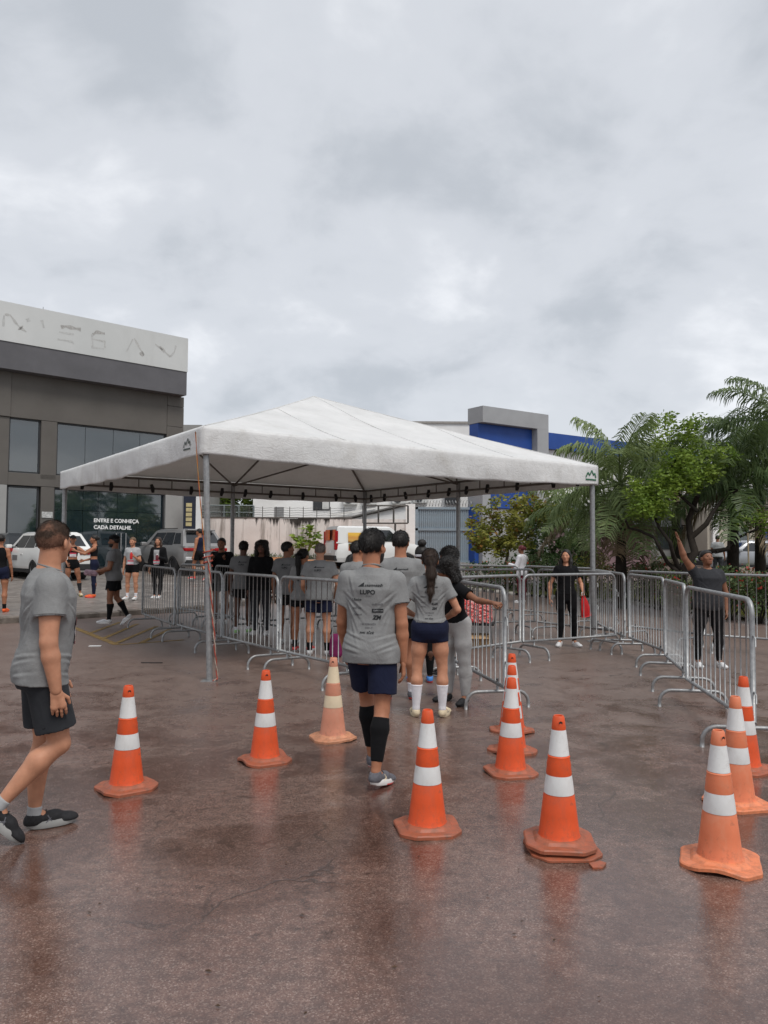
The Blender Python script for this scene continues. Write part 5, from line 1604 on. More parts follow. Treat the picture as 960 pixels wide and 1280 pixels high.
MB().add([(-1.5, -dm[0] * 0.93 - 0.02, 1.06), (-0.25, -dm[0] * 0.93 - 0.02, 1.06), (-0.25, -dm[0] * 0.88 - 0.02, 1.48), (-1.5, -dm[0] * 0.88 - 0.02, 1.48)], [(0, 1, 2, 3)]).build('side_picture', PIC.mat, v)
MB().box((-dm[1] - 0.03, -0.78, 1.15), (-dm[1] - 0.005, -0.5, 1.6)).build('rear_picture', vary('orange_print', (0.6, 0.12, 0.03), 0.4, 0.3, 8), v)
MB().box((-dm[1] - 0.03, 0.0, 1.15), (-dm[1] - 0.005, 0.5, 1.6)).build('rear_picture', vary('orange_print', (0.6, 0.12, 0.03), 0.4, 0.3, 8), v)
car('parked_car', 'silver sedan parked beyond the hedge at the right', (D(935, 684, 36).x, 36.0, fz(17, 36) + 0.25), R(182), SILV, 4.5, 1.76, 1.46, 'sedan')
# =================================================================== PEOPLE: surfaces grown from smooth distance fields
def surfnet(v, o, h):
    v = v.astype(np.float32)
    s = v < 0
    n = np.array(v.shape) - 1
    cnt = np.zeros(n, np.int8)
    for dx in (0, 1):
        for dy in (0, 1):
            for dz in (0, 1):
                cnt += s[dx:dx + n[0], dy:dy + n[1], dz:dz + n[2]]
    act = (cnt > 0) & (cnt < 8)
    I, J, K = np.nonzero(act)
    idx = -np.ones(n, np.int32); idx[I, J, K] = np.arange(len(I))
    acc = np.zeros((len(I), 3)); num = np.zeros(len(I))
    cor = [(0, 0, 0), (1, 0, 0), (0, 1, 0), (1, 1, 0), (0, 0, 1), (1, 0, 1), (0, 1, 1), (1, 1, 1)]
    cv = [v[I + a, J + b, K + c] for a, b, c in cor]
    for a in range(8):
        for b in range(a + 1, 8):
            d = np.subtract(cor[b], cor[a])
            if abs(d).sum() != 1: continue
            m = (cv[a] < 0) != (cv[b] < 0)
            t = np.where(m, cv[a] / np.where(m, cv[a] - cv[b], 1), 0)
            acc += m[:, None] * (np.array(cor[a])[None] + t[:, None] * d[None]); num += m
    V = (np.stack([I, J, K], 1) + acc / np.maximum(num, 1)[:, None]) * h + np.array(o)
    Fs = []
    for ax in range(3):
        sl0 = [slice(1, -1)] * 3; sl1 = [slice(1, -1)] * 3
        sl0[ax] = slice(0, -1); sl1[ax] = slice(1, None)
        a = s[tuple(sl0)]; b = s[tuple(sl1)]
        ch = np.argwhere(a != b)
        if not len(ch): continue
        c = ch.copy()
        for k in range(3):
            if k != ax: c[:, k] += 1
        y, z = (ax + 1) % 3, (ax + 2) % 3
        def cell(dy, dz):
            q = c.copy(); q[:, y] += dy; q[:, z] += dz
            return idx[q[:, 0], q[:, 1], q[:, 2]]
        Q = np.stack([cell(-1, -1), cell(0, -1), cell(0, 0), cell(-1, 0)], 1)
        flip = ~a[tuple(ch.T)]
        Q[flip] = Q[flip][:, ::-1]
        Fs.append(Q)
    F = np.concatenate(Fs)
    F = F[(F >= 0).all(1)]
    return V, F
class Field:
    def __init__(s): s.ops = []
    def cone(s, a, b, ra, rb, k=0.02, n=None, sc=1.0):
        a = np.array(a, float); b = np.array(b, float)
        ba = b - a; l2 = max((ba * ba).sum(), 1e-9)
        nn = None if n is None else np.array(n, float) / np.linalg.norm(n)
        def f(p):
            t = np.clip(((p - a) @ ba) / l2, 0, 1)
            q = p - a - t[..., None] * ba
            d2 = (q * q).sum(-1)
            if nn is not None:
                qn = q @ nn
                d2 = d2 + qn * qn * (1 / sc ** 2 - 1)
            return np.sqrt(np.maximum(d2, 1e-12)) - (ra + (rb - ra) * t)
        m = max(ra, rb) * max(1, sc)
        s.ops.append((f, np.minimum(a, b) - m, np.maximum(a, b) + m, k)); return s
    def ell(s, c, r, M=None, k=0.02):
        c = np.array(c, float); r = np.array(r, float); M = np.eye(3) if M is None else np.array(M)
        def f(p):
            q = (p - c) @ M
            k0 = np.linalg.norm(q / r, axis=-1); k1 = np.linalg.norm(q / (r * r), axis=-1)
            return k0 * (k0 - 1) / np.maximum(k1, 1e-6)
        e = r.max(); s.ops.append((f, c - e, c + e, k)); return s
    def loft(s, o, M, zs, w, d, yc=None, k=0.02, ex=2.3):
        o = np.array(o, float); M = np.array(M, float); zs = np.array(zs, float); w = np.array(w, float); d = np.array(d, float)
        yc = np.zeros(len(zs)) if yc is None else np.array(yc, float)
        def f(p):
            q = (p - o) @ M
            z = q[..., 2]
            ww = np.interp(z, zs, w); dd = np.interp(z, zs, d); yy = np.interp(z, zs, yc)
            n_ = ((np.abs(q[..., 0]) / ww) ** ex + (np.abs(q[..., 1] - yy) / dd) ** ex + 1e-12) ** (1 / ex)
            di = (n_ - 1) * np.minimum(ww, dd)
            return np.maximum(di, np.maximum(z - zs[-1], zs[0] - z))
        e = max(w.max(), d.max()) + 0.02
        p0 = o + M @ np.array([0, 0, zs[0]]); p1 = o + M @ np.array([0, 0, zs[-1]])
        s.ops.append((f, np.minimum(p0, p1) - e, np.maximum(p0, p1) + e, k)); return s
    def cut(s, f): s.ops.append((f, None, None, 'max')); return s          # keep where f < 0
    def carve(s, f): s.ops.append((lambda p: -f(p), None, None, 'max')); return s
    def disp(s, f): s.ops.append((f, None, None, 'add')); return s
    def run(s, h):
        lo = np.min([o[1] for o in s.ops if o[1] is not None], 0) - 3 * h - 0.01
        hi = np.max([o[2] for o in s.ops if o[2] is not None], 0) + 3 * h + 0.01
        n = np.ceil((hi - lo) / h).astype(int) + 1
        ax = [lo[i] + h * np.arange(n[i]) for i in range(3)]
        v = np.full(n, 0.3, np.float64)
        first = True
        for f, a, b, k in s.ops:
            if a is None:
                m = np.abs(v) < 0.25 if k != 'max' else v < 0.25
                I = np.nonzero(m)
                p = np.stack([ax[i][I[i]] for i in range(3)], -1)
                q = f(p)
                v[I] = np.maximum(v[I], q) if k == 'max' else v[I] + q
                continue
            mg = k + 3 * h
            i0 = np.maximum(((a - mg - lo) / h).astype(int), 0); i1 = np.minimum(((b + mg - lo) / h).astype(int) + 2, n)
            sl = tuple(slice(i0[i], i1[i]) for i in range(3))
            g = np.stack(np.meshgrid(*[ax[i][sl[i]] for i in range(3)], indexing='ij'), -1)
            d = f(g)
            c = v[sl]
            hh = np.maximum(k - np.abs(c - d), 0) / max(k, 1e-6)
            v[sl] = np.minimum(c, d) - hh * hh * k * 0.25
        return surfnet(v, lo, h)
def tube_prim(Fd, a, b, t1, r0, r1, bore, depth, k):
    """a sleeve or trouser leg from a towards b, cut off square at fraction t1 and hollow at its end"""
    a = np.array(a, float); b = np.array(b, float); ba = b - a; l = np.linalg.norm(ba); u = ba / l
    def f(p):
        t = (p - a) @ u
        q = np.linalg.norm(p - a - np.clip(t, 0, None)[..., None] * u, axis=-1)
        d = q - (r0 + (r1 - r0) * np.clip(t / (l * t1), 0, 1))
        d = np.maximum(d, t - l * t1)
        if bore > 0: d = np.maximum(d, -np.maximum(q - bore, (l * t1 - depth) - t))
        return d
    e = a + u * l * t1; m = max(r0, r1)
    Fd.ops.append((f, np.minimum(a, e) - m, np.maximum(a, e) + m, k))
def merge(parts):
    Vs, Fs, b = [], [], 0
    for V, F in parts:
        Vs.append(V); Fs.append(F + b); b += len(V)
    return np.concatenate(Vs), np.concatenate(Fs)
def rotm(ax, a):
    return np.array(Matrix.Rotation(a, 3, ax))
def unit(v):
    v = np.array(v, float); return v / np.linalg.norm(v)
def buzzmat():
    t = NT('thinning_buzz_cut')
    g = t.noise(150, 3, 0.65)
    c = t.ramp(g, [(0.3, (0.022, 0.014, 0.010)), (0.75, (0.085, 0.052, 0.036))])
    thin = t.ramp(t.noise(13, 3, 0.5, 0.4), [(0.50, 0.0), (0.72, 0.8)])
    c = t.mix(thin, c, (0.26, 0.13, 0.085))
    sp = t.n('ShaderNodeSeparateXYZ'); t.t.links.new(t.tc.outputs['Generated'], sp.inputs[0])
    c = t.mix(t.ramp(sp.outputs['Z'], [(0.05, 0.75), (0.5, 0.0)]), c, (0.24, 0.125, 0.085))     # faded sides
    t.set(color=c, rough=0.7, spec=0.2, normal=t.bump(g, 0.4, 0.003))
    return t.mat
SKIN = {'fair': skin('fair_skin', (0.47, 0.225, 0.135)), 'tan': skin('tan_skin', (0.36, 0.155, 0.085)), 'brown': skin('brown_skin', (0.22, 0.095, 0.052)), 'dark': skin('dark_skin', (0.10, 0.045, 0.028))}
HAIRM = {'black': hairmat('black_hair', (0.012, 0.010, 0.009)), 'brown': hairmat('brown_hair', (0.035, 0.02, 0.013)), 'grey': hairmat('cropped_grey_hair', (0.14, 0.115, 0.10)), 'buzz': buzzmat(), 'light': hairmat('light_brown_hair', (0.11, 0.065, 0.035)), 'maroon': hairmat('maroon_cloth_wrap', (0.10, 0.015, 0.02))}
F_GREY = fabric('heather_grey_jersey', (0.235, 0.237, 0.236), 0.55)
F_GREY2 = fabric('darker_grey_jersey', (0.17, 0.172, 0.175), 0.5)
F_LGREY = fabric('light_grey_knit', (0.36, 0.365, 0.37), 0.3)
F_BLACK = fabric('black_cotton', (0.008, 0.008, 0.009))
F_CHAR = fabric('charcoal_cotton', (0.035, 0.036, 0.04))
F_NAVY = fabric('navy_fabric', (0.012, 0.015, 0.035))
F_WHITE = fabric('white_fabric', (0.72, 0.71, 0.74))
F_SWEAT = fabric('pale_grey_sweat', (0.37, 0.365, 0.36), 0.25)
F_MAROON = fabric('maroon_fabric', (0.13, 0.012, 0.025))
F_RED = None
RUB_W = vary('white_foam_sole', (0.72, 0.71, 0.69), 0.6, 0.08)
RUB_C = vary('cream_upper', (0.62, 0.52, 0.36), 0.7, 0.12, 30)
RUB_O = vary('orange_shoe', (0.75, 0.12, 0.03), 0.5); RUB_R = vary('coral_red_rubber', (0.75, 0.10, 0.09), 0.5); RUB_B = vary('blue_shoe', (0.08, 0.25, 0.60), 0.6); RUB_G = vary('lime_shoe', (0.35, 0.62, 0.25), 0.6)
SHOE_K = vary('black_shoe_mesh', (0.018, 0.018, 0.02), 0.75, 0.3, 60, 0.3, 300); SHOE_G = vary('grey_shoe_mesh', (0.115, 0.115, 0.13), 0.75, 0.3, 60, 0.3, 300); SHOE_W = vary('white_shoe_mesh', (0.66, 0.66, 0.66), 0.7, 0.1, 60, 0.2, 300)
PINK = vary('pink_red_bib', (0.62, 0.06, 0.10), 0.6); EYE = vary('dark_eye', (0.015, 0.012, 0.01), 0.3); LIP = vary('lip_tone', (0.30, 0.10, 0.08), 0.5)

def person(label, loc, yaw, H=1.72, sex='m', vox=0.014, skn='tan', legs=None, arms=None, lean=0.0, side=0.0, twist=0.0, head=(0, 0), top='tee', topm=None, bottom='shorts', botm=None,
           short_len=0.62, sock=None, sockh=0.3, sockm=None, shoe=None, solem=None, hair='short', hairm='black', build=1.0, cap=None, beard=False, footp=(0, 0), footyaw=(6, 6), hands=('relaxed', 'relaxed'), hem=None, face=False, group=None, belly=0.0, sleeve=0.55):
    """yaw: heading, 0 faces away from the camera (+Y), positive turns left. legs/arms: for (left, right) two direction vectors (outward, forward, up)."""
    near = vox < 0.011
    f = sex == 'f'
    legs = legs or (((0.05, 0.0, -1), (0.0, -0.03, -1)),) * 2
    arms = arms or (((0.22, 0.0, -1), (0.08, 0.22, -1)),) * 2
    rt = tag(empty('person', loc, yaw), label, 'person', group)
    # ---- skeleton
    hw = (0.052 if f else 0.050) * H; sw_ = (0.087 if f else 0.099) * H * (0.6 + 0.4 * build)
    LT, LS = 0.239 * H, 0.237 * H; AH = 0.085
    hipL = [np.array([s * hw, 0, 0]) for s in (-1, 1)]
    knee, ank, footR = [], [], []
    for i, s in enumerate((-1, 1)):
        t = unit(np.array(legs[i][0]) * [s, 1, 1]); sh = unit(np.array(legs[i][1]) * [s, 1, 1])
        k = hipL[i] + t * LT; a = k + sh * LS
        knee.append(k); ank.append(a)
        footR.append(rotm('Z', -s * R(footyaw[i])) @ rotm('X', -R(footp[i])))
    fl = 0.152 * H
    fo = [ank[i] - footR[i] @ np.array([0, -0.055, AH]) for i in (0, 1)]
    low = min(min((fo[i] + footR[i] @ np.array([0, y, 0]))[2] for y in (-0.1, fl - 0.1)) for i in (0, 1))
    up = np.array([0, 0, -low])
    hipL = [h + up for h in hipL]; knee = [k + up for k in knee]; ank = [a + up for a in ank]; fo = [q + up for q in fo]
    pel = up.copy()
    RT = rotm('Z', R(twist) * 0.5) @ rotm('Y', R(side)) @ rotm('X', -R(lean))
    tz = lambda x, y, z: pel + RT @ np.array([x, y, z]) * 1.0
    RS = RT @ rotm('Z', R(twist) * 0.5)
    shl = [pel + RS @ np.array([s * sw_, -0.004 * H, 0.266 * H]) for s in (-1, 1)]
    nb = pel + RS @ np.array([0, -0.008 * H, 0.318 * H])
    elb, wri = [], []
    for i, s in enumerate((-1, 1)):
        u = unit(RS @ unit(np.array(arms[i][0]) * [s, 1, 1])); fo_ = unit(RS @ unit(np.array(arms[i][1]) * [s, 1, 1]))
        e_ = shl[i] + u * 0.172 * H; w_ = e_ + fo_ * 0.15 * H
        elb.append(e_); wri.append(w_)
    hs = H * 0.132 / 0.23
    RH = RS @ rotm('X', R(lean) * 0.75) @ rotm('Z', R(head[0])) @ rotm('X', R(head[1]))
    hc = nb + RS @ np.array([0, 0.012 * H, 0]) + RH @ np.array([0, 0.006, 0.115]) * hs + RS @ np.array([0, 0, 0.020 * H])
    # ---- torso profile
    z = np.array([-0.065, -0.03, 0.0, 0.035, 0.075, 0.115, 0.165, 0.235, 0.272, 0.298, 0.318]) * H
    if f:
        w = np.array([0.060, 0.090, 0.099, 0.092, 0.074, 0.070, 0.078, 0.086, 0.078, 0.052, 0.030]) * H
        d = np.array([0.050, 0.066, 0.070, 0.064, 0.053, 0.050, 0.056, 0.064, 0.054, 0.044, 0.032]) * H
        y = np.array([-0.01, -0.012, -0.012, -0.006, 0.002, 0.004, 0.004, 0.006, 0.0, -0.004, -0.006]) * H
    else:
        w = np.array([0.062, 0.086, 0.092, 0.089, 0.083, 0.084, 0.092, 0.100, 0.088, 0.058, 0.033]) * H
        d = np.array([0.050, 0.062, 0.066, 0.062, 0.058, 0.058, 0.064, 0.070, 0.060, 0.048, 0.034]) * H
        y = np.array([-0.008, -0.01, -0.008, -0.002, 0.003, 0.005, 0.004, 0.0, -0.003, -0.005, -0.008]) * H
    w = w * build; d = d * (0.3 + 0.7 * build)
    bump_b = np.exp(-((z / H - 0.08) / 0.07) ** 2) * belly
    d = d + bump_b; y = y + bump_b * 0.6
    # ---- body surface
    bw = 0.93 if top not in ('bra', 'skin') else 1.0
    B = Field()
    B.loft(pel, RT, z, w * bw, d * bw, y, 0.03)
    if f and top in ('bra',):
        pass
    la = (0.0285 if f else 0.0335) * H * (0.25 + 0.75 * build)
    for i in (0, 1):
        B.cone(shl[i], shl[i] * 0.6 + elb[i] * 0.4, la * (0.85 if top in ('tee', 'jacket') else 1.0), la * 0.94, 0.03)
        B.cone(shl[i] * 0.6 + elb[i] * 0.4, elb[i], la * 0.92, la * 0.70, 0.02)
        m = elb[i] * 0.7 + wri[i] * 0.3
        B.cone(elb[i], m, la * 0.70, la * 0.74, 0.015)
        B.cone(m, wri[i], la * 0.74, la * 0.47, 0.015)
        B.cone(tz(0, -0.010 * H, 0.300 * H), shl[i], 0.019 * H, la * 0.62, 0.03)
    tr = (0.054 if f else 0.050) * H * (0.35 + 0.65 * build); kr = 0.0295 * H * (0.5 + 0.5 * build)
    for i in (0, 1):
        dirt_ = unit(knee[i] - hipL[i])
        B.cone(hipL[i] + np.array([0, -0.005 * H, 0.01 * H]), hipL[i] * 0.45 + knee[i] * 0.55, tr * (0.9 if bottom in ('shorts', 'pants') else 1.0), tr * 0.80, 0.03)
        B.cone(hipL[i] * 0.45 + knee[i] * 0.55, knee[i], tr * 0.80, kr, 0.03)
        sd = unit(ank[i] - knee[i])
        back = np.cross(sd, np.cross(np.array([0, 1, 0]), sd)); back = -unit(back) if np.linalg.norm(back) > 0.1 else np.array([0, -1, 0])
        cm = knee[i] * 0.68 + ank[i] * 0.32 + back * 0.010 * H
        B.cone(knee[i], cm, kr * 0.96, kr * 1.12, 0.02)
        B.cone(cm, ank[i], kr * 1.12, 0.0175 * H, 0.02)
        B.cone(ank[i], fo[i] + footR[i] @ np.array([0, 0.02, 0.045]), 0.0175 * H, 0.03, 0.015)
    B.cone(nb + RS @ np.array([0, 0, -0.03 * H]), hc + RH @ np.array([0, -0.025, -0.05]) * hs, (0.030 if f else 0.036) * H, (0.028 if f else 0.034) * H, 0.025)
    bodyparts = [B.run(vox)]
    # ---- head
    hq = lambda x, y_, z_: hc + RH @ np.array([x, y_, z_]) * hs
    Hd = Field()
    Hd.ell(hq(0, -0.012, 0.03), np.array([0.076, 0.096, 0.085]) * hs, RH, 0.02)
    Hd.ell(hq(0, 0.022, -0.03), np.array([0.060 if f else 0.063, 0.072, 0.082]) * hs, RH, 0.03)
    Hd.ell(hq(0, 0.058, -0.088), np.array([0.032 if f else 0.038, 0.030, 0.026]) * hs, RH, 0.03)
    Hd.cone(hq(0, 0.090, 0.006), hq(0, 0.108, -0.030), 0.008 * hs, 0.013 * hs, 0.012)
    Hd.cone(hq(-0.013, 0.098, -0.034), hq(0.013, 0.098, -0.034), 0.009 * hs, 0.009 * hs, 0.010)
    Hd.cone(hq(-0.036, 0.078, 0.022), hq(0.036, 0.078, 0.022), 0.011 * hs, 0.011 * hs, 0.012)
    Hd.ell(hq(0, 0.086, -0.062), np.array([0.026, 0.012, 0.013]) * hs, RH, 0.01)
    for s in (-1, 1):
        Hd.ell(hq(s * 0.079, -0.008, -0.008), np.array([0.010, 0.024, 0.033]) * hs, RH @ rotm('Z', s * 0.35), 0.006)
        Hd.ell(hq(s * 0.046, 0.058, -0.022), np.array([0.022, 0.022, 0.022]) * hs, RH, 0.02)
    Hd.cone(hq(0, -0.028, -0.05), nb, (0.046 if f else 0.054) * hs, (0.050 if f else 0.058) * hs, 0.03)
    bodyparts.append(Hd.run(0.0065 if near else min(vox, 0.011)))
    # ---- hands
    for i, s in enumerate((-1, 1)):
        u = unit(wri[i] - elb[i])
        fw = RS @ np.array([0, 1.0, 0.0]); 
        if abs(u @ fw) > 0.75: fw = np.array([0, 0, 1.0])
        th = unit(fw - u * (fw @ u))
        nn = -s * np.cross(u, th)
        hl = 0.108 * H; kk = hl / 0.19
        mode = hands[i]
        curl = {'relaxed': 0.38, 'open': 0.06, 'grip': 1.15, 'flat': 0.15}[mode]
        Hn = Field()
        w0 = wri[i] - u * 0.02
        pe = wri[i] + u * 0.088 * kk
        Hn.cone(w0, wri[i] + u * 0.02 * kk, la * 0.47, 0.026 * kk, 0.015, nn, 0.75)
        for q in (-0.5, 0.5):
            Hn.cone(wri[i] + u * 0.022 * kk + th * q * 0.022 * kk, pe + th * q * 0.042 * kk, 0.021 * kk, 0.020 * kk, 0.014, nn, 0.68)
        for q, ln in ((0.033, 0.074), (0.011, 0.083), (-0.011, 0.077), (-0.031, 0.06)):
            p0 = pe + th * q * kk - u * 0.006 * kk
            dcur = u.copy(); c = curl * (0.8 + 6 * abs(q - 0.01))
            for seg, fr in enumerate((0.45, 0.31, 0.24)):
                c_ = c * (seg + 0.7)
                dd = u * math.cos(c_) + nn * math.sin(c_) + th * q * 2.2 * (1 if mode == 'open' else 0.4)
                p1 = p0 + unit(dd) * ln * fr * kk
                rr = (0.0092 - 0.0011 * seg) * kk
                Hn.cone(p0, p1, rr, rr * 0.92, 0.004)
                p0 = p1
        t0 = wri[i] + u * 0.03 * kk + th * 0.026 * kk + nn * 0.008 * kk
        d1 = unit(u * 0.75 + th * (0.75 if mode != 'grip' else 0.35) + nn * 0.35)
        t1 = t0 + d1 * 0.042 * kk
        t2 = t1 + unit(u * 0.95 + th * 0.15 + nn * 0.35) * 0.034 * kk
        Hn.cone(t0, t1, 0.0135 * kk, 0.0105 * kk, 0.008); Hn.cone(t1, t2, 0.0105 * kk, 0.0085 * kk, 0.004)
        bodyparts.append(Hn.run(0.0042 if near else 0.0065))
    V, F = merge(bodyparts)
    body = link('body', np_mesh('body', V, F), SKIN[skn], rt, True)
    # ---- face
    if face:
        for s in (-1, 1):
            E_ = Field().ell(hq(s * 0.031, 0.082, 0.004), np.array([0.012, 0.009, 0.0055]) * hs, RH, 0.003)
            V, F = E_.run(0.0035); link('eye', np_mesh('eye', V, F), EYE, body, True)
            E_ = Field().cone(hq(s * 0.016, 0.090, 0.022), hq(s * 0.045, 0.079, 0.024), 0.0042 * hs, 0.003 * hs, 0.002)
            V, F = E_.run(0.0035); link('eyebrow', np_mesh('eyebrow', V, F), HAIRM['black'], body, True)
        E_ = Field().ell(hq(0, 0.094, -0.062), np.array([0.022, 0.008, 0.007]) * hs, RH, 0.003)
        V, F = E_.run(0.0035); link('mouth', np_mesh('mouth', V, F), LIP, body, True)
    rg = np.random.default_rng(abs(hash(label)) % 1000 if False else sum(map(ord, label)) % 1000)
    ph = rg.random(8) * 6.28
    def folds(amp, fz_=1.0):
        def g(p):
            x, y_, z_ = p[..., 0], p[..., 1], p[..., 2]
            return amp * (0.6 * np.sin(26 * z_ * fz_ + 9 * x + 5 * y_ + 2.2 * np.sin(11 * x + 7 * y_ + ph[0]) + ph[1]) * (0.5 + 0.5 * np.sin(5 * x + 4 * z_ + ph[2]))
                          + 0.5 * np.sin(38 * x + 14 * z_ + 20 * y_ + 1.8 * np.sin(13 * z_ + ph[3]) + ph[4]) * (0.5 + 0.5 * np.sin(7 * z_ - 3 * x + ph[5])))
        return g
    def plane(o, n):       # keep the side where (p-o).n < 0
        o = np.array(o); n = unit(n)
        return lambda p: (p - o) @ n
    def folds2(p):
        q = (p - pel) @ RT; x_, z_ = q[..., 0], q[..., 2]
        tot = np.zeros(x_.shape)
        sgn = np.where(q[..., 1] < 0, 1.0, 0.85)
        segs = []
        for s_ in (-1, 1):
            for kq in range(4):
                j1, j2, j3 = np.sin(ph[kq] * 3 + s_), np.sin(ph[kq + 1] * 5 + s_), np.sin(ph[kq + 2] * 7 - s_)
                segs.append((s_ * (0.098 - 0.004 * kq) * H, (0.215 - 0.020 * kq + 0.004 * j1) * H, s_ * (0.020 + 0.012 * kq + 0.008 * j2) * H, (0.145 - 0.040 * kq + 0.010 * j3) * H, 0.0055 - 0.0006 * kq))
            segs.append((s_ * 0.085 * H, 0.285 * H, s_ * 0.062 * H, 0.20 * H, 0.005))
            for kq in range(3):
                segs.append((s_ * 0.10 * H, (0.06 - 0.03 * kq + 0.006 * np.sin(ph[kq] * 9 + s_)) * H, s_ * (0.01 + 0.015 * kq) * H, (0.035 - 0.028 * kq + 0.008 * np.sin(ph[kq] * 4)) * H, 0.0045))
        for xa, za, xb, zb, A in segs:
            dx, dz = xb - xa, zb - za; l2 = dx * dx + dz * dz
            t_ = ((x_ - xa) * dx + (z_ - za) * dz) / l2
            tc_ = np.clip(t_, 0, 1)
            dd_ = ((x_ - xa) * dz - (z_ - za) * dx) / np.sqrt(l2)
            along = np.sqrt((x_ - xa - tc_ * dx) ** 2 + (z_ - za - tc_ * dz) ** 2)
            env = np.exp(-(np.maximum(along - np.abs(dd_), 0) / 0.02) ** 2) * (0.35 + 0.65 * np.sin(np.pi * np.clip(tc_ * 0.9 + 0.1, 0, 1)))
            tot += A * env * (0.9 * np.exp(-((dd_ - 0.010) / 0.008) ** 2) - 1.0 * np.exp(-((dd_ + 0.004) / 0.009) ** 2))
        return tot * sgn
    vc = vox if not near else vox * 0.7
    # ---- top
    ease = {'tee': 0.014, 'tank': 0.006, 'jacket': 0.022, 'bra': 0.004}[top]
    hem_z = hem if hem is not None else {'tee': -0.045 if not f else -0.03, 'tank': 0.03, 'jacket': -0.05, 'bra': 0.13}[top]
    S = Field()
    zz = np.linspace(hem_z * H, 0.318 * H, 14)
    ww = np.interp(zz, z, w); dd = np.interp(zz, z, d); yy = np.interp(zz, z, y)
    if top in ('tee', 'jacket'):
        # cloth hangs straight from chest and hips
        mw = 0.62 if not f else 0.35
        cw, cd_ = np.interp(0.235 * H, z, w), np.interp(0.235 * H, z, d)
        lowm = zz < 0.2 * H
        ww = np.where(lowm, np.maximum(ww, ww * (1 - mw) + cw * mw * 0.97), ww); dd = np.where(lowm, np.maximum(dd, dd * (1 - mw) + cd_ * mw), dd)
    if top in ('tee', 'jacket') and bottom in ('shorts', 'pants'):
        tr_ = (0.054 if f else 0.050) * H * (0.35 + 0.65 * build)
        bl_ = np.clip((0.05 * H - zz) / (0.05 * H), 0, 1)
        ww = np.maximum(ww, (hw + tr_ + 0.012) * bl_); dd = np.maximum(dd, (tr_ + 0.016) * bl_)
    sh_top = zz > 0.30 * H
    ez = np.where(sh_top, ease * 0.4, ease)
    S.loft(pel, RT, zz, ww + ez, dd + ez, yy, 0.03)
    if top in ('tee', 'jacket'):
        sl = sleeve if top == 'tee' else 1.0
        for i in (0, 1):
            e2 = shl[i] + (elb[i] - shl[i]) * (sl + 0.12)
            big = la + ease * 1.05
            S.cone(tz(0, -0.010 * H, 0.300 * H), shl[i] + RS @ np.array([0, 0, 0.006 * H]), 0.026 * H, big * 0.78, 0.035)
            if top == 'tee': tube_prim(S, shl[i], elb[i], sleeve, big * 0.90, big * 1.04, la + 0.001, 0.04, 0.04)
            else: S.cone(shl[i], e2, big, big * 0.82, 0.035)
            if top == 'jacket':
                S.cone(elb[i], wri[i], big * 0.82, big * 0.66, 0.02)
    if top in ('tee', 'jacket') and bottom in ('shorts', 'pants') and hem_z < 0.02:
        tr_ = (0.054 if f else 0.050) * H * (0.35 + 0.65 * build)
        z3 = np.linspace(-0.06 * H, 0.05 * H, 9)
        S.loft(pel, RT, z3, np.interp(z3, z, w) + 0.02, np.interp(z3, z, d) + 0.02, np.interp(z3, z, y), 0.02)
        for i in (0, 1):
            S.cone(hipL[i] + np.array([0, -0.004 * H, 0.01 * H]), hipL[i] * 0.6 + knee[i] * 0.4, tr_ + 0.017, tr_ + 0.019, 0.03)
    if vox < 0.0125 and top == 'tee': S.disp(folds2)
    if near: S.disp(folds(0.005))
    else: S.disp(folds(0.004))
    S.cut(plane(pel + RT @ np.array([0, 0, hem_z * H + 0.004]), RT @ np.array([0, 0, -1.0])))
    # neck opening
    nr = (0.040 if f else 0.043) * H
    if top in ('tank', 'bra'): 
        nr *= 1.25
    nc = nb + RS @ np.array([0, 0.012 * H, 0.008 * H])
    S.carve(lambda p: np.linalg.norm((p - nc) * np.array([1, 1, 0.8]), axis=-1) - nr)
    V, F = S.run(vc)
    shirt = link({'tee': 'shirt', 'tank': 'tank_top', 'jacket': 'jacket', 'bra': 'sports_top'}[top], np_mesh('shirt', V, F), topm or F_GREY, rt, True)
    if near and top == 'tee':
        for i in (0, 1):
            ax_ = unit(elb[i] - shl[i]); c_ = shl[i] + (elb[i] - shl[i]) * sleeve - ax_ * 0.012
            a1 = unit(np.cross(ax_, np.array([0.3, 1, 0.2]))); a2 = np.cross(ax_, a1); rr_ = (la + ease * 1.05) * 1.045
            ring = [c_ + (a1 * math.cos(q_) + a2 * math.sin(q_)) * rr_ for q_ in np.linspace(0, 2 * math.pi, 33)]
            MB().tube(ring, 0.0022, 5, False).build('cuff_seam', topm or F_GREY, shirt, smooth=True)
        Rc = RS @ rotm('X', -0.30)
        cc_ = nb + RS @ np.array([0, 0.004 * H, 0.0045 * H])
        ring = [cc_ + Rc @ np.array([math.cos(q_) * 0.0385 * H, math.sin(q_) * 0.0365 * H, 0]) for q_ in np.linspace(0, 2 * math.pi, 41)]
        MB().tube(ring, 0.0075, 8, False).build('collar', topm or F_GREY, shirt, smooth=True)
    # ---- bottom
    K = Field()
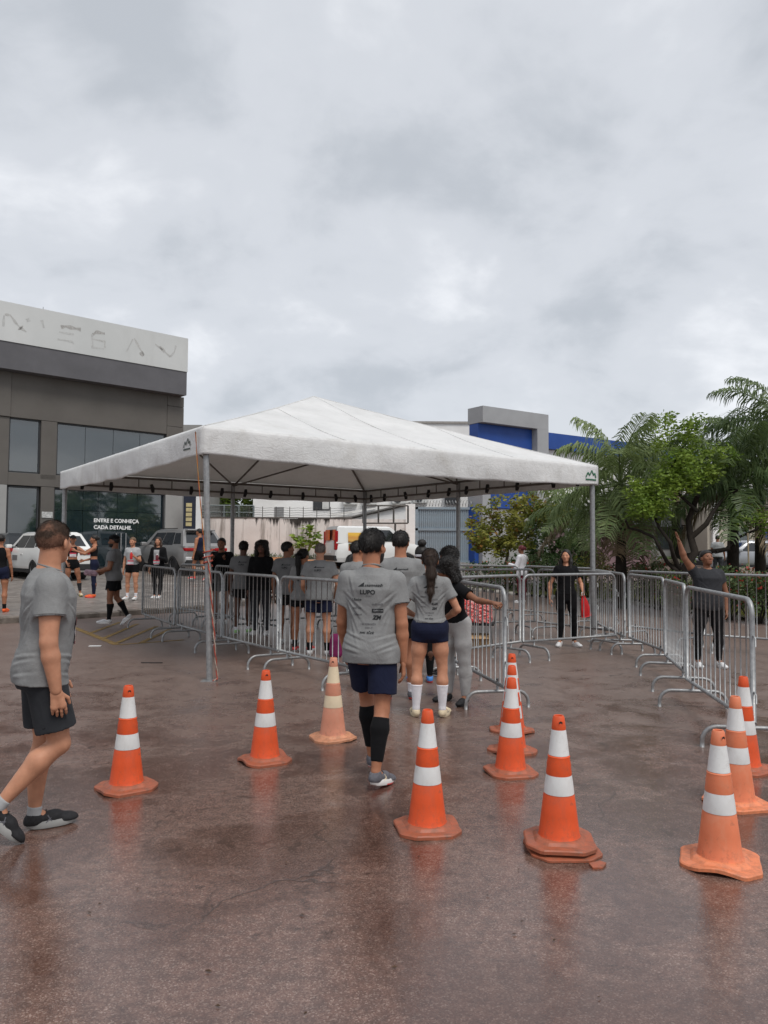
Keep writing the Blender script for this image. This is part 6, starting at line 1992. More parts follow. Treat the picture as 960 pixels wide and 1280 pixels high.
    if bottom in ('shorts', 'tight', 'leggings', 'pants'):
        tight = bottom in ('tight', 'leggings')
        ez = 0.006 if tight else 0.013
        topz = 0.085 if tight and f else 0.045
        z3 = np.linspace(-0.06 * H, topz * H, 9)
        K.loft(pel, RT, z3, np.interp(z3, z, w) + ez, np.interp(z3, z, d) + ez, np.interp(z3, z, y), 0.03)
        for i in (0, 1):
            if bottom in ('shorts', 'tight'):
                sl = short_len
                kp = hipL[i] + (knee[i] - hipL[i]) * (sl + 0.06)
                r1 = np.interp(sl, [0, 0.55, 1], [tr, tr * 0.8, kr])
                tube_prim(K, hipL[i] + np.array([0, -0.004 * H, 0.01 * H]), knee[i], sl, tr + ez, (r1 + ez) if tight else tr * 1.0 + ez, 0.0 if tight else tr * 0.98 + ez - 0.012, 0.04, 0.03)
            else:
                ex_ = 0.006 if bottom == 'leggings' else 0.02
                K.cone(hipL[i] + np.array([0, -0.004 * H, 0.01 * H]), hipL[i] * 0.45 + knee[i] * 0.55, tr + ez, tr * 0.8 + ex_, 0.03)
                K.cone(hipL[i] * 0.45 + knee[i] * 0.55, knee[i], tr * 0.8 + ex_, kr + ex_, 0.03)
                cm = knee[i] * 0.68 + ank[i] * 0.32 + np.array([0, -0.006 * H, 0])
                K.cone(knee[i], cm, kr + ex_, kr * 1.1 + ex_, 0.02); K.cone(cm, ank[i] + (knee[i] - ank[i]) * 0.06, kr * 1.1 + ex_, 0.019 * H + ex_ * 0.9, 0.02)
        if tight: K.ell(pel + RT @ np.array([0, -0.012 * H, -0.04 * H]), np.array([0.075, 0.058, 0.045]) * H, RT, 0.03)
        K.disp(folds(0.0018 if tight else 0.005, 0.6))
        V, F = K.run(vc)
        link({'shorts': 'shorts', 'tight': 'shorts', 'leggings': 'leggings', 'pants': 'trousers'}[bottom], np_mesh('bottom', V, F), botm or F_BLACK, rt, True)
    # ---- socks / sleeves on the calves
    if sock:
        for i in (0, 1):
            Q = Field()
            sd = unit(ank[i] - knee[i])
            back = np.cross(sd, np.cross(np.array([0, 1, 0]), sd)); back = -unit(back) if np.linalg.norm(back) > 0.1 else np.array([0, -1, 0])
            cm = knee[i] * 0.68 + ank[i] * 0.32 + back * 0.010 * H
            Q.cone(knee[i], cm, kr * 0.96 + 0.005, kr * 1.12 + 0.005, 0.02)
            Q.cone(cm, ank[i], kr * 1.12 + 0.005, 0.0175 * H + 0.005, 0.02)
            if sock == 'sock': Q.cone(ank[i], fo[i] + footR[i] @ np.array([0, -0.03, 0.05]), 0.0175 * H + 0.005, 0.032, 0.015)
            o_ = ank[i] + (knee[i] - ank[i]) * sockh
            Q.cut(plane(o_, -sd))
            if sock == 'sleeve': Q.cut(plane(ank[i] + (knee[i] - ank[i]) * 0.16, sd))
            V, F = Q.run(min(vc, 0.009))
            link('sock' if sock == 'sock' else 'calf_sleeve', np_mesh('sock', V, F), sockm or F_BLACK, rt, True)
    # ---- shoes
    k = fl / 0.265
    for i, s in enumerate((-1, 1)):
        q = lambda x, y_, z_: fo[i] + footR[i] @ (np.array([x, y_, z_]) * k)
        n_ = footR[i] @ np.array([0, 0, 1.0])
        Z = Field()
        Z.ell(q(0, -0.065, 0.045), np.array([0.036, 0.048, 0.045]) * k, footR[i], 0.02)
        Z.cone(q(0, -0.05, 0.05), q(0, 0.06, 0.05), 0.038 * k, 0.034 * k, 0.02)
        Z.cone(q(0, 0.05, 0.045), q(0.0, 0.13, 0.028), 0.038 * k, 0.030 * k, 0.02)
        Z.ell(q(-s * 0.004, 0.125, 0.03), np.array([0.044, 0.058, 0.030]) * k, footR[i], 0.02)
        Z.cone(q(0, -0.055, 0.06), q(0, -0.057, 0.098), 0.038 * k, 0.037 * k, 0.015)
        Z.cut(plane(q(0, 0, 0.022), -n_)); Z.cut(plane(q(0, -0.055, 0.094), footR[i] @ np.array([0, -0.35, 0.94])))
        V, F = Z.run(0.006 if near else 0.009)
        so = link('shoe', np_mesh('shoe', V, F), shoe or SHOE_K, rt, True)
        out = []
        for a in range(22):
            an = 2 * math.pi * a / 22
            yy_ = math.sin(an); xx_ = math.cos(an)
            wd = 0.040 + 0.007 * max(0, yy_) + 0.002
            out.append((xx_ * wd - s * 0.004 * max(0, yy_), yy_ * 0.138 + 0.038))
        mb = MB(); vs = []
        for zl, sc_ in ((0.0, 0.92), (0.010, 1.0), (0.030, 1.0), (0.040, 0.94)):
            for (x, y_) in out:
                spring = 0.008 * max(0, (y_ - 0.09) / 0.085) ** 2 + 0.006 * max(0, (-0.06 - y_) / 0.04)
                vs.append(fo[i] + footR[i] @ (np.array([x * sc_, 0.038 + (y_ - 0.038) * sc_, zl + spring]) * k))
        fs = [tuple(reversed(range(22))), tuple(range(66, 88))]
        for r_ in range(3):
            for a in range(22):
                fs.append((r_ * 22 + a, r_ * 22 + (a + 1) % 22, (r_ + 1) * 22 + (a + 1) % 22, (r_ + 1) * 22 + a))
        mb.add(vs, fs).build('sole', solem or RUB_W, so, smooth=False)
        sharp(so.children[-1], 50)
        if near:
            lc = MB()
            for j in range(5):
                yb = 0.005 + j * 0.02; zb = 0.094 - j * 0.0085
                lc.tube([q(-0.024, yb, zb - 0.012), q(0, yb + 0.004, zb), q(0.024, yb, zb - 0.012)], 0.0028 * k, 5)
            lc.build('laces', SHOE_W if shoe in (RUB_C,) else BLACK, so)
            for sd_ in (-1, 1):
                st_ = MB()
                for (ya, yb) in ((0.0, 0.045), (0.035, 0.01)):
                    st_.tube([q(sd_ * 0.0375, ya, 0.03), q(sd_ * 0.036, (ya + yb) / 2, 0.05), q(sd_ * 0.030, yb, 0.07)], 0.004 * k, 5)
                st_.build('side_stripe', RUB_C if shoe is SHOE_G else (SHOE_G if shoe is not SHOE_K else SHOE_G), so)
    # ---- hair
    def hair_field(off, line, extra=None, noise_amp=0.0, k=0.01):
        G = Field()
        G.ell(hq(0, -0.014, 0.034), np.array([0.077 + off, 0.098 + off, 0.086 + off]) * hs, RH, k)
        if extra: extra(G)
        if noise_amp:
            G.disp(lambda p: noise_amp * (np.sin(p[..., 0] * 95 + 3 * np.sin(p[..., 2] * 60)) * np.sin(p[..., 1] * 88 + 2 * np.sin(p[..., 0] * 50)) * np.sin(p[..., 2] * 92)))
        def region(p):
            l = (p - hc) @ RH / hs
            zl = np.interp(l[..., 1], *line)
            return (zl - l[..., 2]) * 0.8 * hs
        if line: G.cut(region)
        return G
    SHORT = ([-0.12, -0.07, -0.035, -0.01, 0.02, 0.05, 0.08, 0.12], [-0.075, -0.075, -0.055, 0.0, 0.028, 0.05, 0.07, 0.08])
    HV = 0.006 if near else 0.0085
    hm = HAIRM[hairm]
    def addhair(G, nm='hair', m=None):
        V, F = G.run(HV); return link(nm, np_mesh(nm, V, F), m or hm, rt, True)
    if hair in ('short', 'cropped'):
        addhair(hair_field(0.010 if hair == 'short' else 0.0055, SHORT, None, 0.004 if hair == 'short' else 0.0012))
    elif hair == 'curly':
        def ex(G):
            for a in range(16):
                an = a * 2.4; zz_ = -0.02 + 0.10 * ((a * 7) % 16) / 16
                G.ell(hq(0.075 * math.cos(an), -0.025 + 0.075 * math.sin(an), zz_ + 0.02), np.array([0.05, 0.05, 0.05]) * hs, RH, 0.02)
            for sd_ in (-1, 1): G.cone(hq(sd_ * 0.085, -0.03, 0.0), hq(sd_ * 0.10, -0.04, -0.13), 0.045 * hs, 0.04 * hs, 0.02)
            G.cone(hq(0, -0.09, 0.0), hq(0, -0.10, -0.14), 0.06 * hs, 0.06 * hs, 0.02)
        G = hair_field(0.022, None, ex, 0.007, 0.02)
        G.carve(lambda p: np.linalg.norm((((p - hc) @ RH / hs) - np.array([0, 0.10, -0.035])) / np.array([0.062, 0.085, 0.095]), axis=-1) * 0.06 - 0.06)
        addhair(G)
    elif hair == 'afro':
        def ex(G): G.ell(hq(0, -0.04, 0.05), np.array([0.125, 0.125, 0.115]) * hs, RH, 0.02)
        G = hair_field(0.02, None, ex, 0.008, 0.02)
        G.carve(lambda p: np.linalg.norm((((p - hc) @ RH / hs) - np.array([0, 0.12, -0.045])) / np.array([0.075, 0.10, 0.095]), axis=-1) * 0.06 - 0.06)
        addhair(G)
    elif hair in ('pony', 'bun', 'tied'):
        LL = ([-0.12, -0.07, -0.035, -0.005, 0.03, 0.06, 0.085, 0.12], [-0.07, -0.07, -0.05, 0.0, 0.03, 0.05, 0.068, 0.08])
        addhair(hair_field(0.010, LL))
        if hair == 'pony':
            G = Field()
            G.cone(hq(0, -0.10, 0.035), hq(0, -0.145, 0.02), 0.022 * hs, 0.034 * hs, 0.02)
            G.cone(hq(0, -0.145, 0.02), hq(0.01, -0.15, -0.12), 0.034 * hs, 0.042 * hs, 0.02)
            G.cone(hq(0.01, -0.15, -0.12), hq(0.005, -0.135, -0.29), 0.042 * hs, 0.024 * hs, 0.02, RH @ np.array([0, 1, 0]), 0.7)
            G.cone(hq(0.005, -0.135, -0.29), hq(0.0, -0.135, -0.38), 0.024 * hs, 0.006 * hs, 0.02)
            addhair(G, 'ponytail')
            V, F = Field().ell(hq(0, -0.118, 0.034), np.array([0.028, 0.012, 0.028]) * hs, RH, 0.004).run(0.005)
            link('hair_tie', np_mesh('hair_tie', V, F), F_BLACK, rt, True)
        elif hair == 'bun':
            G = Field().ell(hq(0, -0.05, 0.155), np.array([0.058, 0.058, 0.05]) * hs, RH, 0.01)
            G.disp(lambda p: 0.003 * np.sin(p[..., 0] * 150) * np.sin(p[..., 2] * 140 + p[..., 1] * 90))
            addhair(G, 'bun')
        else:
            G = Field().ell(hq(0.02, -0.115, 0.03), np.array([0.05, 0.04, 0.05]) * hs, RH, 0.01)
            addhair(G, 'hair_knot')
    elif hair == 'long':
        LL = ([-0.12, -0.02, 0.0, 0.03, 0.06, 0.085, 0.12], [-0.2, -0.2, -0.03, 0.03, 0.05, 0.066, 0.08])
        def ex(G):
            for sd_ in (-1, 1):
                G.cone(hq(sd_ * 0.07, -0.01, 0.01), hq(sd_ * 0.088, 0.0, -0.11), 0.03 * hs, 0.036 * hs, 0.02)
                G.cone(hq(sd_ * 0.088, 0.0, -0.11), hq(sd_ * 0.082, 0.04, -0.27), 0.036 * hs, 0.016 * hs, 0.02)
            G.cone(hq(0, -0.07, 0.0), hq(0, -0.09, -0.2), 0.07 * hs, 0.05 * hs, 0.02)
        G = Field(); G.ell(hq(0, -0.014, 0.034), np.array([0.083, 0.104, 0.092]) * hs, RH, 0.01); ex(G)
        G.carve(lambda p: np.linalg.norm((((p - hc) @ RH / hs) - np.array([0, 0.10, -0.02])) / np.array([0.066, 0.088, 0.098]), axis=-1) * 0.06 - 0.06)
        addhair(G)
    if (vox < 0.0145 and hair in ('short', 'cropped', 'pony') and not cap) or hair in ('curly', 'afro'):
        rg2 = np.random.default_rng(5)
        for ho in [c for c in rt.children if c.name.split('.')[0] in ('hair', 'ponytail')]:
            me = ho.data
            co = np.empty(len(me.vertices) * 3, np.float32); me.vertices.foreach_get('co', co); co = co.reshape(-1, 3)
            no = np.empty(len(me.vertices) * 3, np.float32); me.vertices.foreach_get('normal', no); no = no.reshape(-1, 3)
            pt_ = ho.name.startswith('ponytail')
            ns = (9000 if pt_ else 7000) if near else (4000 if hair in ('curly', 'afro') else 1800)
            cu_ = hair in ('curly', 'afro')
            ii = rg2.integers(0, len(co), ns)
            p_ = co[ii] + rg2.normal(0, 0.003, (ns, 3)); n_ = no[ii]
            dn = np.array([0, 0, -1.0]) if pt_ else unit(RH @ np.array([0, -0.6, -0.75]))
            tg = dn[None] - n_ * (n_ @ dn)[:, None]; tg /= np.maximum(np.linalg.norm(tg, axis=1), 0.05)[:, None]
            lift = 0.55 if hair == 'cropped' else (0.9 if cu_ else 0.22)
            dr = tg + n_ * lift + rg2.normal(0, 0.6 if cu_ else (0.16 if not pt_ else 0.07), (ns, 3)); dr /= np.linalg.norm(dr, axis=1)[:, None]
            ln = (0.007 if hair == 'cropped' else (0.05 if pt_ else 0.020)) * rg2.uniform(0.6, 1.3, ns)
            sd = np.cross(dr, n_); sd /= np.maximum(np.linalg.norm(sd, axis=1), 1e-3)[:, None]
            w_ = 0.0011 if near else 0.003
            mid = p_ + dr * ln[:, None] * 0.5 + n_ * 0.001
            end = mid + (dr * 0.8 + tg * 0.4 - n_ * 0.1) * ln[:, None] * 0.5
            V = np.stack([p_ - sd * w_, p_ + sd * w_, mid + sd * w_ * 0.8, mid - sd * w_ * 0.8, end, end + sd * 0.0004], 1).reshape(-1, 3)
            b_ = np.arange(ns)[:, None] * 6
            F = np.concatenate([b_ + np.array([[0, 1, 2, 3]]), b_ + np.array([[3, 2, 5, 4]])])
            so_ = link('strands', np_mesh('strands', V, F), hm, ho, False); so_['kind'] = 'stuff'
    if cap:
        G = Field(); G.ell(hq(0, -0.008, 0.045), np.array([0.090, 0.112, 0.092]) * hs, RH, 0.01)
        G.cut(lambda p: (0.042 + 0.0 - ((p - hc) @ RH / hs)[..., 2]) * hs)
        G.ell(hq(0, 0.125, 0.047), np.array([0.072, 0.085, 0.010]) * hs, RH, 0.006)
        V, F = G.run(HV); link('cap', np_mesh('cap', V, F), cap, rt, True)
    if beard:
        G = Field(); G.ell(hq(0, 0.026, -0.045), np.array([0.0655, 0.078, 0.078]) * hs, RH, 0.02); G.ell(hq(0, 0.06, -0.09), np.array([0.042, 0.036, 0.03]) * hs, RH, 0.02)
        G.cut(lambda p: (((p - hc) @ RH / hs)[..., 2] + 0.045 - 0.0 * p[..., 0]) * hs)
        G.cut(lambda p: (0.0 - ((p - hc) @ RH / hs)[..., 1]) * hs)
        V, F = G.run(HV); link('beard', np_mesh('beard', V, F), HAIRM['black'], rt, True)
    info = dict(root=rt, body=body, shirt=shirt, H=H, pel=pel, RT=RT, RS=RS, hq=hq, hs=hs, RH=RH, wri=wri, elb=elb, shl=shl, knee=knee, ank=ank, d=np.interp(0.1 * H, z, d))
    return info
def world_of(info, p):
    rt = info['root']
    return Matrix.Translation(rt.location) @ Matrix.Rotation(rt.rotation_euler.z, 4, 'Z') @ Vector(p)
def project_print(info, me, z, x, facing, mat, nm='print', off=0.003, width=None):
    """lay flat artwork (mesh in xy) on the shirt: x to the reader's right, y up; facing -1 = back, 1 = chest"""
    sme = info['shirt'].data
    if 'bvh' not in info:
        info['bvh'] = BVHTree.FromPolygons([v.co for v in sme.vertices], [p.vertices for p in sme.polygons])
    RTm = info['RT']; pel = info['pel']; H = info['H']
    for v in me.vertices:
        lx = (x + v.co.x) * (1 if facing < 0 else -1)
        q = pel + RTm @ np.array([lx, facing * 0.5, z + v.co.y])
        d = RTm @ np.array([0, -facing * 1.0, 0])
        h = info['bvh'].ray_cast(Vector(q), Vector(d))
        v.co = (h[0] - Vector(d) * off) if h[0] else Vector(q + d * 0.4)
    return link(nm, me, mat, info['shirt'])
def strip_mesh(w, h, n=6, m=2):
    mb = MB()
    vs = [(w * (i / n - 0.5), h * (j / m - 0.5), 0) for i in range(n + 1) for j in range(m + 1)]
    mb.add(vs, [(i * (m + 1) + j, (i + 1) * (m + 1) + j, (i + 1) * (m + 1) + j + 1, i * (m + 1) + j + 1) for i in range(n) for j in range(m)])
    return mb.mesh('print')
INK = vary('dark_ink', (0.02, 0.022, 0.024), 0.8)
INKL = vary('light_ink', (0.10, 0.10, 0.105), 0.8)
def scribble(w, h, seed, slant=0.25):
    """a small sponsor mark: a row of letter-like strokes"""
    rnd = random.Random(seed)
    mb = MB(); x = -w / 2
    while x < w / 2 - h * 0.3:
        lw = h * rnd.uniform(0.45, 0.8); hh = h * rnd.choice((0.7, 0.75, 1.0)); t = h * 0.22
        kind = rnd.randrange(4)
        def bar(a, b, c, d):
            mb.add([(x + a + c0 * slant, c0, 0) for c0 in ()] or [(x + a + c * slant, c, 0), (x + b + c * slant, c, 0), (x + b + d * slant, d, 0), (x + a + d * slant, d, 0)], [(0, 1, 2, 3)])
        bar(0, t, 0, hh)
        if kind != 1: bar(0, lw, hh - t, hh)
        if kind in (0, 2): bar(0, lw, 0, t)
        if kind in (0, 3): bar(lw - t, lw, 0, hh)
        x += lw + h * 0.18
    return mb.mesh('print')
def back_art(info, full=True, s=1.0):
    H = info['H']
    def L(txt, size, x, z, bold=0.0, mat=INK, shear=0.0):
        me = text_mesh(txt, size * s, bold * s, shear, 'CENTER'); project_print(info, me, z * H, x * s, -1, mat)
    def Q(w, h, x, z, seed, mat=INK, slant=0.25):
        project_print(info, scribble(w * s, h * s, seed, slant), z * H, x * s, -1, mat)
    zc = 0.244
    tri = MB().add([(-0.02, 0, 0), (0.022, 0, 0), (0.022, 0.03, 0)], [(0, 1, 2)]).mesh('print')
    project_print(info, tri, zc * H, -0.055 * s, -1, INK)
    Q(0.13, 0.018, 0.035, zc, 1, INK, 0.35)
    L('LUPO', 0.040, -0.01, zc - 0.030, 0.0012)
    L('SPORT', 0.013, -0.002, zc - 0.040, 0.0002, INKL)
    if full:
        Q(0.062, 0.016, -0.085, zc - 0.056, 3, INK)
        Q(0.062, 0.013, -0.080, zc - 0.088, 4, INKL)
        Q(0.06, 0.012, -0.075, zc - 0.113, 5, INKL)
        Q(0.07, 0.011, 0.055, zc - 0.072, 6, INKL, 0.0)
        project_print(info, strip_mesh(0.072 * s, 0.024 * s, 8, 2), (zc - 0.094) * H, 0.055 * s, -1, INK)
        project_print(info, scribble(0.055 * s, 0.010 * s, 12, 0.1), (zc - 0.0965) * H, 0.058 * s, -1, F_LGREY, off=0.0045)
        L('ZM', 0.036, 0.05, zc - 0.128, 0.0018, INK, 0.2)
        Q(0.10, 0.013, -0.005, zc - 0.150, 8, INKL, 0.3)
        Q(0.05, 0.008, 0.0, zc - 0.163, 9, INKL, 0.0)
        Q(0.088, 0.018, -0.015, zc - 0.185, 10, INK, 0.2)
def bib(info, z=0.13, w=0.16, h=0.13, x=0.0, facing=1):
    o = project_print(info, strip_mesh(w, h, 8, 6), z * info['H'], x, facing, vary('bib_paper', (0.66, 0.64, 0.66), 0.6, 0.08), 'race_bib', 0.006)
    o2 = project_print(info, strip_mesh(w, h * 0.28, 8, 2), z * info['H'] + h * 0.36, x, facing, PINK, 'bib_stripe', 0.0085)
    o3 = project_print(info, strip_mesh(w, h * 0.12, 8, 2), z * info['H'] - h * 0.43, x, facing, PINK, 'bib_stripe', 0.0085)
# =================================================================== THE PEOPLE
def gp(px, py):
    q = P(px, py); return (q.x, q.y, 0.0)
def dp(px, y):
    x = D(px, 684, y).x; return (x, y, fz(x, y))
QG = 'runners queueing under the canopy'
ST = ((0.06, 0.02, -1), (0.0, -0.04, -1))
def walkL(a=0.35, b=-0.2): return None
# walking man at the left edge
m1 = person('man in grey shirt and charcoal shorts walking at the left edge, looking away', gp(48, 1043), R(-62), 1.76, vox=0.0095, skn='fair',
    legs=(((0.02, 0.06, -1), (0.0, -0.10, -1)), ((0.02, 0.22, -1), (0.0, -1.0, -1))), footp=(0, 46),
    arms=(((0.16, 0.06, -1), (0.05, 0.36, -1)), ((0.18, 0.02, -1), (0.0, 0.22, -1))), head=(50, 0), lean=3,
    topm=F_GREY, bottom='shorts', botm=fabric('slate_shorts', (0.030, 0.032, 0.036)), short_len=0.80, shoe=SHOE_K, solem=vary('grey_sole', (0.30, 0.30, 0.29), 0.7), sock='sock', sockh=0.10, sockm=F_LGREY, hair='cropped', hairm='buzz', build=1.13)
bib(m1, 0.12, 0.18, 0.15, 0.03)
# runner in the middle, seen from behind
m2 = person('runner in grey printed shirt and black calf sleeves striding away, in front of the queue', (P(463, 977).x, P(463, 977).y, 0), R(-8), 1.735, vox=0.0095, skn='tan',
    legs=(((-0.08, 0.46, -1), (-0.10, 0.0, -1)), ((0.0, -0.14, -1), (-0.06, -0.30, -1))), footp=(-6, 9), footyaw=(0, 26),
    arms=(((0.16, 0.20, -1), (0.0, 0.7, -1)), ((0.15, -0.06, -1), (0.03, 0.12, -1))), head=(-22, 0), lean=2,
    topm=F_GREY, bottom='shorts', botm=F_NAVY, short_len=0.76, sock='sleeve', sockh=0.86, sockm=F_BLACK, shoe=SHOE_G, solem=RUB_W, hair='short', build=1.0, beard=True, hem=-0.06)
back_art(m2, True, 1.06)
for i, f in enumerate([c for c in m2['root'].children if c.name.startswith('shoe')]):
    s = [c for c in f.children if c.name.startswith('sole')][0]
    me = s.data
    me.materials.append(RUB_R)
    for p in me.polygons:
        if p.normal.z < 0.3 and p.center.z < min(v.co.z for v in me.vertices) + 0.018: p.material_index = 1
# woman with the ponytail
m3 = person('woman with long dark ponytail, navy tight shorts and knee-high white socks', gp(537, 896), R(-3), 1.60, 'f', 0.0105, 'fair',
    legs=(((0.10, 0.0, -1), (0.02, -0.03, -1)), ((0.10, 0.0, -1), (0.0, -0.03, -1))), arms=(((0.55, 0.05, -1), (-0.55, 0.75, -0.35)), ((0.50, 0.0, -1), (-0.50, 0.75, -0.45))),
    topm=F_GREY, bottom='tight', botm=F_NAVY, short_len=0.36, sock='sock', sockh=0.60, sockm=F_WHITE, shoe=RUB_C, solem=RUB_C, hair='pony', hairm='brown', hem=0.035, footyaw=(10, 18), build=1.05)
back_art(m3, True, 0.82)
# the queue beyond
m4 = person('tall man in grey shirt and black shorts just ahead of the ponytail woman', gp(500, 874), R(-4), 1.80, vox=0.0125, skn='tan', legs=(((0.06, -0.02, -1), (0.02, -0.05, -1)), ((0.06, 0.08, -1), (0.02, -0.02, -1))), topm=F_GREY, botm=F_BLACK, short_len=0.66, sock='sock', sockh=0.22, sockm=F_WHITE, shoe=SHOE_G, solem=RUB_R, head=(-12, 0), group=QG, build=1.05)
back_art(m4, False)
m5 = person('woman with high bun and white headband in a white vest', dp(527, 9.3), R(4), 1.64, 'f', 0.013, 'dark', top='tank', topm=F_WHITE, bottom='leggings', botm=F_BLACK, shoe=RUB_B, solem=RUB_R, hair='bun', group=QG)
V, F = Field().ell(m5['hq'](0, -0.014, 0.02), np.array([0.092, 0.113, 0.10]) * m5['hs'], m5['RH'], 0.004).cut(lambda p: np.abs(((p - m5['hq'](0, -0.014, -0.008)) @ m5['RH'])[..., 2]) - 0.014).run(0.006)
link('headband', np_mesh('headband', V, F), F_WHITE, m5['root'], True)
m6 = person('woman in black tee and pale grey sweatpants reaching for the barrier', gp(570, 878), R(132), 1.53, 'f', 0.0115, 'brown', legs=(((0.12, 0.02, -1), (0.0, -0.05, -1)), ((0.10, 0.0, -1), (0.0, -0.04, -1))),
    arms=(((0.95, 0.12, -0.30), (0.95, 0.10, 0.05)), ((0.25, 0.25, -1), (-0.3, 0.9, -0.4))), lean=17, side=-4, head=(-25, -16), top='tee', topm=F_BLACK, bottom='pants', botm=F_SWEAT, shoe=SHOE_K, solem=BLACK, hair='curly', hands=('grip', 'relaxed'), hem=0.03, face=True, footyaw=(20, 10))
V, F = Field().ell(m6['hq'](0, -0.012, 0.035), np.array([0.106, 0.125, 0.105]) * m6['hs'], m6['RH'], 0.004).cut(lambda p: np.abs(((p - m6['hq'](0, 0.03, 0.06)) @ m6['RH'] @ np.array([0, 0.75, 0.66]))) - 0.028).run(0.007)
link('headband', np_mesh('headband', V, F), fabric('grey_headband', (0.09, 0.09, 0.095)), m6['root'], True)
person('person with rounded black afro hair behind the woman in sweatpants', dp(560, 9.9), R(95), 1.60, 'f', 0.014, 'brown', topm=F_BLACK, bottom='leggings', botm=F_BLACK, hair='afro', shoe=SHOE_K, face=True)
m8 = person('man in grey shirt looking right, left of the striding runner head', dp(448, 9.8), R(-18), 1.70, vox=0.0135, skn='tan', topm=F_GREY, botm=F_NAVY, head=(-48, 0), sock='sock', sockh=0.25, sockm=F_BLACK, shoe=SHOE_W, group=QG)
back_art(m8, False)
m9 = person('grey-cropped man in loose grey shirt and navy shorts behind the barrier bars', gp(398, 819), R(-4), 1.68, vox=0.0135, skn='fair', lean=7, legs=(((0.10, 0.0, -1), (0.02, -0.05, -1)),) * 2, arms=(((0.30, 0.1, -1), (-0.2, 0.8, -0.6)), ((0.42, 0.0, -1), (-0.25, 0.7, -0.8))), topm=F_GREY, botm=F_NAVY, short_len=0.62, hair='cropped', hairm='grey', sock='sock', sockh=0.28, sockm=F_BLACK, shoe=SHOE_W, solem=RUB_W, build=1.12, group=QG)
back_art(m9, False)
m10 = person('woman with braided ponytail and black shorts beside the grey-cropped man', dp(379, 12.0), R(-14), 1.58, 'f', 0.014, 'tan', legs=(((0.05, 0.0, -1), (0.02, -0.1, -1)), ((0.06, 0.12, -1), (0.0, -0.08, -1))), arms=(((0.3, 0.1, -1), (-0.1, 0.4, -1)), ((0.3, 0.1, -1), (-0.4, 0.7, -0.3))), topm=F_GREY, botm=F_BLACK, short_len=0.42, hair='pony', sock='sock', sockh=0.25, sockm=F_BLACK, shoe=RUB_R, solem=RUB_W, head=(-20, 0), group=QG)
m11 = person('man in grey shirt with head turned right, near the small sapling', dp(360, 12.9), R(-12), 1.70, vox=0.0135, skn='brown', topm=F_GREY2, botm=F_BLACK, head=(-50, 4), shoe=SHOE_W, group=QG, build=1.08)
back_art(m11, False)
person('curly-haired person in black jacket facing the camera in the queue', dp(327, 14.2), R(178), 1.72, 'f', 0.014, 'dark', top='jacket', topm=F_BLACK, bottom='pants', botm=F_CHAR, hair='curly', shoe=SHOE_W, face=True)
m13 = person('man in grey shirt with lime shoes, first behind the roped pole', gp(303, 792), R(-3), 1.72, vox=0.0135, skn='dark', topm=F_GREY2, botm=F_BLACK, short_len=0.6, shoe=RUB_G, solem=RUB_W, sock='sock', sockh=0.12, sockm=F_WHITE, group=QG, legs=(((0.04, -0.1, -1), (0.0, -0.06, -1)), ((0.04, 0.12, -1), (0.0, -0.02, -1))))
back_art(m13, False)
person('young man in black hoodie with his hands raised to his chin', dp(277, 16.2), R(176), 1.80, vox=0.0145, skn='brown', top='jacket', topm=F_BLACK, bottom='shorts', botm=F_BLACK, arms=(((0.32, 0.2, -1), (-0.55, 0.55, 0.85)), ((0.32, 0.2, -1), (-0.55, 0.55, 0.85))), hands=('grip', 'grip'), shoe=SHOE_W, face=True)
person('runner in navy vest half hidden by the roped pole, before the grey SUV', dp(249, 26.0), R(70), 1.74, vox=0.016, skn='tan', top='tank', topm=F_NAVY, bottom='shorts', botm=F_BLACK, legs=(((0.02, 0.4, -1), (0.0, -0.1, -1)), ((0.02, -0.15, -1), (0.0, -0.5, -1))), footp=(0, 30), shoe=RUB_R, solem=RUB_W)
# people on the forecourt
FG = 'finishers standing on the forecourt'
person('runner in black top, navy shorts and orange shoes cut by the left edge', dp(1, 17.2), R(10), 1.74, 'f', 0.014, 'tan', top='tank', topm=F_BLACK, bottom='shorts', botm=F_NAVY, short_len=0.45, hair='tied', sock='sock', sockh=0.25, sockm=F_BLACK, shoe=RUB_O, solem=RUB_O)
m17 = person('woman in black cap and black shorts handing over a red bottle', dp(91, 21.2), R(-152), 1.68, 'f', 0.0145, 'tan', legs=(((0.22, 0.02, -1), (0.12, -0.05, -1)), ((0.10, 0.0, -1), (0.05, -0.03, -1))), arms=(((0.45, 0.6, -0.35), (0.6, 0.6, 0.55)), ((0.25, 0.1, -1), (-0.2, 0.7, -0.5))), top='bra', topm=F_BLACK, bottom='tight', botm=F_BLACK, short_len=0.30, hair='tied', cap=F_BLACK, shoe=RUB_C, solem=vary('yellow_sole', (0.6, 0.5, 0.05), 0.5), sock='sleeve', sockh=0.7, sockm=F_CHAR, hands=('grip', 'relaxed'), face=True)
bib(m17, 0.155, 0.17, 0.12)
m18 = person('woman in black vest and navy leggings reaching for the red bottle', dp(118, 21.0), R(108), 1.70, 'f', 0.0145, 'tan', arms=(((0.12, 0.7, -0.5), (0.0, 0.9, 0.35)), ((0.2, 0.1, -1), (-0.1, 0.8, -0.2))), top='bra', topm=F_BLACK, bottom='leggings', botm=F_NAVY, hair='tied', shoe=RUB_O, solem=RUB_R, hands=('grip', 'relaxed'), face=True)
bib(m18, 0.15, 0.16, 0.12)
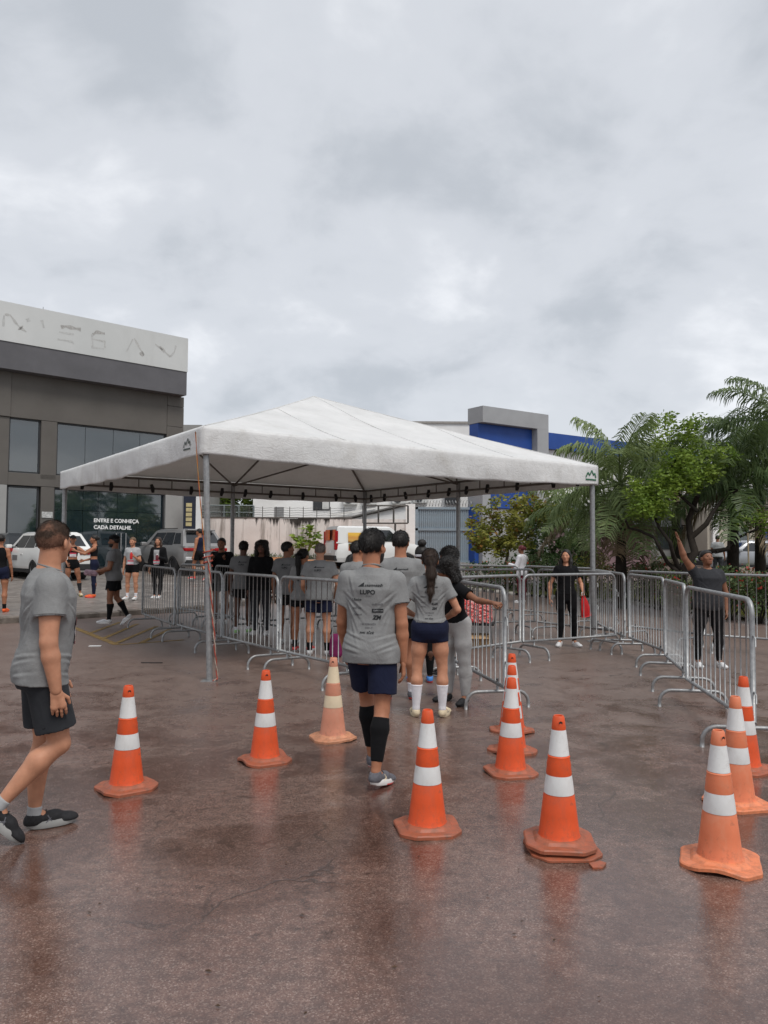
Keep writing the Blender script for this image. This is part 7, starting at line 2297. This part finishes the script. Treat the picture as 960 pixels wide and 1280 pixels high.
m19 = person('man in black cap, grey tee and long black socks striding left', gp(141, 783), R(97), 1.77, vox=0.0135, skn='brown', legs=(((0.02, 0.12, -1), (0.0, 0.02, -1)), ((0.02, -0.10, -1), (0.0, -0.62, -1))), footp=(0, 42), arms=(((0.2, 0.15, -1), (-0.1, 0.9, -0.25)), ((0.2, 0.0, -1), (-0.15, 0.9, -0.3))), topm=F_GREY2, botm=F_BLACK, short_len=0.66, sock='sock', sockh=0.74, sockm=F_BLACK, shoe=SHOE_W, solem=RUB_W, hair='short', cap=F_BLACK, beard=True, belly=0.03, build=1.12, hands=('grip', 'grip'), face=True)
bib(m19, 0.10, 0.16, 0.12)
m20 = person('woman in grey tee and black shorts holding a red flask on the forecourt', dp(166, 20.5), R(172), 1.66, 'f', 0.0145, 'fair', legs=(((0.08, 0.12, -1), (0.0, -0.1, -1)), ((0.12, -0.02, -1), (0.02, -0.05, -1))), arms=(((0.25, 0.1, -1), (-0.3, 0.75, 0.45)), ((0.28, -0.05, -1), (0.05, 0.15, -1))), topm=F_LGREY, bottom='tight', botm=F_BLACK, short_len=0.42, hair='tied', hairm='light', sock='sock', sockh=0.25, sockm=F_WHITE, shoe=SHOE_W, hem=0.03, build=1.12, hands=('grip', 'relaxed'), face=True)
bib(m20, 0.07, 0.17, 0.12)
m21 = person('long-haired woman in black jacket and leggings at the end barrier', dp(198, 20.8), R(174), 1.66, 'f', 0.0145, 'fair', legs=(((0.02, 0.05, -1), (-0.1, -0.06, -1)), ((0.02, 0.0, -1), (-0.04, -0.04, -1))), arms=(((0.28, 0.1, -1), (-0.3, 0.8, 0.2)), ((0.28, 0.0, -1), (0.0, 0.2, -1))), top='jacket', topm=F_BLACK, bottom='leggings', botm=F_BLACK, hair='long', hairm='brown', shoe=SHOE_W, hem=0.02, hands=('grip', 'relaxed'), face=True)
project_print(m21, strip_mesh(0.15, 0.40, 8, 10), 0.145 * 1.66, 0, 1, F_LGREY, 'inner_shirt', 0.006)
bib(m21, 0.07, 0.17, 0.10)
# staff on the right
m22 = person('woman in black holding a red bag behind the barrier', gp(708, 808), R(178), 1.60, 'f', 0.0115, 'fair', legs=(((0.09, 0.0, -1), (0.04, -0.04, -1)), ((0.02, 0.0, -1), (0.02, -0.04, -1))), arms=(((0.45, 0.0, -1), (-0.05, 0.6, -0.35)), ((0.50, -0.05, -1), (0.05, 0.25, -1))), topm=F_BLACK, bottom='leggings', botm=F_BLACK, hair='long', hairm='black', shoe=SHOE_W, solem=RUB_W, hem=0.0, hands=('grip', 'relaxed'), head=(-22, 2), face=True, footyaw=(20, 25))
m23 = person('woman in charcoal tee waving with one arm raised high', gp(886, 834), R(176), 1.61, 'f', 0.011, 'brown', legs=(((0.13, 0.0, -1), (0.03, -0.04, -1)), ((0.13, 0.0, -1), (0.02, -0.04, -1))), arms=(((0.32, -0.02, -1), (-0.10, 0.35, -1)), ((0.62, 0.2, 0.80), (0.34, 0.12, 1))), topm=F_CHAR, bottom='leggings', botm=F_BLACK, hair='tied', hairm='black', shoe=SHOE_W, solem=RUB_W, hem=-0.045, build=1.32, hands=('relaxed', 'open'), head=(12, 14), face=True, sleeve=0.42, belly=0.02)
person('person in white jacket and maroon trousers by the flower bed', dp(652, 21.5), R(50), 1.60, 'f', 0.015, 'brown', top='jacket', topm=F_WHITE, bottom='pants', botm=F_MAROON, hair='tied', hairm='maroon', shoe=SHOE_W, arms=(((0.25, 0.2, -1), (-0.1, 0.8, 0.2)),) * 2)
person('distant man in pale shirt beside the silver car', (D(897, 684, 31).x, 31.0, gz(13.5, 31) + 0.25), R(-30), 1.70, vox=0.02, skn='brown', topm=F_LGREY, botm=F_CHAR, bottom='pants')

# =================================================================== THINGS HELD OR LYING ABOUT
REDM = vary('red_plastic', (0.55, 0.03, 0.03), 0.35)
def bottle(name, label, c, tilt, r=0.035, h=0.22, m=REDM):
    rt = tag(empty(name, c), label, 'bottle'); rt.rotation_euler = tilt
    MB().lathe([(r * 0.9, 0), (r, 0.01), (r, h * 0.65), (r * 0.55, h * 0.8), (r * 0.5, h * 0.84)], 16).build('body', m, rt, smooth=True)
    MB().lathe([(r * 0.5, h * 0.84), (r * 0.5, h), (r * 0.1, h + 0.003)], 12).build('lid', WHITE, rt, smooth=True)
hw_ = lambda inf, i: world_of(inf, inf['wri'][i] + unit(inf['wri'][i] - inf['elb'][i]) * 0.075)
bottle('bottle', 'large red bottle passed between the two women by the white car', hw_(m18, 0) + Vector((-0.02, -0.02, 0.0)), (0, R(-80), 0.3), 0.055, 0.34)
bottle('flask', 'red flask with white lid held by the woman in grey tee', hw_(m20, 0) + Vector((0, -0.04, -0.12)), (0, 0, 0))
bottle('cup', 'dark cup with white lid held by the long-haired woman', hw_(m21, 0) + Vector((0, -0.04, -0.08)), (0, 0, 0), 0.04, 0.17, vary('maroon_cup', (0.12, 0.02, 0.03), 0.5))
# folded bag in the striding man hands
c = hw_(m19, 0)
o = MB().box((-0.16, -0.09, -0.05), (0.10, 0.09, 0.05)).build('drawstring_pouch', vary('lilac_pouch', (0.34, 0.22, 0.26), 0.7, 0.4, 25), bevel=0.04); o.location = c; o.rotation_euler = (0.2, 0.1, 0.3)
tag(o, 'crumpled lilac pouch carried by the striding man in the cap', 'pouch')
# red bag: gathered top, creased sides
c = hw_(m22, 0)
mb = MB(); vs = []
rows = [(0.0, 0.035), (-0.05, 0.055), (-0.12, 0.085), (-0.24, 0.115), (-0.34, 0.125), (-0.37, 0.11)]
n_ = 20
for z_, w_ in rows:
    for k in range(n_):
        a = 2 * math.pi * k / n_
        rr = 1 + 0.10 * math.sin(5 * a + z_ * 20)
        vs.append((w_ * math.cos(a) * rr, 0.35 * w_ * math.sin(a) * rr, z_))
mb.add(vs, [(i * n_ + k, i * n_ + (k + 1) % n_, (i + 1) * n_ + (k + 1) % n_, (i + 1) * n_ + k) for i in range(len(rows) - 1) for k in range(n_)] + [tuple(range(n_)), tuple((len(rows) - 1) * n_ + k for k in reversed(range(n_)))])
REDB = vary('red_nylon', (0.55, 0.018, 0.02), 0.45, 0.25, 14, 0.4, 30)
rb_ = tag(empty('red_bag', c + Vector((-0.02, -0.05, 0.0))), 'shiny red drawstring bag hanging from the woman hand', 'bag')
rb_.rotation_euler = (0, R(-10), 0.3); rb_.scale = (0.72, 0.8, 0.95)
mb.build('sack', REDB, rb_, smooth=True)
MB().tube([(-0.03, 0, 0.0), (-0.02, 0.02, 0.05), (0.02, 0.02, 0.05), (0.03, 0, 0.0)], 0.006, 6).build('drawstring', WHITE, rb_)
# stool draped with a red patterned cloth, cardboard box under it
q = P(596, 809)
st_ = tag(empty('stool', (q.x, q.y + 0.05, 0), R(-10)), 'black stool with pale legs under the red patterned cloth', 'stool')
MB().box((-0.27, -0.17, 0.36), (0.29, 0.19, 0.40)).build('seat', BLACK, st_, bevel=0.015)
for sx, sy in ((-1, -1), (1, -1), (-1, 1), (1, 1)):
    MB().tube([(sx * 0.22, sy * 0.13, 0.36), (sx * 0.25, sy * 0.15, 0.0)], 0.016, 8).build('leg', WHITE if sx < 0 else DARKMETAL, st_)
MB().tube([(0.29, 0.17, 0.36), (0.33, 0.18, 0.80)], 0.014, 8).build('back_post', BLACK, st_)
t = NT('red_white_pattern')
cw = t.ramp(t.noise(38, 3, 0.6, 1.5), [(0.44, (0.55, 0.02, 0.02)), (0.5, (0.62, 0.05, 0.05)), (0.56, (0.72, 0.45, 0.42))])
t.set(color=cw, rough=0.75, normal=t.bump(t.noise(30, 4), 0.6, 0.02))
V, F = Field().loft(np.array([0, 0, 0.0]), np.eye(3), [0.41, 0.45, 0.6, 0.72, 0.78], [0.25, 0.27, 0.265, 0.25, 0.20], [0.17, 0.18, 0.18, 0.16, 0.12], None, 0.02, 3.5).disp(lambda p: 0.012 * np.sin(p[..., 0] * 40 + 4 * np.sin(p[..., 2] * 30)) * np.sin(p[..., 2] * 36 + p[..., 1] * 30)).run(0.013)
o = link('patterned_bundle', np_mesh('patterned_bundle', V, F), t.mat, None, True); o.location = (q.x - 0.02, q.y + 0.03, -0.005); o.rotation_euler = (0, 0, R(-10))
tag(o, 'red and white patterned cloth bundle heaped on the stool', 'bundle')
CARD = vary('cardboard', (0.40, 0.26, 0.14), 0.85, 0.12, 6)
cb = tag(empty('cardboard_box', (q.x + 0.02, q.y + 0.12, 0)), 'open cardboard box standing under the draped stool', 'box')
for a, b_ in (((-0.2, -0.14, 0), (0.2, -0.132, 0.2)), ((-0.2, 0.132, 0), (0.2, 0.14, 0.2)), ((-0.2, -0.131, 0), (-0.192, 0.131, 0.2)), ((0.192, -0.131, 0), (0.2, 0.131, 0.2)), ((-0.191, -0.131, 0), (0.191, 0.131, 0.008))):
    MB().box(a, b_).build('panel', CARD, cb)
MB().add([(-0.2, -0.136, 0.2), (0.2, -0.136, 0.2), (0.2, -0.24, 0.15), (-0.2, -0.24, 0.15)], [(0, 1, 2, 3)]).build('flap', CARD, cb)
# magenta bag among the runners
q = dp(421, 11.4)
V, F = Field().loft(np.array([0, 0, 0.0]), np.eye(3), [0.0, 0.05, 0.25, 0.34], [0.08, 0.10, 0.09, 0.06], [0.07, 0.08, 0.07, 0.04], None, 0.02, 3.0).run(0.014)
mg = tag(empty('tote_bag', q), 'magenta tote bag on the ground among the queue', 'bag')
link('sack', np_mesh('sack', V, F), vary('magenta_cloth', (0.16, 0.012, 0.075), 0.8), mg, True)
MB().tube([(-0.08, 0, 0.33), (-0.05, 0, 0.45), (0.05, 0, 0.45), (0.08, 0, 0.33)], 0.01, 6).build('strap', BLACK, mg)
# litter
for (px, py, w_, h_, rz, lab) in ((119, 808, 0.19, 0.09, 0.1, 'small white paper lying near the yellow markings'), (190, 829, 0.30, 0.02, 0.0, 'dark thin strip lying on the asphalt beside the roped pole')):
    q = P(px, py)
    o = MB().prism([(-w_ / 2, -h_ / 2), (w_ / 2, -h_ / 2 * 0.9), (w_ / 2 * 0.96, h_ / 2), (-w_ / 2, h_ / 2)], 0.004, 0.012).build('paper_scrap' if 'paper' in lab else 'rubber_strip', WHITE if 'paper' in lab else BLACK)
    o.location = (q.x, q.y, 0); o.rotation_euler = (0, 0, rz); tag(o, lab, 'litter')
rnd = random.Random(19)
lt = MB()
for k in range(46):
    px, py = rnd.uniform(20, 940), rnd.uniform(800, 1270)
    q = P(px, py); s = rnd.uniform(0.006, 0.02); a = rnd.random() * 6.28
    lt.add([(q.x + s * math.cos(a), q.y + s * math.sin(a), 0.006), (q.x + 0.4 * s * math.cos(a + 1.6), q.y + 0.4 * s * math.sin(a + 1.6), 0.010), (q.x - s * math.cos(a), q.y - s * math.sin(a), 0.006), (q.x - 0.4 * s * math.cos(a + 1.6), q.y - 0.4 * s * math.sin(a + 1.6), 0.007)], [(0, 1, 2, 3)])
tag(lt.build('debris', vary('leaf_debris', (0.06, 0.035, 0.02), 0.9, 0.6, 3)), 'tiny scattered leaf scraps on the wet asphalt', 'debris', kind='stuff')
